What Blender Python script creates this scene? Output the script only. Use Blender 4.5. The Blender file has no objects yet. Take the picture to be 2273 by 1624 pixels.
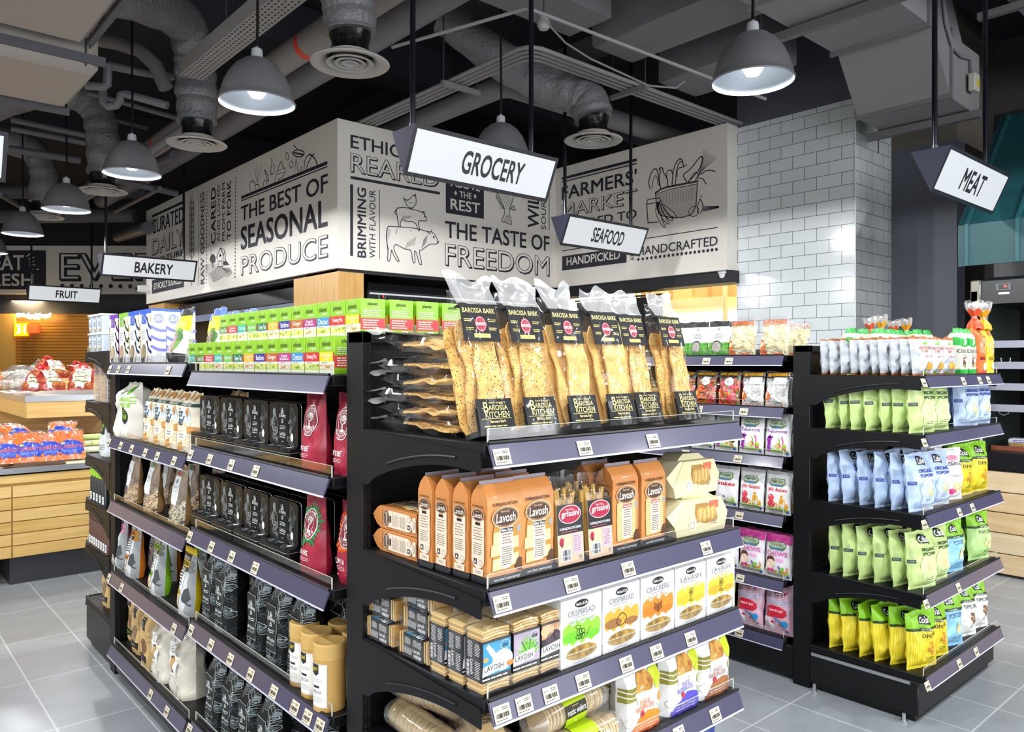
import bpy, bmesh, math, random
from math import sin, cos, pi, radians, sqrt
from mathutils import Vector, Matrix, noise
SC = bpy.context.scene
COL = SC.collection
RND = random.Random(7)
# ---------------------------------------------------------------- camera, world, exposure
FOC, CX, HZ, YAW, CAMZ = 1707.0, 1136.5, 806.0, radians(41.38), 1.45
FW = Vector((sin(YAW), cos(YAW), 0))
RT = Vector((cos(YAW), -sin(YAW), 0))
cam_d = bpy.data.cameras.new('camera')
cam_d.sensor_width = 36.0
cam_d.lens = FOC * 36.0 / 2273.0
cam_d.shift_y = -(812.0 - HZ) / 2273.0
cam_d.clip_start = 0.05
cam = bpy.data.objects.new('camera', cam_d)
COL.objects.link(cam)
cam.location = (0, 0, CAMZ)
cam.rotation_euler = (pi / 2, 0, -YAW)
SC.camera = cam
W = bpy.data.worlds.new('world')
SC.world = W
W.use_nodes = True
W.node_tree.nodes['Background'].inputs[0].default_value = (0.95, 0.97, 1.0, 1)
W.node_tree.nodes['Background'].inputs[1].default_value = 2.5
SC.view_settings.view_transform = 'Standard'
SC.view_settings.look = 'None'
SC.view_settings.gamma = 1.0
SC.view_settings.exposure = 0.82
SC.view_settings.use_curve_mapping = False
LAMP_W = 47.0


def ray(px, py):
    d = FW + RT * ((px - CX) / FOC)
    return Vector((d.x, d.y, (HZ - py) / FOC))


def onX(px, py, X):
    r = ray(px, py); s = X / r.x
    return Vector((X, r.y * s, CAMZ + r.z * s))


def onY(px, py, Y):
    r = ray(px, py); s = Y / r.y
    return Vector((r.x * s, Y, CAMZ + r.z * s))


def onZ(px, py, Z):
    r = ray(px, py); s = (Z - CAMZ) / r.z
    return Vector((r.x * s, r.y * s, Z))


def onD(px, py, D):
    r = ray(px, py)
    return Vector((r.x * D, r.y * D, CAMZ + r.z * D))


# ---------------------------------------------------------------- materials
_m = {}


def lin(h):
    h = h.lstrip('#')
    out = []
    for i in (0, 2, 4):
        c = int(h[i:i + 2], 16) / 255.0
        out.append(c / 12.92 if c <= 0.04045 else ((c + 0.055) / 1.055) ** 2.4)
    return tuple(out) + (1.0,)


def M(h, r=0.5, m=0.0, e=0.0, coat=0.0, bump=0.0, bs=40.0, var=None, vs=6.0, spec=0.5):
    key = (h, r, m, e, coat, bump, bs, var, vs, spec)
    if key in _m:
        return _m[key]
    mt = bpy.data.materials.new('mat_' + h.strip('#'))
    mt.use_nodes = True
    nt = mt.node_tree
    b = nt.nodes['Principled BSDF']
    b.inputs['Base Color'].default_value = lin(h)
    b.inputs['Roughness'].default_value = r
    b.inputs['Metallic'].default_value = m
    b.inputs['Specular IOR Level'].default_value = spec
    if e:
        b.inputs['Emission Color'].default_value = lin(h)
        b.inputs['Emission Strength'].default_value = e
    if coat:
        b.inputs['Coat Weight'].default_value = coat
        b.inputs['Coat Roughness'].default_value = 0.12
    if bump or var:
        tc = nt.nodes.new('ShaderNodeTexCoord')
    if bump:
        nz = nt.nodes.new('ShaderNodeTexNoise'); nz.inputs['Scale'].default_value = bs
        nz.inputs['Detail'].default_value = 3
        nt.links.new(tc.outputs['Object'], nz.inputs['Vector'])
        bp = nt.nodes.new('ShaderNodeBump'); bp.inputs['Strength'].default_value = bump
        bp.inputs['Distance'].default_value = 0.01
        nt.links.new(nz.outputs[0], bp.inputs['Height'])
        nt.links.new(bp.outputs[0], b.inputs['Normal'])
    if var:
        nz = nt.nodes.new('ShaderNodeTexNoise'); nz.inputs['Scale'].default_value = vs
        nz.inputs['Detail'].default_value = 4
        nt.links.new(tc.outputs['Object'], nz.inputs['Vector'])
        rp = nt.nodes.new('ShaderNodeValToRGB')
        rp.color_ramp.elements[0].color = lin(h); rp.color_ramp.elements[1].color = lin(var)
        rp.color_ramp.elements[0].position = 0.38; rp.color_ramp.elements[1].position = 0.65
        nt.links.new(nz.outputs[0], rp.inputs[0])
        nt.links.new(rp.outputs[0], b.inputs['Base Color'])
    _m[key] = mt
    return mt


def film(name='film', opac=0.06, tint=(1, 1, 1, 1), rough=0.12, edge=0.5, body='ffffff', haze=0.0):
    """clear plastic: mostly transparent, glossier at grazing angles"""
    if name in _m:
        return _m[name]
    mt = bpy.data.materials.new(name); mt.use_nodes = True
    nt = mt.node_tree; nt.nodes.clear()
    out = nt.nodes.new('ShaderNodeOutputMaterial')
    tr = nt.nodes.new('ShaderNodeBsdfTransparent'); tr.inputs[0].default_value = tint
    gl = nt.nodes.new('ShaderNodeBsdfGlossy'); gl.inputs['Roughness'].default_value = rough
    gl.inputs[0].default_value = (1, 1, 1, 1)
    lw = nt.nodes.new('ShaderNodeLayerWeight'); lw.inputs[0].default_value = 0.35
    ma = nt.nodes.new('ShaderNodeMath'); ma.operation = 'MULTIPLY_ADD'
    ma.inputs[1].default_value = edge; ma.inputs[2].default_value = opac
    nt.links.new(lw.outputs['Facing'], ma.inputs[0])
    mx = nt.nodes.new('ShaderNodeMixShader')
    nt.links.new(ma.outputs[0], mx.inputs[0]); nt.links.new(tr.outputs[0], mx.inputs[1]); nt.links.new(gl.outputs[0], mx.inputs[2])
    last = mx
    if haze:
        df = nt.nodes.new('ShaderNodeBsdfDiffuse'); df.inputs[0].default_value = lin(body)
        m2 = nt.nodes.new('ShaderNodeMixShader'); m2.inputs[0].default_value = haze
        nt.links.new(mx.outputs[0], m2.inputs[1]); nt.links.new(df.outputs[0], m2.inputs[2]); last = m2
    nt.links.new(last.outputs[0], out.inputs[0])
    _m[name] = mt
    return mt


def vor(name, cols, scale=60.0, bump=0.8, r=0.4, coord='Object', stretch=(1, 1, 1), feature='F1'):
    """many small pieces of a few colours"""
    if name in _m:
        return _m[name]
    mt = bpy.data.materials.new(name); mt.use_nodes = True
    nt = mt.node_tree; b = nt.nodes['Principled BSDF']; b.inputs['Roughness'].default_value = r
    tc = nt.nodes.new('ShaderNodeTexCoord')
    mp = nt.nodes.new('ShaderNodeMapping'); mp.inputs['Scale'].default_value = stretch
    nt.links.new(tc.outputs[coord], mp.inputs[0])
    v = nt.nodes.new('ShaderNodeTexVoronoi'); v.inputs['Scale'].default_value = scale
    nt.links.new(mp.outputs[0], v.inputs['Vector'])
    sp = nt.nodes.new('ShaderNodeSeparateColor'); nt.links.new(v.outputs['Color'], sp.inputs[0])
    rp = nt.nodes.new('ShaderNodeValToRGB'); rp.color_ramp.interpolation = 'CONSTANT'
    while len(rp.color_ramp.elements) < len(cols):
        rp.color_ramp.elements.new(0.5)
    for i, c in enumerate(cols):
        rp.color_ramp.elements[i].position = i / len(cols); rp.color_ramp.elements[i].color = lin(c)
    nt.links.new(sp.outputs[0], rp.inputs[0]); nt.links.new(rp.outputs[0], b.inputs['Base Color'])
    bp = nt.nodes.new('ShaderNodeBump'); bp.invert = True; bp.inputs['Strength'].default_value = bump; bp.inputs['Distance'].default_value = 0.006
    nt.links.new(v.outputs['Distance'], bp.inputs['Height']); nt.links.new(bp.outputs[0], b.inputs['Normal'])
    _m[name] = mt
    return mt


def wood(name, c0, c1, axis=0, scale=3.0, r=0.45, plank=0.0):
    if name in _m:
        return _m[name]
    mt = bpy.data.materials.new(name); mt.use_nodes = True
    nt = mt.node_tree; b = nt.nodes['Principled BSDF']; b.inputs['Roughness'].default_value = r
    tc = nt.nodes.new('ShaderNodeTexCoord'); mp = nt.nodes.new('ShaderNodeMapping')
    s = [14.0, 14.0, 14.0]; s[axis] = 1.0
    mp.inputs['Scale'].default_value = s
    nt.links.new(tc.outputs['Object'], mp.inputs[0])
    nz = nt.nodes.new('ShaderNodeTexNoise'); nz.inputs['Scale'].default_value = scale; nz.inputs['Detail'].default_value = 6; nz.inputs['Distortion'].default_value = 0.6
    nt.links.new(mp.outputs[0], nz.inputs['Vector'])
    rp = nt.nodes.new('ShaderNodeValToRGB'); rp.color_ramp.elements[0].color = lin(c0); rp.color_ramp.elements[1].color = lin(c1)
    rp.color_ramp.elements[0].position = 0.3; rp.color_ramp.elements[1].position = 0.7
    nt.links.new(nz.outputs[0], rp.inputs[0]); nt.links.new(rp.outputs[0], b.inputs['Base Color'])
    _m[name] = mt
    return mt


def tiles(name, c1, c2, mortar, bw, bh, ms, axes, off=0.5, r=0.2, shift=(0, 0), var=None):
    """brick texture in world metres; axes picks which coordinates run along and up"""
    if name in _m:
        return _m[name]
    mt = bpy.data.materials.new(name); mt.use_nodes = True
    nt = mt.node_tree; b = nt.nodes['Principled BSDF']; b.inputs['Roughness'].default_value = r
    tc = nt.nodes.new('ShaderNodeTexCoord'); sp = nt.nodes.new('ShaderNodeSeparateXYZ'); cb = nt.nodes.new('ShaderNodeCombineXYZ')
    nt.links.new(tc.outputs['Object'], sp.inputs[0])
    for i in (0, 1):
        ad = nt.nodes.new('ShaderNodeMath'); ad.inputs[1].default_value = shift[i]
        nt.links.new(sp.outputs[axes[i]], ad.inputs[0]); nt.links.new(ad.outputs[0], cb.inputs[i])
    br = nt.nodes.new('ShaderNodeTexBrick'); br.offset = off; br.offset_frequency = 2; br.squash = 1.0
    br.inputs['Scale'].default_value = 1.0; br.inputs['Mortar Size'].default_value = ms; br.inputs['Mortar Smooth'].default_value = 0.0
    br.inputs['Brick Width'].default_value = bw; br.inputs['Row Height'].default_value = bh
    br.inputs['Color1'].default_value = lin(c1); br.inputs['Color2'].default_value = lin(c2); br.inputs['Mortar'].default_value = lin(mortar)
    nt.links.new(cb.outputs[0], br.inputs['Vector'])
    col = br.outputs['Color']
    if var:
        nz = nt.nodes.new('ShaderNodeTexNoise'); nz.inputs['Scale'].default_value = 2.2; nz.inputs['Detail'].default_value = 8; nz.inputs['Roughness'].default_value = 0.65
        mp = nt.nodes.new('ShaderNodeMapping'); mp.inputs['Scale'].default_value = (1, 2.6, 1); mp.inputs['Rotation'].default_value = (0, 0, 0.6)
        nt.links.new(tc.outputs['Object'], mp.inputs[0]); nt.links.new(mp.outputs[0], nz.inputs['Vector'])
        mr = nt.nodes.new('ShaderNodeMapRange'); mr.inputs[1].default_value = 0.35; mr.inputs[2].default_value = 0.7; mr.inputs[3].default_value = 1.0; mr.inputs[4].default_value = var
        nt.links.new(nz.outputs[0], mr.inputs[0])
        mx = nt.nodes.new('ShaderNodeMix'); mx.data_type = 'RGBA'; mx.blend_type = 'MULTIPLY'; mx.inputs[0].default_value = 1.0
        nt.links.new(br.outputs['Color'], mx.inputs[6]); nt.links.new(mr.outputs[0], mx.inputs[7]); col = mx.outputs[2]
    nt.links.new(col, b.inputs['Base Color'])
    bp = nt.nodes.new('ShaderNodeBump'); bp.invert = True; bp.inputs['Strength'].default_value = 0.4; bp.inputs['Distance'].default_value = 0.003
    nt.links.new(br.outputs['Fac'], bp.inputs['Height']); nt.links.new(bp.outputs[0], b.inputs['Normal'])
    _m[name] = mt
    return mt


# ---------------------------------------------------------------- mesh builder
class MB:
    def __init__(s):
        s.v = []; s.f = []; s.k = []; s.mats = []

    def mi(s, mat):
        if mat not in s.mats:
            s.mats.append(mat)
        return s.mats.index(mat)

    def add(s, vs, fs, mat):
        o = len(s.v); s.v.extend(tuple(v) for v in vs)
        k = s.mi(mat)
        for f in fs:
            s.f.append(tuple(i + o for i in f)); s.k.append(k)

    def box(s, x0, x1, y0, y1, z0, z1, mat, c=0.0, seg=1):
        if c <= 0:
            v = [(x0, y0, z0), (x1, y0, z0), (x1, y1, z0), (x0, y1, z0), (x0, y0, z1), (x1, y0, z1), (x1, y1, z1), (x0, y1, z1)]
            s.add(v, [(3, 2, 1, 0), (4, 5, 6, 7), (0, 1, 5, 4), (1, 2, 6, 5), (2, 3, 7, 6), (3, 0, 4, 7)], mat)
            return
        bm = bmesh.new(); bmesh.ops.create_cube(bm, size=1.0)
        for v in bm.verts:
            v.co = Vector(((x0 + x1) / 2 + v.co.x * (x1 - x0), (y0 + y1) / 2 + v.co.y * (y1 - y0), (z0 + z1) / 2 + v.co.z * (z1 - z0)))
        bmesh.ops.bevel(bm, geom=bm.edges[:], offset=c, segments=seg, affect='EDGES', profile=0.5)
        s.frombm(bm, mat)

    def frombm(s, bm, mat):
        bm.verts.index_update()
        s.add([v.co[:] for v in bm.verts], [[v.index for v in f.verts] for f in bm.faces], mat)
        bm.free()

    def prism(s, pts, axis, a, b, mat):
        """polygon in the two other axes (in x,y,z order), extruded along axis from a to b"""
        def p3(p, t):
            q = list(p); q.insert(axis, t); return tuple(q)
        n = len(pts)
        v = [p3(p, a) for p in pts] + [p3(p, b) for p in pts]
        f = [tuple(range(n - 1, -1, -1)), tuple(range(n, 2 * n))]
        f += [(i, (i + 1) % n, n + (i + 1) % n, n + i) for i in range(n)]
        s.add(v, f, mat)

    def tube(s, pts, r, mat, n=10, cap=True):
        pts = [Vector(p) for p in pts]
        vs = []; fs = []
        up = Vector((0, 0, 1))
        rr = r if isinstance(r, (list, tuple)) else [r] * len(pts)
        pu = None
        for i, p in enumerate(pts):
            d = (pts[min(i + 1, len(pts) - 1)] - pts[max(i - 1, 0)]).normalized()
            if pu is None:
                a = up if abs(d.z) < 0.95 else Vector((1, 0, 0))
                u = d.cross(a).normalized()
            else:
                u = (pu - d * pu.dot(d)).normalized()
            pu = u; w = d.cross(u)
            for k in range(n):
                t = 2 * pi * k / n
                vs.append(p + (u * cos(t) + w * sin(t)) * rr[i])
        for i in range(len(pts) - 1):
            for k in range(n):
                fs.append((i * n + k, i * n + (k + 1) % n, (i + 1) * n + (k + 1) % n, (i + 1) * n + k))
        if cap:
            fs.append(tuple(range(n - 1, -1, -1))); e = (len(pts) - 1) * n
            fs.append(tuple(range(e, e + n)))
        s.add(vs, fs, mat)

    def lathe(s, prof, mat, c=(0, 0, 0), n=28, matf=None, warp=None):
        vs = []
        for (r, z) in prof:
            for k in range(n):
                t = 2 * pi * k / n
                q = Vector((c[0] + r * cos(t), c[1] + r * sin(t), c[2] + z))
                if warp:
                    q = warp(q, t)
                vs.append(q)
        for i in range(len(prof) - 1):
            fs = [(i * n + k, i * n + (k + 1) % n, (i + 1) * n + (k + 1) % n, (i + 1) * n + k) for k in range(n)]
            s.add([], [], mat)
            kk = s.mi(matf(i) if matf else mat)
            base = len(s.v)
            for f in fs:
                s.f.append(tuple(j + base for j in f)); s.k.append(kk)
        s.v.extend(tuple(v) for v in vs)

    def grid(s, nu, nv, fn, mat, matf=None, flip=False):
        o = len(s.v)
        for j in range(nv + 1):
            for i in range(nu + 1):
                s.v.append(tuple(fn(i / nu, j / nv)))
        for j in range(nv):
            for i in range(nu):
                a = o + j * (nu + 1) + i
                q = (a, a + 1, a + nu + 2, a + nu + 1)
                s.f.append(q[::-1] if flip else q)
                s.k.append(s.mi(matf((i + .5) / nu, (j + .5) / nv) if matf else mat))

    def ball(s, c, r, mat, n=10, m=7, sq=(1, 1, 1), rot=None):
        c = Vector(c)
        def fn(u, v):
            t = 2 * pi * u; p = pi * v
            q = Vector((r * sq[0] * sin(p) * cos(t), r * sq[1] * sin(p) * sin(t), -r * sq[2] * cos(p)))
            return c + (rot @ q if rot else q)
        s.grid(n, m, fn, mat)

    def build(s, name, parent=None, loc=(0, 0, 0), angle=38, rot=None):
        me = bpy.data.meshes.new(name)
        me.from_pydata(s.v, [], s.f)
        for m_ in s.mats:
            me.materials.append(m_)
        me.polygons.foreach_set('material_index', s.k)
        me.polygons.foreach_set('use_smooth', [True] * len(s.f))
        me.update()
        if angle is not None:
            me.set_sharp_from_angle(angle=radians(angle))
        o = bpy.data.objects.new(name, me); COL.objects.link(o)
        o.location = loc
        if rot:
            o.rotation_euler = rot
        if parent is not None:
            o.parent = parent
        return o


# ---------------------------------------------------------------- flat artwork put on surfaces
_tc = {}


def txt(s, b=0.0, sh=0.0):
    key = (s, b, sh)
    if key not in _tc:
        cu = bpy.data.curves.new('t', 'FONT'); cu.body = s; cu.offset = b; cu.shear = sh
        cu.resolution_u = 3; cu.fill_mode = 'FRONT'; cu.space_line = 0.85; cu.align_x = 'CENTER' if '\n' in s else 'LEFT'
        o = bpy.data.objects.new('t', cu); COL.objects.link(o)
        me = bpy.data.meshes.new_from_object(o)
        vs = [(v.co.x, v.co.y) for v in me.vertices]; fs = [tuple(p.vertices) for p in me.polygons]
        bpy.data.objects.remove(o); bpy.data.curves.remove(cu); bpy.data.meshes.remove(me)
        _tc[key] = (vs, fs)
    return _tc[key]


def R(x0, z0, x1, z1, mat, l=1):
    return ('P', [[(x0, z0), (x1, z0), (x1, z1), (x0, z1)]], mat, l)


def E(cx, cz, rx, rz, mat, l=2, n=18, rot=0.0):
    c, s_ = cos(rot), sin(rot)
    return ('P', [[(cx + rx * cos(t) * c - rz * sin(t) * s_, cz + rx * cos(t) * s_ + rz * sin(t) * c) for t in [2 * pi * k / n for k in range(n)]]], mat, l)


def PG(pts, mat, l=2):
    return ('P', [pts], mat, l)


def LN(pts, w, mat, l=3, closed=False):
    out = []
    if closed:
        pts = list(pts) + [pts[0]]
    for (a, b) in zip(pts[:-1], pts[1:]):
        d = Vector((b[0] - a[0], b[1] - a[1]))
        if d.length < 1e-6:
            continue
        d.normalize(); n = Vector((-d.y, d.x)) * (w / 2); e = d * (w * 0.3)
        out.append([(a[0] - e.x - n.x, a[1] - e.y - n.y), (b[0] + e.x - n.x, b[1] + e.y - n.y), (b[0] + e.x + n.x, b[1] + e.y + n.y), (a[0] - e.x + n.x, a[1] - e.y + n.y)])
    return ('P', out, mat, l)


def EL(cx, cz, rx, rz, w, mat, l=3, n=16, rot=0.0):
    c, s_ = cos(rot), sin(rot)
    return LN([(cx + rx * cos(t) * c - rz * sin(t) * s_, cz + rx * cos(t) * s_ + rz * sin(t) * c) for t in [2 * pi * k / n for k in range(n)]], w, mat, l, True)


def T(s, x0, z0, x1, z1, mat, b=0.0, l=4, rot=0, sh=0.0, dx=0.0, dz=0.0):
    """text fitted to the rectangle; rot=90 reads upwards, rot=-90 downwards"""
    return ('T', (s, b, sh, x0, z0, x1, z1, rot, dx, dz), mat, l)


def FP(x0, z0, x1, z1, n, mat, l=3, fill=0.45, seed=0):
    """rows of fine print"""
    rr = random.Random(seed + n); out = []
    h = (z1 - z0) / n
    for i in range(n):
        z = z0 + h * (i + 0.3); x = x0 + (x1 - x0) * rr.uniform(0, .05)
        e = x1 - (x1 - x0) * rr.uniform(0, .18)
        while x < e:
            w = (x1 - x0) * rr.uniform(.1, .3); w = min(w, e - x)
            out.append([(x, z), (x + w, z), (x + w, z + h * fill), (x, z + h * fill)]); x += w + (x1 - x0) * .03
    return ('P', out, mat, l)


def BAR(x0, z0, x1, z1, mat, l=3, n=16, seed=1, horiz=False):
    rr = random.Random(seed); out = []
    w = ((z1 - z0) if horiz else (x1 - x0)) / n
    for i in range(n):
        a = (z0 if horiz else x0) + i * w; b_ = a + w * rr.choice((.35, .35, .6, .8))
        out.append([(x0, a), (x1, a), (x1, b_), (x0, b_)] if horiz else [(a, z0), (b_, z0), (b_, z1), (a, z1)])
    return ('P', out, mat, l)


def OUT(s, x0, z0, x1, z1, dark, pale, b=0.016, sx=0.05):
    """hollow letters with a drop shade: dark, then pale inside"""
    h = z1 - z0
    return [T(s, x0, z0, x1, z1, dark, b=b, l=1, dx=h * sx, dz=-h * sx), T(s, x0, z0, x1, z1, dark, b=b, l=2), T(s, x0, z0, x1, z1, pale, b=-b * .6, l=3)]


def decal(mb, shapes, fmap, cu=(), cv=(), base=0.0006, step=0.00025):
    bm = bmesh.new()
    flat = []
    for sh in shapes:
        flat.extend(sh) if isinstance(sh, list) else flat.append(sh)
    for kind, dat, mat, l in flat:
        k = mb.mi(mat)
        if kind == 'P':
            for pts in dat:
                vs = [bm.verts.new((p[0], p[1], l)) for p in pts]
                try:
                    f = bm.faces.new(vs); f.material_index = k
                    if f.normal.z < 0 or True:
                        f.normal_update()
                        if f.normal.z < 0:
                            f.normal_flip()
                except ValueError:
                    pass
        else:
            s, b, sh, x0, z0, x1, z1, rot, dx, dz = dat
            bv, _ = txt(s, 0.0, sh)
            tv, tf = txt(s, min(b, 0.0), sh)
            if not bv or not tv:
                continue
            ax = min(p[0] for p in bv); bx = max(p[0] for p in bv); az = min(p[1] for p in bv); bz = max(p[1] for p in bv)
            w_, h_ = (bx - ax) or 1, (bz - az) or 1
            ring = [(0, 0)] if b <= 0 else [(b * cos(q), b * sin(q)) for q in [pi / 4 + pi / 2 * i for i in range(4)]]
            for ri, (ex, ez) in enumerate(ring):
                vs = []
                for p in tv:
                    u = (p[0] + ex - ax) / w_; w = (p[1] + ez - az) / h_
                    if rot == 90:
                        u, w = 1 - w, u
                    elif rot == -90:
                        u, w = w, 1 - u
                    vs.append(bm.verts.new((x0 + u * (x1 - x0) + dx, z0 + w * (z1 - z0) + dz, l + .13 * ri)))
                for f in tf:
                    try:
                        g = bm.faces.new([vs[i] for i in f]); g.material_index = k
                    except ValueError:
                        pass
    if cu or cv:
        bmesh.ops.triangulate(bm, faces=[f for f in bm.faces if len(f.verts) > 4])
        xs = [v.co.x for v in bm.verts]; zs = [v.co.y for v in bm.verts]
        if xs:
            for c in cu:
                if min(xs) < c < max(xs):
                    bmesh.ops.bisect_plane(bm, geom=bm.verts[:] + bm.edges[:] + bm.faces[:], plane_co=(c, 0, 0), plane_no=(1, 0, 0), dist=1e-6)
            for c in cv:
                if min(zs) < c < max(zs):
                    bmesh.ops.bisect_plane(bm, geom=bm.verts[:] + bm.edges[:] + bm.faces[:], plane_co=(0, c, 0), plane_no=(0, 1, 0), dist=1e-6)
    bm.verts.index_update()
    o = len(mb.v)
    for v in bm.verts:
        mb.v.append(tuple(fmap(v.co.x, v.co.y, base + step * v.co.z)))
    for f in bm.faces:
        mb.f.append(tuple(v.index + o for v in f.verts)); mb.k.append(f.material_index)
    bm.free()


def front(y):
    return lambda x, z, o: (x, y - o, z)


def left(x0):
    return lambda x, z, o: (x0 - o, -x, z)


def right(x0):
    return lambda x, z, o: (x0 + o, x, z)


def top(z0):
    return lambda x, y, o: (x, y, z0 + o)


# ---------------------------------------------------------------- bags
class Pil:
    """a filled bag standing on z=0, front towards -y"""
    def __init__(s, w, h, d, seed=0, kind='pillow', wr=0.004, nu=14, nv=18, lean=0.0, flare=0.0):
        s.w, s.h, s.d, s.nu, s.nv = w, h, d, nu, nv
        s.G = {}
        for side in (-1, 1):
            g = []
            for j in range(nv + 1):
                row = []
                v = j / nv
                for i in range(nu + 1):
                    u = -1 + 2 * i / nu
                    if kind == 'pillow':
                        t = min(max((v - .045) / .91, 0), 1)
                        pv = (1 - abs(2 * t - 1) ** 2.6) ** .75 * (1.06 - .16 * v)
                        pu = (1 - abs(u) ** 2.8) ** .7
                    elif kind == 'doy':
                        t = min(v / .96, 1); pv = (1 - t ** 1.7) ** .8 * (0.8 + .2 * min(v / .1, 1)); pu = (1 - abs(u) ** 3.4) ** .6
                    else:  # gusset: boxy with folded-in top
                        t = min(max((v - .72) / .25, 0), 1); pv = (1 - t ** 1.5) * (0.9 + .1 * min(v / .06, 1)); pu = (1 - abs(u) ** 9) ** .5
                    env = pu * pv
                    n1 = noise.noise(Vector((u * 1.7 + seed * 3.1, v * 3.2 + seed, side * 4.0)))
                    n2 = noise.noise(Vector((u * 3.8 + seed * 1.3, v * 6.5 - seed, side * 7.0)))
                    n3 = abs(noise.noise(Vector((u * 2.3 + seed * .7, v * 4.1 - seed * 1.9, side * 3.0 + 5)))) - .2
                    cr = sin(u * 15 + seed * 2 + n1 * 5) * (math.exp(-v / .09) + math.exp(-(1 - v) / .1))
                    y = side * s.d / 2 * env + (n1 * wr * 1.5 + n2 * wr + cr * wr * .6 - side * n3 * wr * 2.2) * (0.35 + .65 * min(env * 1.6, 1)) * (1 if abs(u) < 1 else 0)
                    x = s.w / 2 * u * (1 - .05 * pv * (1 if kind == 'pillow' else 0) + flare * (1 - v)) + noise.noise(Vector((seed, v * 5, u))) * wr * .8
                    z = s.h * v + noise.noise(Vector((u * 2 + seed, 7.7, 0))) * wr * (1.4 if j == nv else 0.0)
                    y += lean * v * v
                    row.append(Vector((x, y, max(z, 0))))
                g.append(row)
            s.G[side] = g

    def body(s, mb, mat, matf=None):
        for side in (-1, 1):
            g = s.G[side]
            mb.grid(s.nu, s.nv, lambda u, v: g[round(v * s.nv)][round(u * s.nu)], mat, (lambda u, v: matf(-1 + 2 * u, v, side)) if matf else None, flip=(side > 0))

    def at(s, x, z, o, side=-1):
        u = min(max((x / (s.w / 2) + 1) / 2, 0), 1) * s.nu; v = min(max(z / s.h, 0), 1) * s.nv
        i = min(int(u), s.nu - 1); j = min(int(v), s.nv - 1); a = u - i; b = v - j
        g = s.G[side]
        p = g[j][i] * (1 - a) * (1 - b) + g[j][i + 1] * a * (1 - b) + g[j + 1][i] * (1 - a) * b + g[j + 1][i + 1] * a * b
        du = g[j][i + 1] - g[j][i]; dv = g[j + 1][i] - g[j][i]
        n = du.cross(dv)
        n = n.normalized() if n.length > 1e-9 else Vector((0, -1, 0))
        if n.y * side < 0:
            n = -n
        return p + n * (o * 1.3)

    def art(s, mb, shapes):
        decal(mb, shapes, lambda x, z, o: s.at(x, z, o), [s.w / 2 * (-1 + 2 * i / s.nu) for i in range(1, s.nu)], [s.h * j / s.nv for j in range(1, s.nv)], base=0.0009)


def cylmap(r, cx=0.0, cy=0.0):
    """wraps artwork x round a cylinder, x=0 at -y"""
    return lambda x, z, o: (cx + (r + o) * sin(x / r), cy - (r + o) * cos(x / r), z)


# ---------------------------------------------------------------- things
def tag(o, label, cat, group=None, kind=None):
    o['label'] = label; o['category'] = cat
    if group:
        o['group'] = group
    if kind:
        o['kind'] = kind
    return o


def thing(name, label, cat, loc=(0, 0, 0), rot=(0, 0, 0), group=None):
    o = bpy.data.objects.new(name, None); COL.objects.link(o); o.empty_display_size = 0.05
    o.location = loc; o.rotation_euler = rot
    return tag(o, label, cat, group)


def struct(o):
    o['kind'] = 'structure'
    return o


def copy_tree(o, parent=None):
    c = o.copy(); COL.objects.link(c)
    if parent is not None:
        c.parent = parent
    for ch in list(o.children):
        copy_tree(ch, c)
    return c


_proto = {}


def put(key, fn, loc, label, cat, group=None, rz=0.0, tilt=0.0, roll=0.0, sc=1.0):
    """first call builds the thing, later calls copy it with its parts"""
    if key not in _proto:
        o = fn(); _proto[key] = o
    else:
        o = copy_tree(_proto[key])
    o.location = loc; o.rotation_euler = (tilt, roll, rz); o.scale = (sc, sc, sc)
    if 'group' in o:
        del o['group']
    return tag(o, label, cat, group)


ORD = ['first', 'second', 'third', 'fourth', 'fifth', 'sixth', 'seventh', 'eighth', 'ninth', 'tenth', 'eleventh', 'twelfth', 'thirteenth', 'fourteenth']
WH = M('f4f5f5', .45); BK = M('16161c', .42); INK = M('23222e', .6); CREAM = M('efe6cf', .5)
# ================================================================ the setting
XS, YE, XF, XC = 3.63, 6.66, 6.57, 6.75          # sign wall left, centre, right, tiled pier
ZB, ZT = 2.369, 3.808
PANEL = M('e6e0d8', .55); PALE = M('e4ded6', .55)
NAVY = M('262433', .55); DARKW = M('1d1d23', .6); GREYW = M('5a5d68', .5); CHAR = M('2c2c31', .6)
m = MB()
m.grid(1, 1, lambda u, v: (-14 + 30 * u, -8 + 32 * v, 0), tiles('floor_tile', 'a8aeb4', 'a0a6ad', 'd6d9dc', .3, .602, .0035, (0, 1), off=0.0, r=.3, shift=(.239, .129), var=.8))
struct(m.build('floor', angle=None))
m = MB()
m.box(-14, 16, -8, 24, 4.9, 5.0, M('23242c', .8))
struct(m.build('ceiling'))
m = MB()
SLAB = M('2d2e37', .8)
for x0 in (-3.2, 0.9, 5.2):
    m.box(x0, x0 + .45, -8, 20, 4.45, 4.9, SLAB)
for y0 in (2.0, 6.9, 11.5):
    m.box(-10, 12, y0, y0 + .4, 4.5, 4.9, SLAB)
struct(m.build('trim_1'))


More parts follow.
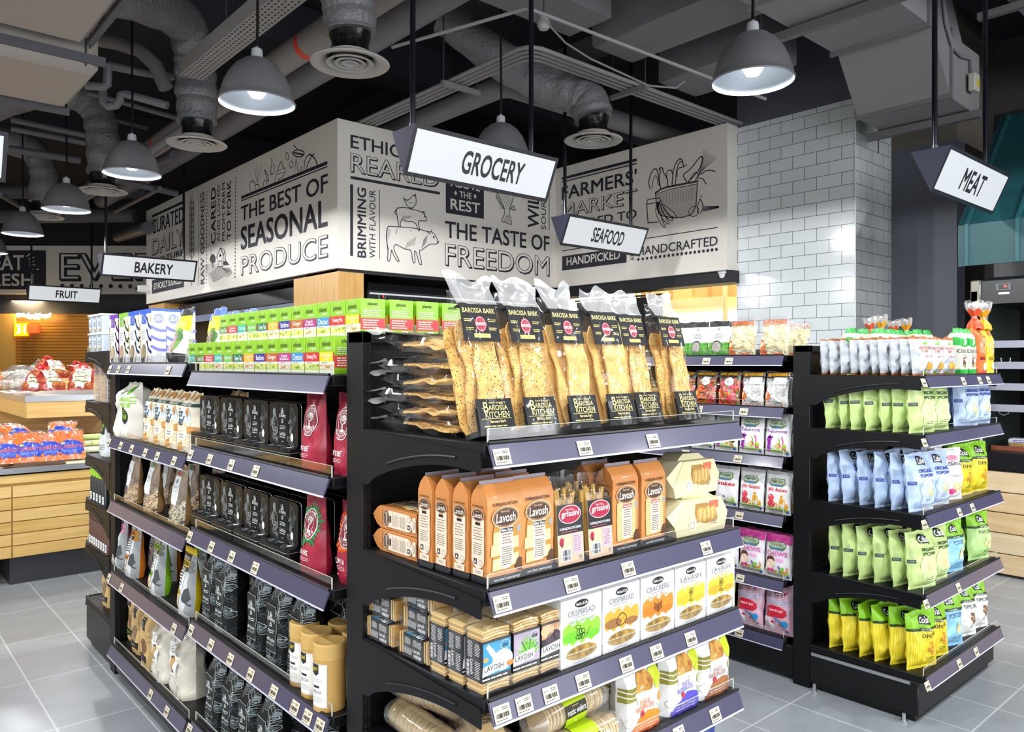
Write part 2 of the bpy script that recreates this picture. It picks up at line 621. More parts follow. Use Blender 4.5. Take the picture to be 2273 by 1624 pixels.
class Wl:
    """artwork on a wall plane, measured in photo pixels of a zoomed crop"""
    def __init__(s, axis, pos, ox, oy, k):
        s.axis, s.pos, s.ox, s.oy, s.k = axis, pos, ox, oy, k

    def p(s, zx, zy):
        px, py = s.ox + zx / s.k, s.oy + zy / s.k
        if s.axis == 'x':
            q = onX(px, py, s.pos); return (-q.y, q.z)
        q = onY(px, py, s.pos); return (q.x, q.z)

    def fmap(s):
        if s.axis == 'x':
            return lambda u, z, o: (s.pos - o, -u, z)
        return lambda u, z, o: (u, s.pos - o, z)

    def rect(s, x0, yt, yb, x1):
        a = s.p(x0, yb); b = s.p(x0, yt); c = s.p(x1, yt)
        return a[0], a[1], c[0], b[1]

    def R(s, x0, yt, yb, x1, mat, l=1):
        return R(*s.rect(x0, yt, yb, x1), mat, l)

    def T(s, t, x0, yt, yb, x1, mat=None, **k):
        return T(t, *s.rect(x0, yt, yb, x1), mat or NAVY, **k)

    def V(s, t, x0, yt, yb, x1, mat=None, **k):
        return T(t, *s.rect(x0, yt, yb, x1), mat or NAVY, rot=90, **k)

    def O(s, t, x0, yt, yb, x1, **k):
        return OUT(t, *s.rect(x0, yt, yb, x1), NAVY, PALE, **k)

    def L(s, pts, w=.008, mat=None, closed=False):
        return LN([s.p(*q) for q in pts], w, mat or NAVY, 2, closed)

    def fill(s, pts, mat):
        return PG([s.p(*q) for q in pts], mat, 1)

    def D(s, x, y, r, mat=None):
        c = s.p(x, y); return E(c[0], c[1], r, r, mat or NAVY, 2, 10)

    def dots(s, a, b, n, r):
        return [s.D(a[0] + (b[0] - a[0]) * i / (n - 1), a[1] + (b[1] - a[1]) * i / (n - 1), r) for i in range(n)]


SK = M('4a4750', .6); SHD = M('c6c0b8', .6)


def blob(pts, n=3):
    """smooth a hand-drawn outline"""
    for _ in range(n - 1):
        q = []
        for a, b in zip(pts[:-1], pts[1:]):
            q += [(a[0] * .75 + b[0] * .25, a[1] * .75 + b[1] * .25), (a[0] * .25 + b[0] * .75, a[1] * .25 + b[1] * .75)]
        pts = [pts[0]] + q + [pts[-1]]
    return pts


# ---- left sign wall
m = MB(); m.box(XS, XS + .27, YE, 12.7, ZB, ZT, PANEL)
wl = struct(m.build('wall_left'))
A = Wl('x', XS, 300, 240, 3.53)
d = [A.T('THE BEST OF', 832, 772, 888, 1510, b=.012), A.T('SEASONAL', 832, 935, 1110, 1508, b=.02), A.O('PRODUCE', 832, 1165, 1308, 1508),
     A.R(832, 690, 713, 1508, NAVY), A.R(832, 722, 731, 1508, NAVY),
     A.V('RAW GOODNESS', 515, 668, 1380, 543, b=.012), A.V('CARED', 597, 632, 1068, 632, b=.02), A.V('AND LOVED', 645, 607, 1052, 667), A.V('FROM FARM', 683, 590, 1045, 708), A.V('TO FORK', 722, 575, 1035, 753, b=.012),
     A.dots((564, 655), (560, 1368), 27, .011), A.dots((790, 552), (784, 1322), 29, .013),
     A.T('CURATED', 135, 878, 990, 383, b=.012), A.R(135, 838, 858, 383, NAVY), A.O('DAILY', 135, 1030, 1150, 383), A.T('NURTURE', 135, 1185, 1225, 383, b=.01), A.R(133, 1350, 1455, 383, NAVY),
     A.T('ETHICALLY SOURCED', 150, 1374, 1420, 366, PALE, b=.02), A.R(497, 680, 1390, 499, SK)]
m = MB(); decal(m, d, A.fmap(), base=.002, step=.0006); m.build('lettering', wl)
d = []
for i in range(9):
    y = 780 + i * 46
    for sg in (-1, 1):
        d.append(A.L(blob([(445, y + 30), (445 + sg * 18, y), (445 + sg * 20, y - 30), (445 + sg * 8, y - 55), (445, y - 25)]), .01, SK))
        d.append(A.L([(445 + sg * 12, y - 40), (445 + sg * 10, y - 130)], .004, SK))
d.append(A.L([(446, 690), (444, 1390)], .012, SK))
# barn, tree, furrows
d += [A.fill([(645, 1165), (668, 1100), (690, 1150), (690, 1240), (645, 1245)], PALE), A.L([(640, 1170), (668, 1095), (694, 1150)], .016), A.L([(648, 1165), (648, 1245), (690, 1238), (690, 1150)], .01),
      A.L([(655, 1245), (655, 1200), (680, 1195), (680, 1240)], .012), A.fill([(660, 1165), (668, 1135), (678, 1160)], NAVY), A.L([(668, 1095), (700, 1110), (712, 1200)], .008),
      A.fill(blob([(585, 1190), (595, 1150), (615, 1140), (632, 1165), (630, 1210), (600, 1215), (585, 1190)]), NAVY), A.L([(608, 1215), (612, 1250)], .012),
      A.fill([(690, 1200), (715, 1195), (740, 1228), (695, 1232)], NAVY), A.L(blob([(700, 1190), (694, 1140), (706, 1110), (712, 1150), (704, 1190)]), .006)]
for i in range(7):
    d.append(A.L(blob([(580 + i * 5, 1300 + i * 10), (620 + i * 12, 1275 + i * 8), (660 + i * 14, 1240 + i * 4)]), .006))
    d.append(A.L(blob([(680 + i * 10, 1250), (715 + i * 8, 1280 + i * 2), (720 + i * 7, 1330 - i * 6)]), .006))
# vegetables above the bars
d += [A.L(blob([(905, 650), (895, 590), (920, 565), (945, 590), (940, 640)]), .01, SK), A.L(blob([(940, 640), (945, 600), (970, 595), (975, 630)]), .01, SK), A.L([(960, 580), (955, 450)], .006, SK), A.L([(962, 580), (990, 440)], .006, SK), A.L([(958, 580), (935, 470)], .006, SK),
      A.L(blob([(1005, 610), (1010, 570), (1030, 560), (1035, 600)]), .01, SK), A.L(blob([(1015, 480), (1045, 530), (1050, 590), (1030, 540), (1015, 480)]), .01, SK), A.L(blob([(1070, 395), (1075, 440), (1060, 480), (1065, 530), (1095, 500), (1085, 440)]), .01, SK),
      A.L(blob([(1090, 590), (1110, 500), (1150, 400), (1155, 460), (1185, 480), (1160, 540), (1120, 560)]), .01, SK), A.L([(1110, 520), (1180, 500)], .006, SK), A.L([(1120, 490), (1170, 470)], .006, SK), A.L(blob([(1185, 350), (1180, 400), (1205, 410), (1200, 350), (1185, 350)]), .008, SK), A.L(blob([(1205, 440), (1225, 405), (1240, 440), (1225, 480), (1205, 440)]), .008, SK),
      A.L(blob([(1232, 350), (1270, 320), (1335, 345), (1310, 385), (1255, 380), (1232, 350)]), .012, SK), A.L([(1245, 350), (1320, 365)], .02, SK), A.L([(1245, 290), (1270, 320)], .012, SK),
      A.L([(1262, 400), (1250, 510)], .008, SK), A.L([(1265, 400), (1278, 505)], .008, SK), A.L(blob([(1325, 480), (1330, 400), (1370, 355), (1385, 380), (1350, 440), (1345, 480)]), .012, SK), A.L(blob([(1370, 360), (1410, 390), (1430, 450)]), .014, SK), A.L([(1385, 370), (1410, 355)], .01, SK), A.L(blob([(1290, 490), (1300, 450), (1310, 480), (1290, 490)]), .007, SK)]
m = MB(); decal(m, d, A.fmap(), base=.002, step=.0006); m.build('illustration', wl)
# ---- centre sign wall
m = MB(); m.box(XS + .27, XF + .2, YE, YE + .27, ZB, ZT, PANEL)
wc = struct(m.build('wall_center'))
B = Wl('y', YE, 740, 240, 3.5296)
DIA = [B.fill([(955 + o, 645 + q), (968 + o, 667 + q), (957 + o, 684 + q), (945 + o, 664 + q)], PALE) for o, q in ((0, 0), (152, 26))]
d = [B.T('ETHICALLY', 135, 207, 310, 835, b=.012), B.O('REARED', 135, 350, 494, 820), B.R(133, 530, 553, 833, NAVY), B.R(131, 595, 1157, 153, NAVY), B.V('BRIMMING', 188, 620, 1165, 254, b=.02), B.V('WITH FLAVOUR', 280, 637, 1172, 328), B.R(357, 637, 1180, 362, NAVY),
     B.R(880, 510, 820, 1178, NAVY), B.T('ABOVE', 917, 550, 610, 1146, PALE, b=.02), B.T('THE', 987, 650, 697, 1080, PALE, b=.015), B.T('REST', 917, 707, 790, 1146, PALE, b=.02), [(k, p, mt, 4) for (k, p, mt, _) in DIA],
     B.T('THE TASTE OF', 876, 882, 1012, 1690, b=.016), B.O('FREEDOM', 876, 1060, 1228, 1687), B.V('WILDLY', 1523, 420, 930, 1608, b=.02), B.V('SOURCED', 1627, 560, 948, 1665), B.R(1687, 560, 958, 1692, NAVY)]
m = MB(); decal(m, d, B.fmap(), base=.002, step=.0006); m.build('lettering', wc)
cow = [(430, 925), (520, 930), (640, 940), (700, 955), (745, 970), (770, 968), (790, 985), (815, 1030), (825, 1052), (800, 1067), (760, 1062), (725, 1085), (692, 1112), (668, 1115), (695, 1225), (672, 1225), (650, 1130), (632, 1112), (642, 1212), (620, 1212), (612, 1110), (560, 1105), (515, 1080), (490, 1065), (470, 1082), (480, 1130), (520, 1200), (497, 1200), (462, 1135), (455, 1100), (442, 1200), (422, 1197), (428, 1110), (415, 1040), (418, 950), (430, 925)]
pig = [(500, 782), (560, 776), (640, 797), (690, 812), (712, 830), (735, 872), (720, 887), (690, 880), (660, 885), (678, 960), (664, 958), (640, 890), (560, 885), (538, 868), (520, 900), (528, 930), (512, 930), (505, 890), (500, 850), (490, 812), (500, 782)]
hen = [(548, 700), (560, 715), (585, 722), (608, 702), (622, 680), (640, 684), (650, 722), (642, 760), (615, 785), (588, 775), (570, 752), (556, 722), (548, 700)]
fish = [(1300, 540), (1285, 600), (1285, 660), (1300, 720), (1330, 765), (1345, 820), (1312, 890), (1340, 888), (1358, 900), (1400, 917), (1390, 860), (1372, 820), (1392, 760), (1412, 680), (1412, 600), (1380, 530)]
d = [B.L(blob(cow, 2), .009, SK), B.L(blob(pig, 2), .009, SK), B.L(blob(hen, 2), .008, SK), B.L(blob(fish, 2), .009, SK, True),
     B.fill([(425, 950), (450, 945), (440, 1000), (425, 1040)], SHD), B.fill([(488, 945), (505, 940), (498, 985), (484, 990)], SHD), B.fill([(590, 950), (615, 958), (605, 970)], SHD), [B.L([(560 + 9 * k, 1096 - 3 * k), (580 + 8 * k, 1050 - 5 * k)], .003, SK) for k in range(9)], [B.L([(690 + 6 * k, 1100 - 8 * k), (705 + 5 * k, 1030 - 6 * k)], .003, SK) for k in range(7)],
     B.L(blob([(418, 950), (412, 1020), (430, 1110)]), .008, SK), B.L([(760, 985), (740, 975), (730, 960)], .01, SK), B.L([(765, 968), (772, 950)], .008, SK), B.D(785, 1010, .012, SK), B.D(815, 1050, .01, SK), B.L(blob([(490, 800), (478, 815), (486, 832)]), .008, SK), B.L([(690, 815), (708, 808), (712, 830)], .01, SK), B.D(715, 850, .01, SK), B.L([(600, 785), (598, 795)], .008, SK), B.L([(612, 785), (614, 797)], .008, SK),
     B.L([(555, 715), (600, 745), (620, 740)], .006, SK), B.L([(630, 690), (640, 672), (645, 690)], .008, SK), [B.L([(530 + 9 * k, 870 - k), (545 + 9 * k, 845)], .003, SK) for k in range(8)],
     B.L(blob([(1412, 685), (1425, 690), (1440, 685), (1415, 650)]), .008, SK), B.fill([(1385, 790), (1412, 762), (1428, 800)], SHD), B.L([(1385, 790), (1412, 762), (1428, 803), (1385, 790)], .008, SK), B.fill([(1285, 620), (1268, 700), (1330, 780), (1310, 700)], SHD), B.L(blob([(1285, 620), (1268, 700), (1332, 785)]), .008, SK)]
for i in range(9):
    y = 600 + i * 22
    for j in range(5):
        x = 1308 + j * 18 + (i % 2) * 9
        d.append(B.L([(x, y), (x - 8, y + 8), (x, y + 15)], .004, SK))
for a in ((1215, 595, 1280, 603), (1215, 627, 1278, 628), (1222, 662, 1250, 660), (1440, 662, 1500, 682), (1452, 690, 1492, 710), (1440, 630, 1480, 625)):
    d.append(B.L([a[:2], ((a[0] + a[2]) / 2 - 6, (a[1] + a[3]) / 2)], .006)); d.append(B.L([((a[0] + a[2]) / 2 + 6, (a[1] + a[3]) / 2), a[2:]], .006))
for i in range(5):
    d.append(B.L([(1330 + i * 14, 900), (1355 + i * 4, 840)], .004, SK))
m = MB(); decal(m, d, B.fmap(), base=.002, step=.0006); m.build('illustration', wc)
# ---- right sign wall
yr = onX(1614.4, 589, XF).y
m = MB(); m.box(XF, XF + .27, yr, YE + .05, ZB, ZT, PANEL)
wr_ = struct(m.build('wall_right'))
Cc = Wl('x', XF, 1200, 260, 3.6917)
d = [Cc.R(175, 493, 515, 788, NAVY), Cc.R(175, 527, 537, 788, NAVY), Cc.T("FARMERS'", 177, 572, 680, 788, b=.016), Cc.O('MARKET', 177, 718, 822, 788), Cc.T('INSPIRED TO', 182, 868, 935, 788, b=.012), Cc.T('YOUR TABLE', 185, 1010, 1056, 500, b=.004), Cc.R(178, 1092, 1099, 700, NAVY),
     Cc.R(178, 1140, 1257, 705, NAVY), Cc.T('HANDPICKED', 216, 1152, 1216, 652, PALE, b=.02), Cc.V('AND', 735, 1072, 1178, 770), Cc.T('HANDCRAFTED', 798, 1066, 1136, 1452, b=.01), Cc.dots((803, 1165), (1442, 1083), 19, .017), Cc.R(800, 1000, 1007, 1452, NAVY)]
m = MB(); decal(m, d, Cc.fmap(), base=.002, step=.0006); m.build('lettering', wr_)
d = [Cc.fill(blob([(945, 630), (965, 800), (1120, 830), (1270, 790), (1285, 545), (1130, 580), (945, 630)], 1), SHD), Cc.L(blob([(942, 620), (960, 800), (1120, 832), (1270, 790), (1287, 540)], 2), .012, SK), Cc.L(blob([(942, 622), (1000, 580), (1130, 555), (1290, 525)], 2), .02, SK), Cc.L(blob([(945, 640), (1010, 605), (1140, 575), (1287, 546)], 2), .008, SK),
     Cc.L(blob([(1078, 565), (1088, 430), (1125, 345), (1160, 340), (1172, 400)], 3), .012, SK), Cc.L(blob([(1106, 560), (1112, 440), (1138, 368), (1160, 365)], 3), .01, SK),
     Cc.L(blob([(1200, 530), (1160, 470), (1230, 430), (1310, 318), (1335, 330), (1320, 400), (1270, 470), (1210, 530)], 3), .012, SK), Cc.L(blob([(900, 590), (885, 540), (900, 470), (930, 420), (960, 430), (975, 560)], 2), .012, SK), Cc.L(blob([(915, 580), (925, 500), (950, 470), (965, 560)], 2), .008, SK),
     Cc.L(blob([(985, 580), (970, 500), (985, 440), (970, 420), (1000, 410), (1005, 450), (1040, 500), (1045, 570)], 2), .012, SK), Cc.L(blob([(1035, 500), (1035, 440), (1075, 430), (1085, 480)], 2), .01, SK), Cc.L(blob([(1120, 490), (1120, 420), (1170, 410), (1200, 390)], 2), .01, SK), Cc.L(blob([(1215, 530), (1260, 450), (1300, 460), (1270, 520)], 2), .01, SK),
     Cc.fill([(872, 705), (885, 865), (965, 858), (975, 690)], PALE), Cc.L(blob([(870, 705), (882, 865), (960, 860)], 1), .012, SK), Cc.L([(880, 675), (975, 660), (985, 690), (995, 692), (870, 715), (880, 675)], .01, SK), Cc.L([(975, 690), (985, 730)], .008, SK)]
for i in range(4):
    d.append(Cc.L(blob([(950 + i * 14, 705), (940 + i * 30, 790), (1000 + i * 34, 900 - i * 24), (1035 + i * 28, 905 - i * 30), (1000 + i * 30, 860 - i * 28), (965 + i * 12, 710)], 3), .009, SK))
for i in range(8):
    d.append(Cc.L([(1290 + i * 2, 500 - i * 6), (1340 + i * 15, 268 + i * 9)], .004, SK))
d += [Cc.L(blob([(1290, 500), (1330, 500), (1360, 550)], 2), .01, SK), Cc.L(blob([(1310, 470), (1370, 430), (1430, 445)], 2), .012, SK), EL(*Cc.p(1257, 772), .062, .052, .008, SK), Cc.L(blob([(1290, 790), (1285, 720), (1305, 690), (1305, 670), (1320, 680), (1335, 740), (1310, 790)], 2), .01, SK), Cc.L([(1310, 660), (1325, 640)], .008, SK)]
for i in range(4):
    d.append(Cc.L([(1335, 770 - i * 12), (1460, 740 - i * 3)], .01, SK))
for i in range(12):
    d.append(Cc.L([(985 + i * 24, 640 - i * 6), (992 + i * 22, 740 - i * 6)], .003, SK))
m = MB(); decal(m, d, Cc.fmap(), base=.002, step=.0006); m.build('illustration', wr_)
# ---- recess under the sign walls, timber posts
m = MB()
m.box(XS + .75, XS + .8, YE + .7, 12.7, 0, ZB, DARKW); m.box(XS + .75, XF + .27, YE + .75, YE + .8, 0, ZB + .1, DARKW)
m.box(XS + .05, XF + .2, YE + .05, YE + .75, ZB - .03, ZB, DARKW); m.box(XS + .05, XS + .75, YE + .1, 12.7, ZB - .03, ZB, DARKW)
m.box(XF + .06, XF + .3, yr - .02, YE + .7, ZB - .12, ZB, DARKW)
struct(m.build('wall_recess'))
OAKV = wood('oak_v', 'c08f4a', 'd6ab66', 2)
for i, (y0, y1) in enumerate(((YE + .02, YE + .98), (11.9, 12.65))):
    m = MB(); m.box(XS + .02, XS + .3 if i == 0 else XS + .5, y0, y1, 0, ZB - .03, OAKV)
    struct(m.build('trim_%d' % (i + 2)))
# ---- tiled pier and the grey wall to its right
TL = tiles('subway_y', 'dfe4e6', 'd6dcdf', '4c5056', .234, .117, .0022, (1, 2), r=.12, shift=(-.049, .005))
TX = tiles('subway_x', 'dfe4e6', 'd6dcdf', '4c5056', .234, .117, .0022, (0, 2), r=.12, shift=(.05, .005))
PY = 3.085; PT = 3.79
m = MB()
m.grid(1, 1, lambda u, v: (XC, 4.27 - (4.27 - PY) * u, PT * v), TL); m.grid(1, 1, lambda u, v: (XC + .8 * u, PY, PT * v), TX)
m.box(XC - .006, XC + .002, PY - .006, PY + .004, 0, PT, M('e8ecee', .3)); m.box(XC + .004, XC + .8, PY + .004, 4.27, PT, 4.9, GREYW)
m.box(XC + .02, XC + .9, 4.2, 4.27, 0, PT, DARKW)
struct(m.build('wall_tiled'))
m = MB()
m.box(7.5, 7.7, 2.52, 3.2, 0, 3.45, GREYW); m.box(8.3, 8.5, -6, 3.2, 0, 4.9, M('4f4a45', .7)); m.box(7.7, 8.3, 2.9, 3.2, 0, 3.45, GREYW); m.box(7.5, 8.3, 2.52, 3.2, 3.45, 4.9, M('6d655c', .7))
struct(m.build('wall_grey'))
# ---- store room seen over the sweets
TYW = tiles('subway_back', 'e9e0c6', 'e2d9be', '8d8672', .25, .125, .003, (1, 2), r=.25)
m = MB()
m.grid(1, 1, lambda u, v: (XC + .25, 6.9 - 2.8 * u, 2.27 + .16 * v), TL); m.grid(1, 1, lambda u, v: (9.2, 8.0 - 5.0 * u, 2.9 * v), TYW)
m.box(XC + .3, 9.2, 6.9, 7.0, 0, 2.9, M('e6ddc4', .6)); m.box(XC + .3, 9.2, 3.95, 4.05, 0, 2.9, M('e6ddc4', .6)); m.box(XC + .25, 9.25, 3.9, 7.0, 2.9, 2.95, M('e8e2d0', .6))
m.box(XC + .22, XC + .3, 4.2, 4.33, 0, 2.27, M('d8dde0', .3))
struct(m.build('wall_store_room'))
sl = bpy.data.lights.new('store_room_fill_light', 'AREA'); sl.energy = 150; sl.size = .6; sl.color = (1, .95, .84)  # unseen area lamp added to brighten the back room
so = bpy.data.objects.new('store_room_fill_light', sl); COL.objects.link(so); so.location = (8.0, 5.4, 2.85)
# ---- far wall with shutter, square to the view
BW = thing('wall_back', '', '', FW * 15.2, (0, 0, -YAW)); del BW['label']; del BW['category']; struct(BW)
kz = 15.2 / 1707.


def bk(px, py):
    return ((px - CX) * kz, CAMZ + (HZ - py) * kz)


m = MB(); x0, z0 = bk(-1000, 652); x1, z1 = bk(800, 545)
m.box(x0, x1, 0, .2, z0, z1, PANEL)
e0, f0 = bk(-40, 695); m.box(x0, x1, .12, .3, f0, z0, CHAR); m.box(x0, x1, .1, .3, z1, 4.9, DARKW)
struct(m.build('panel', BW))


class Wb(Wl):
    def p(s, zx, zy):
        return bk(s.ox + zx / s.k, s.oy + zy / s.k)

    def fmap(s):
        return lambda u, z, o: (u, -o, z)


D_ = Wb('b', 0, 0, 540, 4.512)
d = [D_.R(-330, 70, 460, 462, NAVY), D_.T('EAT', -60, 120, 265, 240, PALE, b=.02), D_.T('FRESH', -185, 305, 425, 335, PALE, b=.02), D_.O('EVERY', 605, 105, 362, 1900, b=.03), D_.dots((625, 425), (1500, 432), 10, .042)]
for (a, b_, c, e) in ((270, 130, 325, 90), (290, 160, 340, 140), (300, 190, 342, 180), (302, 220, 352, 215), (315, 258, 335, 258), (368, 258, 390, 260)):
    d.append(D_.L([(a, b_), (c, e)], .02, PALE))
m = MB(); decal(m, [[(k, p, mt, 3) if mt is PALE and k == 'P' else (k, p, mt, l) for (k, p, mt, l) in (x if isinstance(x, list) else [x])] for x in d], D_.fmap(), base=.004, step=.002); m.build('lettering', BW)
m = MB(); xa, _ = bk(-1000, 700); xb, _ = bk(25, 700); m.box(xa, xb, .1, .3, 0, f0, M('c39447', .5)); struct(m.build('door_jamb', BW))
m = MB(); xb, _ = bk(25, 700); xe, _ = bk(800, 700)
SHT = film('shutter_slat', opac=.05, haze=.86, body='9a6a2c', rough=.25, edge=.15)
n = 40
for i in range(n):
    a = f0 * i / n; m.box(xb, xe, .16, .18, a + .006, f0 * (i + 1) / n, SHT)
for i in range(n + 1):
    m.box(xb, xe, .155, .185, f0 * i / n - .003, f0 * i / n + .006, M('5b3d18', .4))
struct(m.build('door_shutter', BW))
m = MB(); m.box(xb - 1, xe, 2.4, 2.5, 0, f0 + .8, M('a8762f', .6)); struct(m.build('wall_mall', BW))


def fairy():
    m = MB()
    for i in range(70):
        px = RND.uniform(45, 120); py = 697 + RND.random() * (10 - abs(px - 85) * .12) * 1.2
        x, z = bk(px, py); m.ball((x, 0, z), .022, M('ffe2a0', .5, e=12), 6, 4)
    o = m.build('fairy_lights')
    return o


o = fairy(); o.location = FW * 15.1; o.rotation_euler = (0, 0, -YAW)
tag(o, 'cluster of warm white fairy lights in front of the brown roller shutter', 'lights', kind='stuff')
sg = thing('lit_sign', 'lit orange number sign behind the brown slatted shutter', 'sign', FW * 15.28, (0, 0, -YAW))
a, b_ = bk(25, 745); c, e = bk(54, 716)
m = MB(); m.box(a, c, 0, .06, b_, e, M('f08a00', .4, e=1.6)); m.build('panel', sg)
m = MB(); decal(m, [T('31', a + .05, b_ + .05, c - .03, e - .04, M('fff2e0', .4, e=3.0), b=.03)], front(0), base=.004); m.build('digits', sg)
m = MB(); g0, h0 = bk(54, 738); g1, h1 = bk(78, 718); m.box(g0, g1, 0, .06, h0, h1, M('e8431c', .4, e=1.2)); m.build('red_panel', sg)
ml = bpy.data.lights.new('mall_fill_light', 'AREA'); ml.energy = 600; ml.size = 2.0; ml.color = (1, .78, .45)  # unseen area lamp added to brighten the shutter from behind
mo = bpy.data.objects.new('mall_fill_light', ml); COL.objects.link(mo); mo.location = FW * 16.4 + RT * -9.6 + Vector((0, 0, 2.7))
# ---- far side walls
m = MB(); m.box(-7.1, -7, -8, 24, 0, 4.9, M('d4d1cb', .6)); struct(m.build('wall_far_left'))  # unseen; pulled in and pale to bounce fill light from the left
m = MB(); m.box(-14, 16, 23.9, 24, 0, 4.9, M('2a2a2e', .7)); struct(m.build('wall_far_back'))
m = MB(); m.box(15.9, 16, -8, 24, 0, 4.9, M('3a3a40', .7)); struct(m.build('wall_far_right'))
# ================================================================ lamps, diffusers, ducts, pipes
STEEL = M('98999d', .38, m=.55); STEELIN = M('8f959b', .4, m=.2); DUCT = M('a9a29c', .7, bump=.15, bs=5); DUCTG = M('85858a', .6); FLEX = M('77787b', .38, bump=1.6, bs=34, spec=.7); TAPE = M('0f0f13', .22, bump=.4, bs=20)
PIPE = M('75747a', .5); PIPED = M('55555c', .5); RED = M('d8432a', .5); BLKP = M('101014', .3)


def pendant():
    t = thing('pendant_lamp', 'x', 'lamp')
    prof = [(.225, 0), (.229, .006), (.224, .012), (.214, .05), (.196, .11), (.168, .17), (.13, .222), (.085, .258), (.045, .275), (.03, .278)]
    m = MB(); m.lathe(prof, STEEL, n=40); m.build('shade', t)
    m = MB(); m.lathe([(r - .004, z - .003 if i > 2 else z) for i, (r, z) in enumerate(prof)], STEELIN, n=40); m.build('reflector', t)
    m = MB(); m.lathe([(.001, .33), (.03, .33), (.034, .31), (.034, .275), (.001, .275)], M('b9bcc2', .4), n=16); m.tube([(0, 0, .33), (0, 0, .345)], .012, M('8a8a8a', .4)); m.build('socket', t)
    m = MB(); m.lathe([(.001, .035), (.035, .04), (.058, .075), (.06, .11), (.04, .17), (.024, .2), (.024, .272)], M('f4f8ff', .4, e=5.0), n=18); m.build('bulb', t)
    m = MB(); m.tube([(0, 0, .34), (.004, 0, .5), (0, 0, .9), (0, 0, 1.86)], .009, BLKP, 8); m.build('cord', t)
    l = bpy.data.lights.new('bulb_light', 'SPOT'); l.energy = LAMP_W; l.shadow_soft_size = .06; l.spot_size = radians(178.5); l.spot_blend = .06; l.color = (.97, .99, 1)
    lo = bpy.data.objects.new('bulb_light', l); COL.objects.link(lo); lo.parent = t; lo.location = (0, 0, .002)
    return t


LZ = 3.02
LAMPS = [(1.92, 4.515, 'steel dome pendant left of the hanging GROCERY sign'), (1.857, 6.89, 'steel dome pendant second from front in the left row'), (1.786, 8.95, 'third steel dome pendant in the left row, above the bakery sign'), (1.72, 10.97, 'farthest steel dome pendant of the left row'),
         (3.85, 2.335, 'steel dome pendant in front of the white tiled pier'), (3.85, 4.5, 'steel dome pendant half hidden behind the GROCERY sign')]
for x, y, lb in LAMPS:
    put('pendant', pendant, (x, y, LZ), lb, 'lamp', 'dome pendants')
for x, y in ((1.85, 2.3), (1.85, .1), (1.85, -2.1), (3.85, .1), (3.85, -2.1), (-.15, .1), (-.15, 2.3), (-.15, -2.1), (-.15, 4.2), (5.85, .1), (5.85, -2.1), (-2.15, 4.2), (-2.15, 2.3), (-2.1, 7.2), (1.65, 13.1), (-2.1, 9.4), (-.4, 11.5), (-4.6, .1), (-4.6, 2.3), (-4.6, 4.6), (-4.6, 7), (-4.6, -2.1)):  # unseen lamps: grid carried on; far-left row and far one added for fill
    put('pendant', pendant, (x, y, LZ), 'unseen steel dome pendant adding light from rows outside the picture', 'lamp', 'dome pendants outside the picture')


def wrap(pts, r, seed, mat=None, n=18, name='duct_hose'):
    """crumpled foil-wrapped hose"""
    P_ = [Vector(p) for p in pts]; path = []
    for i in range(len(P_) - 1):
        p0, p1, p2, p3 = P_[max(i - 1, 0)], P_[i], P_[i + 1], P_[min(i + 2, len(P_) - 1)]
        for k in range(9):
            t = k / 9
            path.append(.5 * ((2 * p1) + (p2 - p0) * t + (2 * p0 - 5 * p1 + 4 * p2 - p3) * t * t + (3 * p1 - p0 - 3 * p2 + p3) * t ** 3))
    path.append(P_[-1])
    m = MB(); m.tube(path, [r * (1 + .05 * noise.noise(Vector((i * .9, seed, 0))) + .04 * sin(i * 1.7 + seed)) for i in range(len(path))], mat or FLEX, n)
    for i, v in enumerate(m.v):
        q = Vector(v); k = noise.noise(q * 9 + Vector((seed, 0, 0))) * .02
        m.v[i] = tuple(q + Vector((k, k * .7, k * .5)))
    return m


def diffuser(x, y, hose, label, z=3.35, r=.25):
    t = thing('air_diffuser', label, 'air vent', (x, y, z), group='round ceiling air diffusers')
    m = MB()
    AW = M('b5b1ac', .45)
    m.lathe([(.14, .06), (.15, .03), (r - .01, .008), (r, 0), (r - .01, -.008), (r - .05, -.003), (.165, .02), (.155, .03)], AW, n=40)
    for a, b_ in ((.15, .105), (.1, .06), (.055, .012)):
        m.lathe([(a, .0), (a - .012, -.006), (b_, .022), (b_ - .004, .03), (a, .0)], AW, n=36)
    m.lathe([(.13, .06), (.001, .055)], M('8d8a86', .6), n=30)
    m.build('plate', t)
    m = MB(); m.lathe([(.135, .02), (.12, .05), (.118, .12), (.125, .17), (.13, .2)], TAPE, n=28, warp=lambda q, a: q + Vector((.006 * sin(a * 5 + q.z * 60), .006 * cos(a * 4 + q.z * 40), 0))); m.build('collar', t)
    m = wrap([(a, b_, c) for a, b_, c in hose], .165, x * 3); m.build('duct_hose', t)
    return t


p1 = onD(437, 322, 6.67); p2 = onD(777, 143, 4.88); p3 = onD(1317, 283, 6.56); p4 = onD(228, 435, 8.5); p5 = onD(95, 487, 10.0)
diffuser(p1.x, p1.y, [(0, 0, .19), (-.01, 0, .5), (-.05, -.05, .8), (-.25, -.25, .95), (-1.0, -.95, .7)], 'air diffuser on a sagging grey hose, left of the nearest pendant')
diffuser(p2.x, p2.y, [(0, 0, .19), (-.02, 0, .4), (-.08, .05, .65), (-.1, .1, 1.2)], 'largest round diffuser, left of the GROCERY sign poles')
diffuser(p3.x, p3.y, [(0, 0, .19), (-.03, .06, .36), (-.2, .3, .5), (-.5, .6, .72), (-.9, .9, 1.1)], 'round diffuser above the sign for seafood')
diffuser(p4.x, p4.y, [(0, 0, .19), (0, 0, .6), (-.1, .05, .95), (-.5, .2, 1.05), (-1.1, .4, .75)], 'round diffuser over the bakery sign poles')
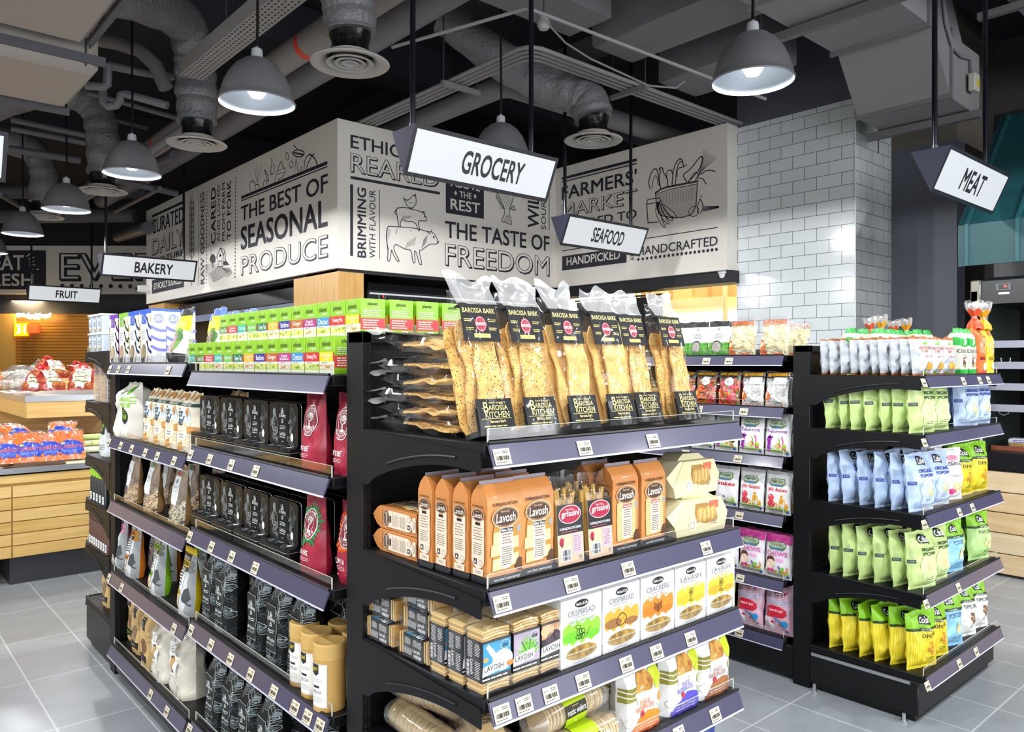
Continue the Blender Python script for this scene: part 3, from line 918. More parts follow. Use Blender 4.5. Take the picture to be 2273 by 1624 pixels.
diffuser(p5.x, p5.y, [(0, 0, .19), (0, 0, .6), (-.15, .1, .9), (-.8, .3, 1.0)], 'farthest round diffuser, above the fruit sign')
ROD = M('3c3c42', .5)


def box_thing(name, label, cat, boxes, mat, c=.006):
    m = MB()
    for b_ in boxes:
        m.box(*b_, mat, c)
    return tag(m.build(name), label, cat)


def rods(parent, pts, z1=4.6):
    for i, (x, y, z) in enumerate(pts):
        m = MB(); m.tube([(x, y, z), (x, y, z1)], .006, ROD, 6); m.build('hanger_rod', parent)


o = box_thing('insulated_duct', 'pale insulated air duct at the top left, nearest of two', 'duct', [(-2.2, 1.28, 4.5, 5.83, 3.6, 4.1)], DUCT, .05)
m = MB(); m.box(-1.5, 1.33, 4.46, 4.5, 3.56, 3.62, PIPED); m.box(1.29, 1.33, 4.46, 5.86, 3.62, 3.66, PIPED); m.build('bracket', o); rods(o, [(1.31, 4.48, 3.6), (1.31, 5.85, 3.6)])
o = box_thing('insulated_duct', 'pale insulated air duct behind the nearest one, left of the flexible hose', 'duct', [(-2.2, 1.39, 5.93, 6.9, 3.46, 4.0)], DUCT, .05)
m = MB(); m.box(-1.6, 1.42, 5.9, 5.93, 3.52, 3.58, PIPED); m.box(-1.6, 1.4, 6.9, 6.94, 3.42, 3.47, PIPED); m.build('bracket', o); rods(o, [(1.3, 5.92, 3.5), (.4, 6.93, 3.45)])
# cable tray with a perforated side
m = MB()
CT = M('9a9796', .5)
m.box(2.06, 2.24, 3.4, 6.35, 3.745, 3.75, CT); m.box(2.06, 2.064, 3.4, 6.35, 3.75, 3.86, CT); m.box(2.236, 2.24, 3.4, 6.35, 3.75, 3.86, CT)
d = []
for i in range(58):
    for j in range(5):
        d.append(R(3.45 + i * .05 + (j % 2) * .025, 2.072 + j * .034, 3.475 + i * .05 + (j % 2) * .025, 2.086 + j * .034, M('3a3a40', .7)))
decal(m, d, lambda a, b_, q: (b_, a, 3.745 - q))
o = tag(m.build('cable_tray'), 'grey perforated cable tray running back above the left pendants', 'cable tray'); rods(o, [(2.15, 4.0, 3.86), (2.15, 5.6, 3.86)])


def pipe(name, pts, r, mat, label, cat='pipe', bands=(), hang=(), n=14):
    m = MB(); m.tube(pts, r, mat, n); o = tag(m.build(name), label, cat)
    for (a, b_) in bands:
        a = Vector(a); b_ = Vector(b_); m = MB(); m.tube([a, b_], r * 1.015, RED, n); m.build('red_band', o)
    rods(o, hang)
    return o


pipe('round_duct', [(2.755, 2.6, 3.92), (2.755, 13.5, 3.94)], .105, M('8b8683', .6), 'fat grey pipe with red bands above the left sign wall', bands=[((2.755, 5.5, 3.92), (2.755, 5.56, 3.92)), ((2.755, 9.1, 3.93), (2.755, 9.17, 3.93))], hang=[(2.755, 4.2, 4), (2.755, 7.4, 4)])
pipe('round_duct', [(3.2, 3.2, 4.05), (3.2, 13.5, 4.05)], .13, M('77747a', .6), 'second fat grey pipe, just right of the banded one')
pipe('water_pipe', [(2.42, 7.1, 3.62), (2.42, 13, 3.62)], .04, PIPE, 'thin grey pipe running back behind the left hose duct')
pipe('water_pipe', [(2.58, 7.1, 3.7), (2.58, 13, 3.7)], .035, PIPE, 'thinner pipe beside the one behind the left hose duct')
q = onD(240, 145, 6.6); q2 = onD(385, 170, 6.9)
pipe('drain_pipe', [q, q.lerp(q2, .5) + Vector((0, 0, -.01)), q2], .035, PIPE, 'grey drain pipe with a red band left of the hose duct', bands=[(q.lerp(q2, .72), q.lerp(q2, .8))])
q = [onD(a, b_, 6.5) for a, b_ in ((205, 85), (260, 95), (310, 112), (345, 145), (368, 195))]
pipe('insulated_pipe', q, .06, M('6d6a6c', .6), 'thick bent insulated pipe between the ducts and the hose')
q = [onD(a, b_, 6.3) for a, b_ in ((240, 143), (238, 188), (232, 192), (192, 190))]
pipe('drain_pipe', q, .034, PIPE, 'short drain pipe hooking under the second duct')
q = [onD(a, b_, 6.6) for a, b_ in ((228, 195), (229, 226), (240, 236), (258, 234), (266, 222), (268, 210), (278, 208), (372, 234))]
pipe('drain_pipe', q, .034, PIPE, 'drain pipe with a U-shaped trap under the second duct')
for k, (a, b_, D, r, lb) in enumerate((((195, 205), (395, 262), 7.0, .025, 'straight grey pipe below the trap pipe'), ((25, 265), (190, 300), 7.6, .03, 'upper of three grey pipes left of the second diffuser hose'), ((25, 285), (190, 317), 7.7, .03, 'middle of three grey pipes left of the second diffuser hose'), ((20, 330), (180, 356), 8.2, .04, 'lowest grey pipe left of the second diffuser hose'), ((110, 225), (330, 285), 8.8, .03, 'far grey pipe crossing over the second pendant'))):
    pipe('ceiling_pipe', [onD(*a, D), onD(*b_, D + .3)], r, PIPED, lb)
for k, (a, b_, lb) in enumerate((((0, 425), (330, 425), 'long dark pipe across the far left ceiling, upper'), ((0, 480), (300, 478), 'long dark pipe across the far left ceiling, lower'))):
    pipe('ceiling_pipe', [onD(*a, 12.5), onD(*b_, 12.5)], .11, M('5a585c', .6), lb)
for k, (a, b_, D0, D1, r, lb) in enumerate((((255, 470), (355, 418), 12, 9.5, .03, 'thin pipe sloping to the sign wall end'), ((0, 432), (45, 458), 9, 10, .03, 'short pipe by the farthest pendant'), ((262, 526), (328, 505), 13.5, 11.5, .09, 'fat pale pipe end by the sign wall end'), ((255, 395), (385, 345), 9.5, 8.5, .05, 'grey pipe over the third pendant'), ((255, 398), (395, 430), 9.4, 9.8, .04, 'crossing pipe over the third pendant'))):
    pipe('ceiling_pipe', [onD(*a, D0), onD(*b_, D1)], r, PIPED, lb)
# bent conduits over the centre sign
m = None
for i in range(4):
    k = i * .055
    x = 3.89 + k * 1.0; y = 4.22 + k * 1.0
    pts = [(x, 9.5, 3.83), (x, y + .12, 3.83), (x + .035, y + .035, 3.83), (x + .12, y, 3.83), (9.0, y, 3.83)]
    pipe('conduit', pts, .017, M('8d8b8c', .45), ['outermost', 'second', 'third', 'innermost'][i] + ' of four bent conduits above the centre sign', 'conduit', n=8)
for (a, b_, lb) in (((3.82, 5.2, 3.8), (4.18, 5.2, 3.8), 'left'), ((5.15, 4.14, 3.8), (5.15, 4.5, 3.8), 'right')):
    m = MB(); m.box(min(a[0], b_[0]) - .02, max(a[0], b_[0]) + .02, min(a[1], b_[1]) - .02, max(a[1], b_[1]) + .02, 3.772, 3.81, M('807e80', .5))
    o = tag(m.build('strut_channel'), lb + ' slotted strut carrying the bent conduits', 'bracket'); rods(o, [(a[0], a[1], 3.8), (b_[0], b_[1], 3.8)])
pipe('round_duct', [(4.56, 9.5, 3.97), (4.56, 5.34, 3.97), (4.63, 5.27, 3.97), (9.0, 5.27, 3.97)], .1, M('7c797b', .6), 'grey pipe with a square bend below the bent conduits')
q = [onD(a, b_, 5.9) for a, b_ in ((1178, 15), (1200, 35), (1255, 95), (1310, 130), (1440, 190), (1500, 195), (1520, 180))]
pipe('cable', q, .008, M('8f8d8e', .5), 'loose grey cable drooping over the bent conduits', 'cable')
pipe('conduit', [onD(870, 105, 5.4), onD(1172, 18, 5.0)], .012, M('8f8d8e', .5), 'single conduit left of the GROCERY sign poles', 'conduit', n=8)
pipe('conduit', [onD(1172, 18, 5.0), onD(1700, 220, 5.8)], .012, M('8f8d8e', .5), 'single conduit descending right to the tiled pier', 'conduit', n=8)
q = onD(1207, 56, 5.2); m = MB(); m.lathe([(.001, -.03), (.03, -.028), (.045, -.005), (.045, .02), (.03, .04), (.03, .06)], M('a9a7a6', .5), q, 16); m.tube([q, (q.x, q.y, 4.9)], .006, ROD, 6); tag(m.build('smoke_detector'), 'small round detector at the top centre of the ceiling', 'detector')
# rectangular ducts on the right
GD = M('8f8c8e', .6); 
o = thing('stepped_duct', 'large grey duct stepping down beside the tiled pier', 'duct')
m = MB(); m.prism([(3.9, 3.9), (6.0, 3.9), (6.35, 3.47), (6.98, 3.45), (6.98, 3.95), (6.6, 3.95), (6.2, 4.45), (3.9, 4.45)], 1, 2.18, 2.88, GD); m.build('body', o)
for x, z in ((4.7, 3.9), (5.9, 3.9), (6.33, 3.49)):
    m = MB(); m.box(x, x + .03, 2.16, 2.9, z - .03, z + .5, M('7c7a7d', .5)); m.build('flange', o)
m = MB(); m.box(5.2, 5.26, 1.9, 3.2, 3.82, 3.88, M('6f6d70', .5)); m.build('strut', o); rods(o, [(5.23, 1.95, 3.8), (5.23, 3.12, 3.8), (6.9, 2.95, 3.3)])
m = MB(); m.box(6.72, 6.78, 2.1, 2.98, 3.38, 3.44, M('6f6d70', .5)); m.build('strut', o)
o = box_thing('square_duct', 'long grey duct at the top right corner behind the meat sign', 'duct', [(5.2, 8.28, 1.12, 1.76, 4.0, 4.45)], GD, .01)
m = MB(); m.box(6.2, 6.25, 1.1, 1.95, 3.93, 3.98, M('6f6d70', .5)); m.build('strut', o)
box_thing('square_duct', 'grey duct crossing behind the right pendant', 'duct', [(4.55, 5.05, 2.95, 4.2, 3.98, 4.4)], M('77767a', .6), .01)
box_thing('square_duct', 'short grey duct beside the right pendant', 'duct', [(5.4, 5.95, 3.2, 4.2, 3.9, 4.35)], M('77767a', .6), .01)
box_thing('square_duct', 'wide grey duct at the top centre of the ceiling', 'duct', [(2.5, 4.4, 3.85, 4.3, 4.05, 4.42)], M('7d7b7e', .6), .01)
q = onY(2157, 182, 2.14); m = MB(); m.box(q.x - .02, q.x + .09, q.y - .03, q.y + .02, q.z - .07, q.z + .07, M('c9c7b8', .4), .006); o = tag(m.build('junction_box'), 'small cream junction box under the right duct', 'junction box')
m = MB(); m.box(q.x + .03, q.x + .07, q.y - .034, q.y - .03, q.z - .03, q.z + .02, M('d8c92a', .5)); m.build('sticker', o)
m = MB(); m.tube([onY(a, b_, 2.16) for a, b_ in ((2157, 160), (2155, 130), (2135, 125), (2115, 105), (2100, 50), (2095, 0))], .014, M('85858a', .5), 8); m.build('conduit', o)
# ---------------------------------------------------------------- hanging signs
def lightbox():
    mt = M('6f7275', .45); b = mt.node_tree.nodes['Principled BSDF']   # evenly glowing acrylic face of a light box
    b.inputs['Emission Color'].default_value = lin('eef2f6'); b.inputs['Emission Strength'].default_value = .36
    return mt


SGW = lightbox(); SGB = M('1d1d22', .4)


def sign(text, x, y, label, tx0, tx1, z=2.755, pole=2.1):
    """triangular box sign 1.1 m long, wide edge at the top"""
    t = thing('hanging_sign', label, 'sign', (x, y, z), group='hanging department signs')
    Lh = 1.1; a, hgt = .115, .262
    m = MB(); m.prism([(0, 0), (2 * a, 0), (a, -hgt)], 0, 0, Lh, M('2c2c38', .75, spec=.08)); m.build('box', t)
    n = Vector((0, -hgt, -a)).normalized(); dn = Vector((0, a, -hgt)); ln = dn.length; dn.normalize()
    fm = lambda u, v, o: (u, dn.y * (ln - v) + n.y * o, dn.z * (ln - v) + n.z * o)
    m = MB(); decal(m, [R(0, 0, Lh, ln, SGB, 1)], fm, base=.001); 
    m.build('frame', t)
    m = MB(); decal(m, [R(.022, .024, Lh - .022, ln - .024, SGW, 2)], fm, base=.0012); m.build('panel', t)
    m = MB(); text and decal(m, [T(text, tx0, .076, tx1, .205, M('1c1c20', .5), b=.026, l=3)], fm, base=.0016); text and m.build('lettering', t)
    for px_ in (.062, .965):
        m = MB(); m.tube([(px_, a, 0), (px_, a, pole)], .016, M('1a1b24', .2, m=.3), 12); m.tube([(px_, a, 0), (px_, a, .03)], .02, M('1a1b24', .3), 12); m.build('pole', t)
    return t


sign('GROCERY', 2.365, 3.48, 'hanging sign reading GROCERY', .37, .84)
sign('SEAFOOD', 4.806, 4.7, 'hanging sign reading SEAFOOD', .36, .79)
sign('MEAT', 5.0, 1.71, 'hanging sign reading MEAT', .36, .74)
sign('BAKERY', 2.374, 10.0, 'hanging sign reading BAKERY', .37, .81)
sign('FRUIT', 2.401, 14.8, 'hanging sign reading FRUIT', .41, .73)
sign('', -.36, 5.15, 'hanging sign cut by the left picture edge', .37, .75, pole=.84)
# ================================================================ shelving racks
RB = M('0b0b0e', .48, spec=.3); RB2 = M('111114', .4, spec=.4); LIP = M('4a4863', .3, coat=.35); LIPE = M('c9c9d8', .25)
ACR = film('acrylic', opac=.02, rough=.05, edge=.2); ACE = M('d8dccb', .2); TAGP = M('eadfc4', .5); SIL = M('c4c6ca', .25, m=.8)


def price_tag():
    m = MB(); w, h = .043, .033
    m.box(-w / 2, w / 2, -.0012, 0, 0, h, TAGP)
    decal(m, [T('$3.95', -.019, .022, -.008, .027, M('4a4640', .6), l=2), FP(.0, .022, .018, .029, 2, M('5a564e', .6), 2), BAR(-.018, .009, .017, .018, M('2a2824', .6), 2, 17), FP(-.019, .003, .015, .0065, 1, M('5a564e', .6), 2)], front(-.0012), base=.0003)
    return m


_tagm = price_tag().build('price_tag'); TAGMESH = _tagm.data; bpy.data.objects.remove(_tagm)


def shelf(parent, x0, x1, yf, depth, z, tags=(), guard=.03, left_b=True, lipz=0.0, bracket=True):
    """shelf along local x, front edge at local y=yf, running back by depth; z is the deck height"""
    m = MB()
    m.box(x0, x1, yf + .012, yf + depth, z - .03, z, RB, .003)
    sh = m.build('shelf', parent)
    if bracket:
        arc = [(yf + .02, z - .02), (yf + depth, z - .0), (yf + depth, z - .135)]
        n = 12
        for i in range(n + 1):
            t = i / n
            arc.append((yf + depth - .03 - (depth - .13) * t, z - .135 + .08 * sin(t * pi / 2) ** .7))
        arc.append((yf + .02, z - .06))
        for s_ in (0, 1):
            xx = x0 - .004 if s_ == 0 else x1
            m = MB(); m.prism(arc, 0, xx, xx + .004, RB)
            m.tube([(xx + (-.001 if s_ == 0 else .005), a[0], a[1] + .02) for a in arc[6:-1]], .003, RB2, 6)
            m.build('side_bracket', sh)
    m = MB()
    m.prism([(yf + .003, z + .001), (yf - .014, z - .045), (yf - .011, z - .047), (yf + .009, z - .0)], 0, x0 + .004, x1 - .004, LIP)
    m.prism([(yf - .014, z - .045), (yf - .016, z - .049), (yf - .011, z - .049), (yf - .011, z - .045)], 0, x0 + .004, x1 - .004, LIPE)
    m.tube([(x0 + .004, yf + .004, z + .001), (x1 - .004, yf + .004, z + .001)], .004, RB2, 6)
    m.build('price_rail', sh)
    if guard:
        m = MB(); m.box(x0 + .01, x1 - .01, yf + .014, yf + .016, z, z + guard, ACR); g = m.build('shelf_guard', sh)
        m = MB()
        for xx in (x0 + .01, x1 - .012):
            m.box(xx, xx + .002, yf + .0135, yf + .0165, z - .004, z + guard, ACE)
        m.box(x0 + .01, x1 - .01, yf + .0138, yf + .0162, z + guard - .0008, z + guard, ACE)
        m.build('guard_edge', sh)
    al = math.atan2(.017, .046)
    for tx in tags:
        o = bpy.data.objects.new('price_tag', TAGMESH); COL.objects.link(o); o.parent = sh
        o.location = (tx, yf - .0145, z - .042); o.rotation_euler = (-al, 0, 0)
    return sh


def upright(parent, x, y, h, w=.026, dp=.08, holes=True):
    m = MB(); m.box(x - w / 2, x + w / 2, y, y + dp, 0, h, RB, .002)
    if holes:
        z = .12
        d = []
        while z < h - .05:
            d += [R(x - .008, z, x - .003, z + .018, M('050506', .8)), R(x + .003, z, x + .008, z + .018, M('050506', .8))]; z += .03
        decal(m, d, front(y))
    return m.build('upright', parent)


def endcap(label, loc, rz, decks, tags, width=.91, depth=.488, h=1.53, back=True):
    """end rack: local x from 0 to width, front at y=0, back panel at y=depth+.02"""
    t = thing('end_rack', label, 'shelf rack', loc, (0, 0, rz))
    upright(t, .013, depth, h); upright(t, width - .013, depth, h)
    m = MB(); m.box(.026, width - .026, depth + .02, depth + .05, 0, h - .006, RB); m.box(.0, width, depth + .0, depth + .07, h - .03, h - .001, RB, .002); m.build('back_panel', t)
    m = MB(); zb = decks[-1]
    m.box(.0, width, .03, depth, .03, zb - .03, RB2, .004); m.box(.02, width - .02, .05, depth, .0, .03, M('0c0c0f', .6)); m.build('plinth', t)
    m = MB(); m.box(-.006, .0, .06, depth - .01, zb - .045, zb - .032, SIL); m.build('trim_strip', t)
    for fx_, fy_ in ((.03, .08), (.03, depth - .03), (width - .03, .08)):
        m = MB(); m.tube([(fx_ - .045, fy_, 0), (fx_ - .045, fy_, .035)], .007, SIL, 8); m.tube([(fx_ - .045, fy_, 0), (fx_ - .045, fy_, .008)], .014, SIL, 10); m.build('levelling_foot', t)
    for i, z in enumerate(decks):
        shelf(t, 0, width, .0, depth, z, [v for v in tags[i]] if i < len(tags) else [], bracket=(i < len(decks) - 1))
    return t


YA = 1.187
TX_ = lambda pts, xl, z: [onY(p[0], p[1], YA - .012).x - xl for p in pts]
XA = .982
RA_D = [1.288, .992, .77, .542, .17]
rackA = endcap('black end rack of flatbread and crackers in the centre front', (XA, YA, 0), 0, RA_D,
               [TX_([(1117, 1013), (1300, 993), (1452, 977)], XA, 0), TX_([(1117, 1333), (1272, 1290), (1397, 1258), (1570, 1213)], XA, 0), TX_([(1117, 1580), (1166, 1560), (1225, 1534), (1297, 1507), (1393, 1473), (1460, 1447), (1536, 1415)], XA, 0), TX_([(1590, 1583), (1510, 1614)], XA, 0), []])
XP = 3.262
RP_D = [1.40, 1.164, .843, .525, .198]
rackP = endcap('black end rack of popcorn bags at the right', (XP, YA + .02, 0), 0, RP_D,
               [TX_([(2065, 840), (2152, 838), (2188, 836), (2207, 836)], XP, 0), TX_([(2066, 984)], XP, 0), TX_([(2066, 1163), (2143, 1133), (2172, 1122)], XP, 0), TX_([(2070, 1342), (2141, 1302)], XP, 0), TX_([(2073, 1520), (2143, 1469), (2180, 1441)], XP, 0)], width=.9)
# ---- the long runs behind the end racks (local x runs along -Y of the room, front faces -X)
XR = .952


def run(label, xf, bays, ywide, h=1.53, depth=.43, other=True):
    """bays: list of (y_near, y_far, decks, tags by photo pixel)"""
    t = thing('shelf_run', label, 'shelf rack', (xf, 0, 0), (0, 0, -pi / 2))
    ya, yb = ywide
    m = MB(); m.box(-yb, -ya, depth + .015, depth + .05, .0, h - .004, RB); m.build('back_panel', t)
    m = MB(); m.box(-yb, -ya, .03, 2 * depth + .03, .02, bays[0][2][-1] - .03, RB2, .004); m.build('plinth', t)
    for y in sorted({b[0] for b in bays} | {b[1] for b in bays}):
        for dy in (0,):
            u = upright(t, -y, depth - .02, h, .03, .07)
    for (y0, y1, decks, tags) in bays:
        for i, z in enumerate(decks):
            tg = [-onX(p[0], p[1], xf - .012).y for p in tags[i]] if i < len(tags) else []
            shelf(t, -y1 + .012, -y0 - .012, 0, depth, z, tg, guard=.03, bracket=False)
    if other:
        for (y0, y1, decks, tags) in bays:
            for z in decks:
                m = MB(); m.box(-y1 + .01, -y0 - .01, depth + .06, 2 * depth + .05, z - .03, z, RB); m.build('rear_shelf', t)
    return t


near = [1.42, 1.155, .865, .537, .18]; far = [1.45, 1.115, .82, .495, .16]
runA = run('long black shelf run of coffee, muesli and cereal behind the centre end rack', XR, [
    (1.78, 2.825, near, [[], [(421, 1000), (463, 1012), (511, 1028), (565, 1046)], [(419, 1188), (467, 1210), (512, 1231), (564, 1258)], [(422, 1400), (466, 1430), (509, 1460), (554, 1500), (605, 1534), (652, 1570), (680, 1590), (707, 1608)], [(418, 1620)]]),
    (2.85, 3.89, far, [[(242, 818), (261, 818), (283, 820), (371, 820)], [(240, 978), (266, 983), (290, 990), (320, 999), (347, 1007), (384, 1015)], [], [(240, 1280), (268, 1302), (384, 1390)], [(332, 1540), (368, 1578)]])], (1.755, 3.9))
m = MB(); m.box(-2.93, -1.80, .135, .42, near[0], 1.526, RB); m.build('riser', runA)
XQ = 3.252
cz = [1.487, 1.247, 1.02, .75, .452, .19]
runB = run('black shelf run of sweets and snacks behind the popcorn rack', XQ, [
    (1.80, 2.8, cz, [[(1567, 803), (1617, 803)], [(1550, 908), (1650, 910)], [(1520, 1003), (1637, 1015)], [(1640, 1138)], [(1642, 1273)], [(1640, 1410)]]),
    (2.8, 3.8, cz, [])], (1.785, 3.82))
# far end rack, seen edge-on
FE_D = [1.51, 1.255, .98, .75, .525, .235]
rackF = endcap('black end rack at the far left end of the long run', (1.86, 4.48, 0), pi, FE_D, [], width=.88)
# ================================================================ goods on the long run, left of the centre post
RZ = -pi / 2
LG = M('8fc51e', .4, coat=.3); LGD = M('79ab1a', .4, coat=.3); GTXT = M('2c3a12', .5); PALEG = M('e8f3d6', .45); WHP = M('f7f7f4', .4)
FLAV = [('Lemongrass\nGreen Tea', '2fb39c', 'lemongrass'), ('Green Chai', '4a7a1e', 'green chai'), ('Double\nHibiscus', 'e0435b', 'hibiscus'), ('Calming', '31bdae', 'calming'), ('Peppermint', '6cc24a', 'peppermint'), ('Green Tea', '117a5c', 'green'), ('Chamomile\nTea', 'f2b632', 'chamomile'), ('Bedtime', '2b2f9e', 'bedtime'), ('Ginger', 'c2622e', 'ginger'), ('English\nBreakfast', 'b8358f', 'breakfast'), ('Detox', '3f8fd8', 'detox'), ('Ginseng Plus', 'dc2430', 'ginseng'), ('Dandelion\nLeaf', 'f4d400', 'dandelion')]
CW = ['teal', 'dark green', 'pink-red', 'turquoise', 'light green', 'deep green', 'orange-yellow', 'indigo', 'rust', 'magenta', 'blue', 'red', 'yellow']


def tea(i):
    def fn():
        nm, col, _ = FLAV[i]; w, dp, h = .083, .08, .104; c = M(col, .4, coat=.3)
        m = MB(); m.box(-w / 2, w / 2, -dp / 2, dp / 2, 0, h, LG, .0012)
        x = w / 2
        pc = [M(q, .5) for q in (('d9e36a', '7fae2a', 'f0f0d0') if i % 3 else ('e8d8b8', 'c98f4a', 'f4ecd8'))]
        d = [R(-x, 0, x, .011, PALEG), R(-x, .011, x, .028, pc[0]), R(-x, .028, x, .034, WHP), R(-x, .034, x, .06, c), R(x - .007, .034, x, .06, M('cf2f48', .4), 2),
             T('planet', -.026, .073, .02, .09, GTXT, b=.008, l=3), T('organic', -.008, .0655, .028, .0735, WHP, b=.01, l=3), T(nm, -.03, .039, .028, .055, WHP, b=.012, l=3), FP(-.03, .029, .01, .0335, 1, M('6a6a60', .6), 2)]
        rr = random.Random(i)
        for k in range(5):
            d.append(E(rr.uniform(-.034, .034), rr.uniform(.015, .024), rr.uniform(.005, .01), .0035, pc[1 + k % 2], 2, 9, rr.uniform(-.6, .6)))
        for k in range(3):
            d.append(LN([(-.012 + k * .008, .094), (-.008 + k * .01, .1)], .0012, PALEG, 2))
        decal(m, d, front(-dp / 2))
        y = dp / 2
        RD = M('dd3a3f', .4, coat=.3)
        decal(m, [R(-y, .018, y, .05, RD), T('planet', -.018, .083, .014, .095, GTXT, b=.008, l=3), T('organic', -.002, .077, .02, .083, PALEG, l=3), FP(-.034, .053, .03, .074, 4, PALEG, 2), FP(-.034, .02, .02, .047, 4, PALEG, 2), R(.0, .006, .022, .015, PALEG, 2)], right(w / 2))
        return m.build('tea_box')
    return fn


for i in range(13):
    j = 12 - i
    put(('tea', j), tea(j), (1.04, 1.892 + .0868 * i, near[0] + .0005), CW[j] + ' banded green tea box, ' + ORD[i] + ' from the post in the lower row' if i < 13 else '', 'tea box', 'tea boxes, lower row', rz=RZ)
for i in range(12):
    j = 12 - i
    put(('tea', j), tea(j), (1.132, 1.914 + .0868 * i, 1.5265), CW[j] + ' banded green tea box, ' + ORD[i] + ' from the right in the upper row', 'tea box', 'tea boxes, upper row', rz=RZ)
for i, x in enumerate((1.226, 1.317, 1.41)):
    put(('tea', 12), tea(12), (x, 1.914, 1.5275), 'green tea box showing its red side, ' + ORD[i] + ' behind the upper row end', 'tea box', 'tea boxes behind the upper row', rz=RZ)


def jar():
    t = thing('jar', 'x', 'jar')
    m = MB(); m.lathe([(.001, 0), (.038, 0), (.042, .01), (.042, .16), (.03, .19), (.03, .2)], M('e6d9a8', .25, coat=.6), n=24); m.build('body', t)
    m = MB(); m.lathe([(.034, .195), (.036, .198), (.036, .222), (.033, .226), (.001, .226)], M('eef0ee', .4), n=28); m.build('lid', t)
    return t


for i, (px, z0) in enumerate(((922, 0), (946, .01), (963, -.012), (982, .02))):
    q = onX(px, 700, 1.62 if i % 2 else 1.56); put('jar', jar, (q.x, q.y, near[0] + .0005), ORD[i] + ' white-lidded glass jar from the left behind the tea boxes', 'jar', 'glass jars behind the tea boxes', sc=1 + z0 * 1.5)
# ---- black tins with pale flower drawings
TIN = M('0e0e10', .42, coat=.08, spec=.3); TINS = M('080708', .35, spec=.3); TLAB = M('141618', .6, spec=.2); PG1 = M('c9d2d3', .5); PG2 = M('87969a', .5); PG3 = M('4c595d', .5)


def flora(x0, z0, x1, z1, seed, n, l=1, s=1.0):
    rr = random.Random(seed); d = []
    for k in range(n):
        cx = rr.uniform(x0, x1); cz = rr.uniform(z0, z1); r = rr.uniform(.007, .016) * s; a = rr.uniform(0, 3.1); c = rr.choice((PG1, PG2, PG2, PG3))
        if k % 3 == 0:
            d.append(EL(cx, cz, r * 1.5, r * .6, .0009 * s, c, l, 12, a)); d.append(LN([(cx - r * 1.5 * cos(a), cz - r * 1.5 * sin(a)), (cx + r * 1.5 * cos(a), cz + r * 1.5 * sin(a))], .0008 * s, c, l))
        elif k % 3 == 1:
            for q in range(5):
                b = a + q * 1.2566; d.append(EL(cx + cos(b) * r * .7, cz + sin(b) * r * .7, r * .6, r * .25, .0008 * s, c, l, 9, b))
        else:
            d.append(E(cx, cz, r * .45, r * .55, c if rr.random() < .4 else PG3, l, 10, a)); d.append(EL(cx, cz, r * .7, r * .8, .0008 * s, PG1, l, 12, a))
    return d


SCRIPT = [('Life', -.5, .62, .3, 1.0), ('& Nothing', -.95, .3, .95, .62), ('co', -.3, 0, .2, .26)]


def logo(cx, z0, w, h, mat=None, l=4):
    return [T(t, cx + a * w / 2, z0 + b * h, cx + c * w / 2, z0 + e * h, mat or WHP, b=.02, l=l, sh=.25) for (t, a, b, c, e) in SCRIPT]


def rrect(w, h, r, z0=0.0, n=5):
    p = []
    for (cx, cz, a0) in ((w / 2 - r, z0 + r, -pi / 2), (w / 2 - r, z0 + h - r, 0), (-w / 2 + r, z0 + h - r, pi / 2), (-w / 2 + r, z0 + r, pi)):
        for i in range(n + 1):
            t = a0 + pi / 2 * i / n; p.append((cx + r * cos(t), cz + r * sin(t)))
    return p


def tin(seed):
    def fn():
        t = thing('black_tin', 'x', 'tin'); w, h, dp = .195, .13, .045
        m = MB(); m.prism(rrect(w, h, .015), 1, -dp / 2 + .008, dp / 2, TINS); m.build('base', t)
        m = MB(); m.prism(rrect(w, h, .015), 1, -dp / 2, -dp / 2 + .012, TIN)
        m.tube([(p[0], -dp / 2 + .012, p[1]) for p in rrect(w, h, .015)] + [(rrect(w, h, .015)[0][0], -dp / 2 + .012, 0)], .0009, M('b9bdbd', .25, m=.6), 5)
        decal(m, flora(-.088, .012, -.034, .118, seed, 10) + flora(.034, .012, .088, .118, seed + 5, 10) + [EL(-.055, .06, .018, .03, .0012, PG1, 2), E(-.06, .1, .01, .014, PG2, 2), E(.06, .03, .009, .012, WHP, 2), EL(.062, .085, .013, .03, .0012, PG2, 2)], front(-dp / 2)); m.build('lid', t)
        m = MB(); m.box(-.034, .034, -dp / 2 - .0008, -dp / 2, .004, .126, TLAB)
        decal(m, [logo(0, .07, .045, .045), FP(-.02, .05, .02, .063, 3, PG1, 2), T('Sea Salt Dark', -.02, .032, .02, .043, WHP, l=3, sh=.2), FP(-.022, .024, .022, .03, 1, PG1, 2), FP(-.007, .012, .007, .016, 1, PG1, 2)], front(-dp / 2 - .0008)); m.build('label', t)
        return t
    return fn


def tins(z, rows, ys, desc):
    for i, y in enumerate(ys):
        o = put('tin_b', tin(11), (.978, y + .005, z + .0230), 'black tin lying flat, ' + ORD[i] + ' from the right ' + desc, 'tin', 'flat tins ' + desc, rz=RZ, tilt=-pi / 2)
    for r in range(rows):
        for i, y in enumerate(ys):
            put('tin_b', tin(11), (1.035 + .049 * r, y - .008 * r, z + .0460), ('front black tin, ' if r == 0 else ORD[r] + ' black tin behind the front one, ') + ORD[i] + ' from the right ' + desc, 'tin', 'upright tins ' + desc, rz=RZ)


tins(near[1], 2, (2.19, 2.392, 2.594, 2.725 + .07), 'on the second shelf')
tins(near[2], 4, (2.19, 2.392, 2.594, 2.725 + .07), 'on the third shelf')
BUR = M('a81f3c', .32, coat=.2, bump=.1, bs=18)


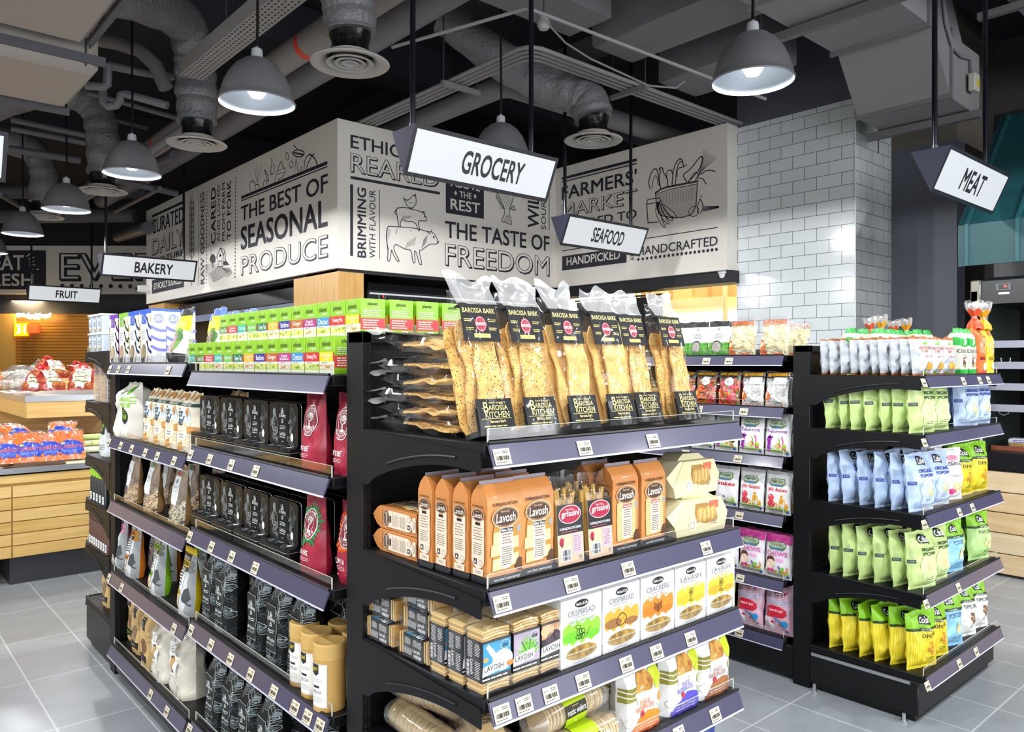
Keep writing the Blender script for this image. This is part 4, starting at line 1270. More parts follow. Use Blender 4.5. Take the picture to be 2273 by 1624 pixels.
def coffee(kind):
    def fn():
        w, h, dp = .112, .215, .07
        p = Pil(w, h, dp, seed=kind * 3 + 1, kind='doy', wr=.004); m = MB(); p.body(m, BUR)
        EM = M('8e1230', .45); acc = M({0: 'b92440', 1: '1f8a4a', 2: 'e8621a'}[kind], .4)
        d = [R(-w / 2, .185, w / 2, .2145, M('8d1c35', .35), 1)]
        if kind:
            rr = random.Random(kind)
            for k in range(26):
                a = 2 * pi * k / 26; q = rr.uniform(.04, .056); d.append(E(cos(a) * q * .8, .135 + sin(a) * q, .013, .0045, acc, 1, 8, a))
        d += [E(0, .135, .036, .043, WHP, 2, 28), E(0, .135, .0335, .0405, EM, 3, 28), EL(0, .135, .022, .027, .0012, WHP, 4, 24), E(0, .145, .015, .012, WHP, 4), R(-.0025, .118, .0025, .14, WHP, 4), E(0, .116, .01, .004, WHP, 4)]
        for k in range(6):
            a = pi * (k + .5) / 6; d.append(LN([(0, .135), (cos(a) * .016, .142 + sin(a) * .012)], .0016, EM, 5))
        for ch, a in zip("MORGAN'S", [140 - 14 * k for k in range(8)]):
            q = radians(a); d.append(T(ch, cos(q) * .029 - .003, .135 + sin(q) * .034 - .003, cos(q) * .029 + .003, .135 + sin(q) * .034 + .003, WHP, b=.02))
        for ch, a in zip('ROASTERS', [215 + 16 * k for k in range(8)]):
            q = radians(a); d.append(T(ch, cos(q) * .029 - .003, .135 + sin(q) * .034 - .003, cos(q) * .029 + .003, .135 + sin(q) * .034 + .003, WHP, b=.02))
        d += [T({0: 'DRY FIRE', 1: 'CAFE VERDE', 2: 'PUNTA'}[kind], -.045, .05, .012, .063, WHP, b=.02), FP(-.045, .033, .02, .045, 3, WHP, 3, .25), FP(-.045, .016, -.02, .022, 1, WHP, 3)]
        p.art(m, d); return m.build('coffee_bag')
    return fn


for k, (z, a, lb) in enumerate(((near[1], 0, 'plain red coffee bag beside the tins on the second shelf'), (near[2], 1, 'red coffee bag with green leaves on the third shelf'))):
    put(('coffee', a), coffee(a), (1.02, 1.99, z), lb, 'coffee bag', rz=RZ)
put(('coffee', 0), coffee(0), (1.15, 1.9, near[1]), 'red coffee bag set back in shade on the second shelf', 'coffee bag', rz=RZ)
put(('coffee', 2), coffee(2), (1.045, 1.83, near[2]), 'red coffee bag with orange leaves at the post, third shelf', 'coffee bag', rz=RZ)
put(('coffee', 0), coffee(0), (1.03, 1.822, near[1]), 'red coffee bag cut by the post, second shelf', 'coffee bag', rz=RZ)
put(('coffee', 1), coffee(1), (1.15, 1.93, near[2]), 'red coffee bag in shade behind the green leaved one', 'coffee bag', rz=RZ)
POU = M('131517', .5, bump=.1, bs=12, spec=.3)


def pouch():
    w, h, dp = .115, .235, .07
    p = Pil(w, h, dp, seed=5, kind='gusset', wr=.0035); m = MB(); p.body(m, POU)
    d = flora(-.05, .185, .05, .228, 3, 7, s=1.2) + flora(.03, .01, .055, .19, 8, 9, s=1.35) + flora(-.052, .008, .03, .034, 9, 5, s=1.2) + [R(-.046, .04, .022, .18, M('18211f', .5), 2), LN([(-.045, .041), (.021, .041), (.021, .179), (-.045, .179)], .0011, PG1, 3, True), logo(-.012, .115, .05, .045), FP(-.036, .095, .014, .107, 2, PG1, 3), T('Hot Chocolate', -.036, .07, .012, .082, WHP, l=3, sh=.2), FP(-.036, .058, .014, .066, 2, PG1, 3, .3)]
    p.art(m, d)
    return m.build('black_pouch')


for i, (px, py) in enumerate(((648, 1512), (600, 1478), (555, 1448), (500, 1405), (466, 1375))):
    q = onZ(px, py, near[3]); put('pouch', pouch, (1.03 if i != 3 else 1.01, q.y + .0, near[3] + .0005), 'black printed pouch, ' + ORD[i] + ' from the paper tubes on the fourth shelf', 'pouch', 'black pouches on the fourth shelf', rz=RZ)
for i, y in enumerate((2.03, 2.25, 2.42, 2.62)):
    put('pouch', pouch, (1.14, y, near[3] + .0005), 'black printed pouch in the second row, ' + ORD[i] + ' from the post, fourth shelf', 'pouch', 'black pouches on the fourth shelf', rz=RZ)
for i, y in enumerate((2.27, 2.42, 2.56, 2.71)):
    put('pouch', pouch, (1.02, y, near[4] + .0005), 'black printed pouch, ' + ORD[i] + ' from the right on the bottom shelf', 'pouch', 'black pouches on the bottom shelf', rz=RZ)
for i, y in enumerate((2.12, 2.34, 2.5, 2.66)):
    put('pouch', pouch, (1.13, y, near[4] + .0005), 'black printed pouch in the second row, ' + ORD[i] + ' from the right, bottom shelf', 'pouch', 'black pouches on the bottom shelf', rz=RZ)
KR = M('cfa457', .6); KRL = M('d8b065', .5)


def tube_can():
    t = thing('paper_tube', 'x', 'tube'); r = .042
    m = MB(); m.lathe([(.001, 0), (r, 0), (r, .135)], KR, n=36); m.build('body', t)
    m = MB(); m.lathe([(r, .133), (r + .0012, .134), (r + .0012, .172), (r - .002, .175), (r - .006, .1735), (.001, .1735)], KRL, n=36); m.build('lid', t)
    m = MB(); cm = cylmap(r)
    cu = [-.03 + .006 * k for k in range(11)]
    decal(m, [R(-.03, .012, .022, .125, WHP, 1), LN([(-.0285, .0135), (.0205, .0135), (.0205, .1235), (-.0285, .1235)], .0006, M('8a8a88', .5), 2, True), PG([(-.03, .124), (-.002, .124), (-.002, .1), (-.012, .093), (-.03, .1)], M('1c1d1a', .5), 2), T('yari', -.024, .103, -.006, .118, M('d9c23a', .5), b=.03, l=3), FP(-.022, .078, .012, .088, 2, M('9a9a96', .6), 2, .25), R(-.022, .062, .0, .068, M('1c1d1a', .5), 2), T('MOCHA', -.022, .047, .006, .056, M('5a5a56', .6), l=2), FP(-.022, .025, .012, .04, 3, M('9a9a96', .6), 2, .25)], cm, cu, (), base=.0005); m.build('label', t)
    return t


for i, (px, py) in enumerate(((747, 1580), (707, 1568), (676, 1533))):
    q = (.99 + .012 * i, 1.86 + .095 * i)
    put('tube', tube_can, (q[0] + .0, q[1], near[3] + .0005), 'tan paper tube with white label, ' + ORD[i] + ' from the post', 'tube', 'tan paper tubes', rz=RZ + .42)
for i, (x, y) in enumerate(((1.085, 1.875), (1.095, 1.975))):
    put('tube', tube_can, (x, y, near[3] + .0005), ['tan paper tube at the post, second row', 'tan paper tube farther from the post, second row'][i], 'tube', 'tan paper tubes', rz=RZ)
# ---- far bay
BX = ['7a3fb0', '8cc63f', '2f5fd0', '2f5fd0']; SW = ['7a3fb0', '8cc63f', '6d8fe0', '7b82dc']


def cereal(i):
    def fn():
        w, h, dp = .158, .225, .058; c = M(BX[i], .4); s_ = M(SW[i], .4); YL = M(['e8b400', 'c9305a', 'e8c000', 'e8c000'][i], .4)
        m = MB(); m.box(-w / 2, w / 2, -dp / 2, dp / 2, 0, h, M('e8eaef', .4, coat=.15), .0015); x = w / 2
        d = [R(-x, .207, x, h, c), R(-.05, .165, .01, .207, c, 2), EL(-.03, .188, .012, .014, .005, WHP, 3), T('Quinoa', -.012, .182, .008, .193, WHP, l=3), FP(-.055, .1, .0, .14, 4, M('a9a9ae', .6), 2, .4),
             LN(blob([(-.078, .17), (-.07, .1), (-.06, .05), (-.05, .0)]), .008, YL, 2), LN(blob([(.02, .0), (.04, .05), (.03, .1)]), .006, YL, 2), E(-.02, .05, .028, .03, M('4a4038', .6), 2), E(-.02, .05, .025, .027, M(['d8c896', 'd8b088', 'a89274', 'a08a68'][i], .7, var='7a6a50', vs=300), 3), R(-.05, .004, -.01, .022, M('5a5a60', .5), 2)]
        for k in range(3):
            d.append(LN(blob([(.02, .19 - k * .05), (.045, .155 - k * .05), (.079, .145 - k * .05)]), .012, s_, 2))
        d.append(E(.058, .185, .016, .016, M('e8d0a0', .5), 3))
        decal(m, d, front(-dp / 2)); y = dp / 2
        d = [R(-y, .215, y, h, c), E(0, .185, .02, .02, M('8a97e0', .4), 2), T('SG-I', -.013, .176, .013, .194, WHP, b=.02, l=3)] + [LN(blob([(-y, .15 - k * .04), (0, .135 - k * .04), (y, .135 - k * .04)]), .011, s_, 2) for k in range(3)] + [FP(-.01, .03, .016, .055, 3, M('b9b9be', .6), 2, .3)]
        decal(m, d, right(w / 2))
        decal(m, [R(-x, -y, x, y, c)], top(h))
        return m.build('cereal_box')
    return fn


for i in range(4):
    put(('cereal', i), cereal(i), (1.005, 3.95 - .166 * i - .025, far[0] + .0005) if i else (1.005, 3.905 + .0, far[0] + .0005), ['purple-topped', 'green-topped', 'blue-topped', 'second blue-topped'][i] + ' white grain box, ' + ORD[i] + ' from the left on the top shelf', 'cereal box', 'white grain boxes', rz=RZ)
for r, x in enumerate((1.066, 1.127)):
    put(('cereal', 3), cereal(3), (x, 3.435, far[0] + .0005), ORD[r] + ' white grain box behind the last blue-topped one', 'cereal box', 'white grain boxes', rz=RZ)


def spout_bag(i):
    def fn():
        p = Pil(.13, .215, .07, seed=20 + i, kind='doy', wr=.006); m = MB(); p.body(m, M('e9e9e6', .3, coat=.4), lambda u, v, s: M('c9cfd2', .3, coat=.4) if (int((u + v * 2) * 9) % 3 == 0 and s > 0) else M('eeeeea', .3, coat=.4))
        d = [R(-.066, 0, .066, .035, M('2b2a2e', .35), 1), R(-.066, .125, .066, .185, M('f2dc1c', .35), 1), R(-.066, .185, .066, .214, M(['23262a', '4f74d8'][i], .35), 1), E(.0, .085, .045, .05, M('6a9a3a', .5), 2), E(-.01, .075, .03, .045, M('d9b8b8', .5, var='8a5a60', vs=120), 3), E(.02, .1, .03, .02, M('3f7a2a', .5), 3), R(-.05, .14, .02, .165, M('f7ec6a', .4), 2), T('whole grain', -.055, .012, .03, .024, M('9a9a9a', .5), l=3)]
        p.art(m, d); return m.build('grain_pouch')
    return fn


put(('spout', 0), spout_bag(0), (1.0, 3.09, far[0] + .0005), 'yellow and black grain pouch beside the white boxes', 'pouch', rz=RZ, tilt=-.18)
put(('spout', 1), spout_bag(1), (1.11, 3.0, far[0] + .0005), 'blue-topped yellow pouch behind the black topped one', 'pouch', rz=RZ, tilt=-.1)
for i, y in enumerate((3.02, 3.2, 3.4)):
    put(('spout', 1), spout_bag(1), (1.26, y, far[0] + .0005), 'blue-topped pouch at the shelf back, ' + ORD[i] + ' from the right', 'pouch', 'blue-topped pouches at the back', rz=RZ)
CRM = M('ece4cb', .45, coat=.15)


def fourleaf():
    w, h, dp = .155, .225, .08
    p = Pil(w, h, dp, seed=31, kind='gusset', wr=.006); m = MB(); p.body(m, CRM)
    OA = vor('oats', ['efe4c8', 'e3d2ab', 'f4ecd8', 'd9c296'], 160, .5, .7); LF = M('c98a3c', .5); LF2 = M('e6bd7a', .5); GRN = M('1f4038', .45)
    d = [R(-w / 2, .17, w / 2, .182, GRN, 2), T('CERTIFIED ORGANIC', -.06, .1725, .06, .18, M('d8d8c0', .5), b=.01, l=3), R(-.07, .06, .06, .165, M('cfd9dc', .4), 1), R(-.07, .02, .06, .11, OA, 2), T('Four', -.062, .13, -.008, .162, M('1d3f5c', .5), b=.02, sh=.15), T('leaf', -.045, .1, .0, .134, M('1d3f5c', .5), b=.02, sh=.15), R(-.055, .045, .03, .075, M('f2efe6', .5), 3), FP(-.045, .05, .02, .07, 2, M('8a8478', .6), 4)]
    for (x, z, a, s_) in ((.035, .15, .6, 1), (.055, .085, .1, 1), (-.02, .02, .8, .9), (.05, .205, .5, .9), (-.045, .205, -.4, .9), (.0, .21, 1.0, .7)):
        d += [E(x, z, .026 * s_, .013 * s_, LF, 4, 14, a), LN([(x - .022 * cos(a), z - .022 * sin(a)), (x + .022 * cos(a), z + .022 * sin(a))], .0014, LF2, 5)]
        for k in (-1, 0, 1):
            for g in (-1, 1):
                bx, bz = x + k * .009 * cos(a), z + k * .009 * sin(a); d.append(LN([(bx, bz), (bx + .009 * cos(a + g * .9), bz + .009 * sin(a + g * .9))], .0011, LF2, 5))
    p.art(m, d); return m.build('oat_bag')


for i in range(4):
    put('fourleaf', fourleaf, (1.02 + .006 * i, 2.985 + .166 * i, far[1] + .0005), 'cream oat bag with leaf print, ' + ORD[i] + ' from the right on the second shelf', 'oat bag', 'cream oat bags on the second shelf', rz=RZ, tilt=-.05)
put('fourleaf', fourleaf, (1.18, 2.93, far[1] + .0005), 'cream oat bag in shade behind the tins', 'oat bag', rz=RZ)


def millet():
    w, h, dp = .21, .245, .13
    p = Pil(w, h, dp, seed=44, kind='gusset', wr=.009, flare=.04); m = MB(); p.body(m, M('efeade', .5))
    GR = M('8ad02a', .4); BKT = M('1d221c', .5)
    d = [E(.055, .1, .03, .042, BKT, 2), T('RAW', .033, .085, .077, .108, GR, b=.03), FP(.04, .112, .07, .128, 2, GR, 4), T('ORGANIC', .018, .165, .098, .185, GR, b=.03), T('MILLET', .02, .14, .098, .158, GR, b=.03), E(.06, .215, .018, .022, M('5fae2a', .4), 2, 12, .5), FP(-.09, .06, -.02, .14, 8, M('d5d2c6', .6), 2, .3), PG([(-.03, .2), (-.005, .215), (-.012, .19)], M('8a8578', .6), 2)]
    p.art(m, d); return m.build('millet_bag')


put('millet', millet, (1.03, 3.76, far[1] + .0005), 'big white millet bag at the left end of the second shelf', 'millet bag', rz=RZ)
CF = film('bag_film', opac=.05, rough=.1, edge=.4, haze=.05)


def granola(i):
    def fn():
        t = thing('granola_bag', 'x', 'granola bag'); w, h, dp = .125, .23, .07
        p = Pil(w, h, dp, seed=50 + i, kind='doy', wr=.005); m = MB(); p.body(m, CF)
        m.build('clear_bag', t)
        g = Pil(w * .93, h * (.42, .46, .4)[i], dp * .93, seed=60 + i, kind='doy', wr=.006); m = MB(); g.body(m, vor('granola%d' % i, [['c9a878', 'e0c89a', '8a5a34', 'b58a56'], ['d8b888', 'b98a58', '7a4a2a', 'e8d8b0'], ['e0d8b8', 'b9b08a', '4a4a38', 'd8c8a0']][i], 130, 1.0, .8)); m.build('granola', t)
        m = MB(); d = [R(-.032, .075, .032, .185, M('e9edee', .5), 1), LN([(-.03, .077), (.03, .077), (.03, .183), (-.03, .183)], .0008, M('9aa4a8', .5), 2, True), E(0, .165, .009, .009, M('8a9498', .5), 2), T('MUESLI', -.02, .14, .02, .147, M('6a7478', .6), l=2), FP(-.02, .1, .02, .13, 4, M('aab2b6', .6), 2, .3), R(-.006, .185, .006, .228, M(['8a6ac0', '3aa890', 'c03050'][i], .4), 1), R(-.055, .205, .055, .2105, M('c9ced2', .4), 1)]
        p.art(m, d); m.build('label', t)
        m = MB(); g = p.G[1]; m.grid(p.nu, p.nv, lambda u, v: g[round(v * p.nv)][round(u * p.nu)] + Vector((0, .0012, 0)), M('b48a56', .6), flip=True); m.build('paper_back', t)
        return t
    return fn


for i, (y, r) in enumerate(((3.76, 0), (3.48, 1), (3.14, 2))):
    put(('gran', r), granola(r), (1.02, y, far[2] + .0005), 'clear granola bag with pale label and ' + ['purple', 'green', 'red'][i] + ' ribbon, front of third shelf', 'granola bag', rz=RZ, tilt=-.06)
for i, (y, r) in enumerate(((3.3, 1), (3.02, 2), (3.6, 0))):
    put(('gran', r), granola(r), (1.13, y, far[2] + .0005), 'clear granola bag in the second row, ' + ['middle', 'right', 'left'][i] + ' of the third shelf', 'granola bag', rz=RZ)


def muesli(i):
    def fn():
        col = ['e7a3bc', 'f08a1e', '8fd02a', 'f4d21c'][i]; c = M(col, .4); w, h, dp = .125, .25, .075
        p = Pil(w, h, dp, seed=70 + i, kind='doy', wr=.004); m = MB(); p.body(m, M('d3d6d8', .35, coat=.2), lambda u, v, s: c if s > 0 else (M('9ba0a3', .3, coat=.3) if u > .55 else M('d9dcdd', .35, coat=.2)))
        OA = vor('oats2', ['efe4c8', 'd9b98a', 'f4ecd8', 'b98a5a'], 170, .6, .7); D1 = M('2c2a2a', .45)
        d = [R(-.062, .165, .03, .249, D1, 1), R(-.062, .228, .062, .2495, c, 2), T('BYRON BAY', -.045, .205, .02, .216, M('e8e8e0', .5), b=.02), R(-.05, .18, .025, .202, c, 2), T('MACADAMIA', -.047, .184, .022, .199, D1, b=.03), T('MUESLI', -.035, .168, .012, .177, M('e8e8e0', .5), b=.02), E(.042, .195, .015, .012, M(['d98aa8', 'b8801e', '5f6a5a', '7a7d80'][i], .4), 3), E(.042, .172, .015, .012, M(['d98aa8', 'b8801e', '5f6a5a', '7a7d80'][i], .4), 3), R(-.05, .1, .015, .16, M('eceeee', .5), 2), FP(-.045, .105, .01, .158, 5, M('3a3a3a', .6), 3, .55), R(-.06, .07, .0, .094, c, 3), T(['PINK', 'ORIGINAL', 'BIRCHER', 'CAFE STYLE'][i], -.055, .075, -.006, .09, D1, b=.02), E(-.035, .04, .032, .034, OA, 2), PG([(.015, .06), (.025, .1), (.045, .11), (.055, .07), (.04, .05)], M('4a4d50', .5), 2), LN([(.02, .06), (.055, .045)], .006, M('4a4d50', .5), 2)]
        p.art(m, d); return m.build('muesli_pouch')
    return fn


NM = ['pink', 'orange', 'green', 'yellow']
for i, y in enumerate((3.93, 3.72, 3.37, 3.02)):
    put(('muesli', i), muesli(i), (1.015, y, far[3] + .0005), NM[i] + ' accented grey muesli pouch, front of the fourth shelf', 'muesli pouch', 'muesli pouches', rz=RZ, tilt=-.05)
for i, (y, k) in enumerate(((3.56, 1), (3.2, 2), (3.75, 0))):
    put(('muesli', k), muesli(k), (1.125, y, far[3] + .0005), NM[k] + ' accented muesli pouch in shade behind the front row', 'muesli pouch', 'muesli pouches', rz=RZ)


def kraft(i):
    def fn():
        p = Pil(.12, .25, .075, seed=80 + i, kind='gusset', wr=.004); m = MB(); p.body(m, M('cfae74', .65))
        BL = M('1c1a18', .5)
        d = [R(-.058, .025, .045, .055, BL, 2), T(['GRAIN', 'FLAX', 'CHIA'][i], -.04, .033, .02, .047, M(['6aa02a', 'b8b8a8', '8a6ab8'][i], .5), b=.02), E(.0, .09, .026, .034, M(['b08a5a', 'a58a70', '8a6248'][i], .8, var='6a4a30', vs=150), 2), PG([(-.02, .16), (.02, .16), (.03, .185), (.02, .21), (-.02, .21), (-.03, .185)], BL, 2), EL(0, .186, .022, .018, .002, M('b8b8b0', .5)), LN([(-.01, .18), (0, .195), (.012, .178)], .002, M('d8d8d0', .5), 4), EL(.04, .13, .016, .018, .0012, M('8a6a40', .5)), EL(.04, .13, .01, .012, .001, M('8a6a40', .5))]
        p.art(m, d); return m.build('kraft_pouch')
    return fn


for i, (x, y) in enumerate(((1.07, 3.86), (1.04, 3.68), (1.02, 3.48))):
    put(('kraft', i), kraft(i), (x, y, far[4] + .0005), 'brown paper pouch, ' + ['left', 'middle', 'right'][i] + ' of three on the bottom left shelf', 'pouch', 'brown paper pouches', rz=RZ)


def flour():
    t = thing('flour_bag', 'x', 'flour bag'); p = Pil(.17, .27, .1, seed=91, kind='gusset', wr=.011, flare=.06); m = MB(); p.body(m, film('bag_film2', opac=.06, rough=.12, edge=.45, haze=.12)); m.build('clear_bag', t)
    g = Pil(.165, .22, .094, seed=91, kind='gusset', wr=.011, flare=.06); m = MB(); g.body(m, M('ece5d3', .8, bump=.3, bs=30)); m.build('flour', t)
    m = MB(); p.art(m, [R(-.05, .08, .03, .2, M('f2f0ea', .5), 1), R(-.035, .09, .0, .15, M('4a4a5a', .5), 2), E(-.018, .12, .014, .024, M('c9a060', .5), 3), FP(-.04, .16, .02, .19, 3, M('8a8a88', .6), 3)]); m.build('label', t)
    return t


put('flour', flour, (1.04, 3.1, far[4] + .0005), 'clear bag of white flour, front one on the bottom shelf', 'flour bag', rz=RZ)
put('flour', flour, (1.03, 3.31, far[4] + .0005), 'clear bag of white flour beside the brown paper pouches', 'flour bag', rz=RZ, sc=.92)
# ---- far end rack goods
YF = 4.45


def tub():
    t = thing('plastic_tub', 'x', 'tub'); m = MB(); m.prism(rrect(.078, .078, .012), 2, 0, .085, M('bcc6cf', .3, coat=.4)); 
    m.v = [(v[0] * (.9 + .1 * v[2] / .085), (v[1] - .039) * (.9 + .1 * v[2] / .085), v[2]) for v in m.v]; decal(m, [R(-.028, .012, .028, .07, M('d7dfe4', .4), 1), FP(-.02, .03, .02, .055, 3, M('5a6a7a', .5), 2), R(-.025, .012, .02, .02, M('c9b25a', .5), 2)], lambda x, z, o: (x, -.036 - .0036 * (z / .085) - o, z)); m.build('body', t)
    m = MB(); m.prism(rrect(.088, .088, .014), 2, .085, .094, M('e6ebee', .3)); m.v = [(v[0], v[1] - .044, v[2]) for v in m.v]; m.build('lid', t); return t


for k in range(2):
    for i in range(3):
        put('tub', tub, (1.035 + .0 * i, 4.28 + .092 * i - .02, FE_D[0] + .0005 + .0945 * k), ['lower', 'upper'][k] + ' pale plastic tub, ' + ['nearest', 'middle', 'farthest'][i] + ' at the far rack end', 'tub', 'pale plastic tubs', rz=-pi / 2)


def clam():
    t = thing('clear_container', 'x', 'container'); m = MB(); m.prism(rrect(.12, .1, .012), 2, 0, .036, film('clam', opac=.12, rough=.08, edge=.45, haze=.12)); m.v = [(v[0], v[1] - .05, v[2]) for v in m.v]; m.prism([(a, b - .052) for a, b in rrect(.126, .104, .014)], 2, .03, .034, film('clam', opac=.12)); m.build('tray', t)
    m = MB(); m.prism([(a, b - .045) for a, b in rrect(.1, .09, .02)], 2, .003, .026, vor('nuts', ['7a5a40', '9a7a58', '5a4030', 'b89a78'], 120, 1, .7)); m.build('nuts', t); return t


for k in range(6):
    for i in range(2):
        put('clam', clam, (1.055, 4.235 + .125 * i, FE_D[1] + .0005 + .0372 * k), ('left' if i else 'right') + ' stack of clear containers at the far rack end, ' + ORD[k] + ' from below', 'container', 'stacked clear containers', rz=-pi / 2)


def wpouch():
    p = Pil(.13, .22, .06, seed=99, kind='doy', wr=.005); m = MB(); p.body(m, M('dfe3e4', .35)); p.art(m, [R(-.035, .11, .03, .17, M('1a1f1c', .4), 1), R(-.02, .145, .02, .162, M('6ac83a', .4), 2), E(0, .128, .012, .012, M('6ac83a', .4), 2), FP(-.05, .03, .05, .06, 3, M('9aa0a2', .6), 2)]); return m.build('white_pouch')


put('wpouch', wpouch, (1.04, 4.3, FE_D[2] + .0005), 'white pouch with green and black label at the far rack end', 'pouch', rz=RZ)


def slim(cap, body):
    def fn():
        t = thing('slim_tube', 'x', 'tube'); m = MB(); m.lathe([(.001, 0), (.016, 0), (.017, .01), (.017, .12), (.012, .13)], M(body, .35, coat=.3), n=16)
        decal(m, [R(-.013, .012, .013, .05, M('e8eaea', .4), 1), FP(-.01, .018, .01, .044, 3, M('3a3a3a', .5), 2)], cylmap(.017), [-.008, -.004, 0, .004, .008]); m.build('body', t)
        m = MB(); m.lathe([(.014, .128), (.017, .13), (.017, .162), (.015, .165), (.001, .165)], M(cap, .4), n=16); m.build('cap', t); return t
    return fn


for i in range(5):
    put('slimg', slim('8fc51e', '23282b'), (.995, 4.13 + .058 * i, FE_D[3] + .0005), 'slim dark tube with green cap, ' + ORD[i] + ' from the right at the far rack', 'tube', 'slim green-capped tubes', rz=RZ)
for i in range(8):
    put('slimb', slim('4a3028', '5a3a30'), (.995, 4.08 + .044 * i, FE_D[4] + .0005), 'slim brown bottle, ' + ORD[i] + ' from the right at the far rack', 'bottle', 'slim brown bottles', rz=RZ)
for i in range(2):
    put(('kraft', i), kraft(i), (1.05, 4.08 + .15 * i, FE_D[5] + .0005), 'brown paper pouch, ' + ['nearer', 'farther'][i] + ' on the far rack base', 'pouch', 'brown paper pouches at the far rack', rz=RZ)
# ================================================================ goods on the centre end rack
BARKM = None


def bark_mat(name, base, dark, seed, dens):
    if name in _m:
        return _m[name]
    mt = bpy.data.materials.new(name); mt.use_nodes = True; nt = mt.node_tree; b = nt.nodes['Principled BSDF']; b.inputs['Roughness'].default_value = .7
    tc = nt.nodes.new('ShaderNodeTexCoord'); nz = nt.nodes.new('ShaderNodeTexNoise'); nz.inputs['Scale'].default_value = 38; nz.inputs['Detail'].default_value = 5
    nt.links.new(tc.outputs['Object'], nz.inputs['Vector'])
    rp = nt.nodes.new('ShaderNodeValToRGB'); rp.color_ramp.elements[0].color = lin(base); rp.color_ramp.elements[1].color = lin(dark); rp.color_ramp.elements[0].position = .45; rp.color_ramp.elements[1].position = .72
    nt.links.new(nz.outputs[0], rp.inputs[0])
    v = nt.nodes.new('ShaderNodeTexVoronoi'); v.inputs['Scale'].default_value = dens; v.inputs['Randomness'].default_value = 1
    nt.links.new(tc.outputs['Object'], v.inputs['Vector'])
    cp = nt.nodes.new('ShaderNodeMath'); cp.operation = 'LESS_THAN'; cp.inputs[1].default_value = .24
    nt.links.new(v.outputs['Distance'], cp.inputs[0])
    mx = nt.nodes.new('ShaderNodeMix'); mx.data_type = 'RGBA'
    nt.links.new(cp.outputs[0], mx.inputs[0]); nt.links.new(rp.outputs[0], mx.inputs[6]); mx.inputs[7].default_value = lin(seed)
    nt.links.new(mx.outputs[2], b.inputs['Base Color'])
    bp = nt.nodes.new('ShaderNodeBump'); bp.inputs['Strength'].default_value = .35; bp.inputs['Distance'].default_value = .006
    nt.links.new(nz.outputs[0], bp.inputs['Height']); nt.links.new(bp.outputs[0], b.inputs['Normal'])
    _m[name] = mt
    return mt


def slab(mb, w, h, th, seed, mat, bend=.02):
    """wavy strip of crispbread standing on z=0"""
    def S(u, v, s):
        x = (u - .5) * w * (1 + .06 * sin(v * 7 + seed)) + noise.noise(Vector((seed, v * 4, 0))) * .008
        zc = h * v
        e = min(v, 1 - v) * 14
        x *= min(1, .72 + .28 * e)
        y = noise.noise(Vector((u * 2 + seed, v * 5, 1.3))) * .009 + bend * sin(v * 3.1 + seed) * .5 + s * th / 2
        return (x, y, zc + noise.noise(Vector((u * 3, seed, v))) * .006)
    mb.grid(6, 22, lambda u, v: S(u, v, -1), mat); mb.grid(6, 22, lambda u, v: S(u, v, 1), mat, flip=True)
    for q in (0, 1):
        mb.grid(1, 22, lambda u, v: S(q, v, -1 + 2 * u), mat, flip=(q == 0)); mb.grid(6, 1, lambda u, v: S(u, q, -1 + 2 * v), mat)


BBLK = M('16191d', .55, spec=.25); GOLD = M('e0cf86', .4); GOLDL = M('d9c568', .4)
CFB = film('bag_film3', opac=.022, rough=.08, edge=.26, haze=.01)


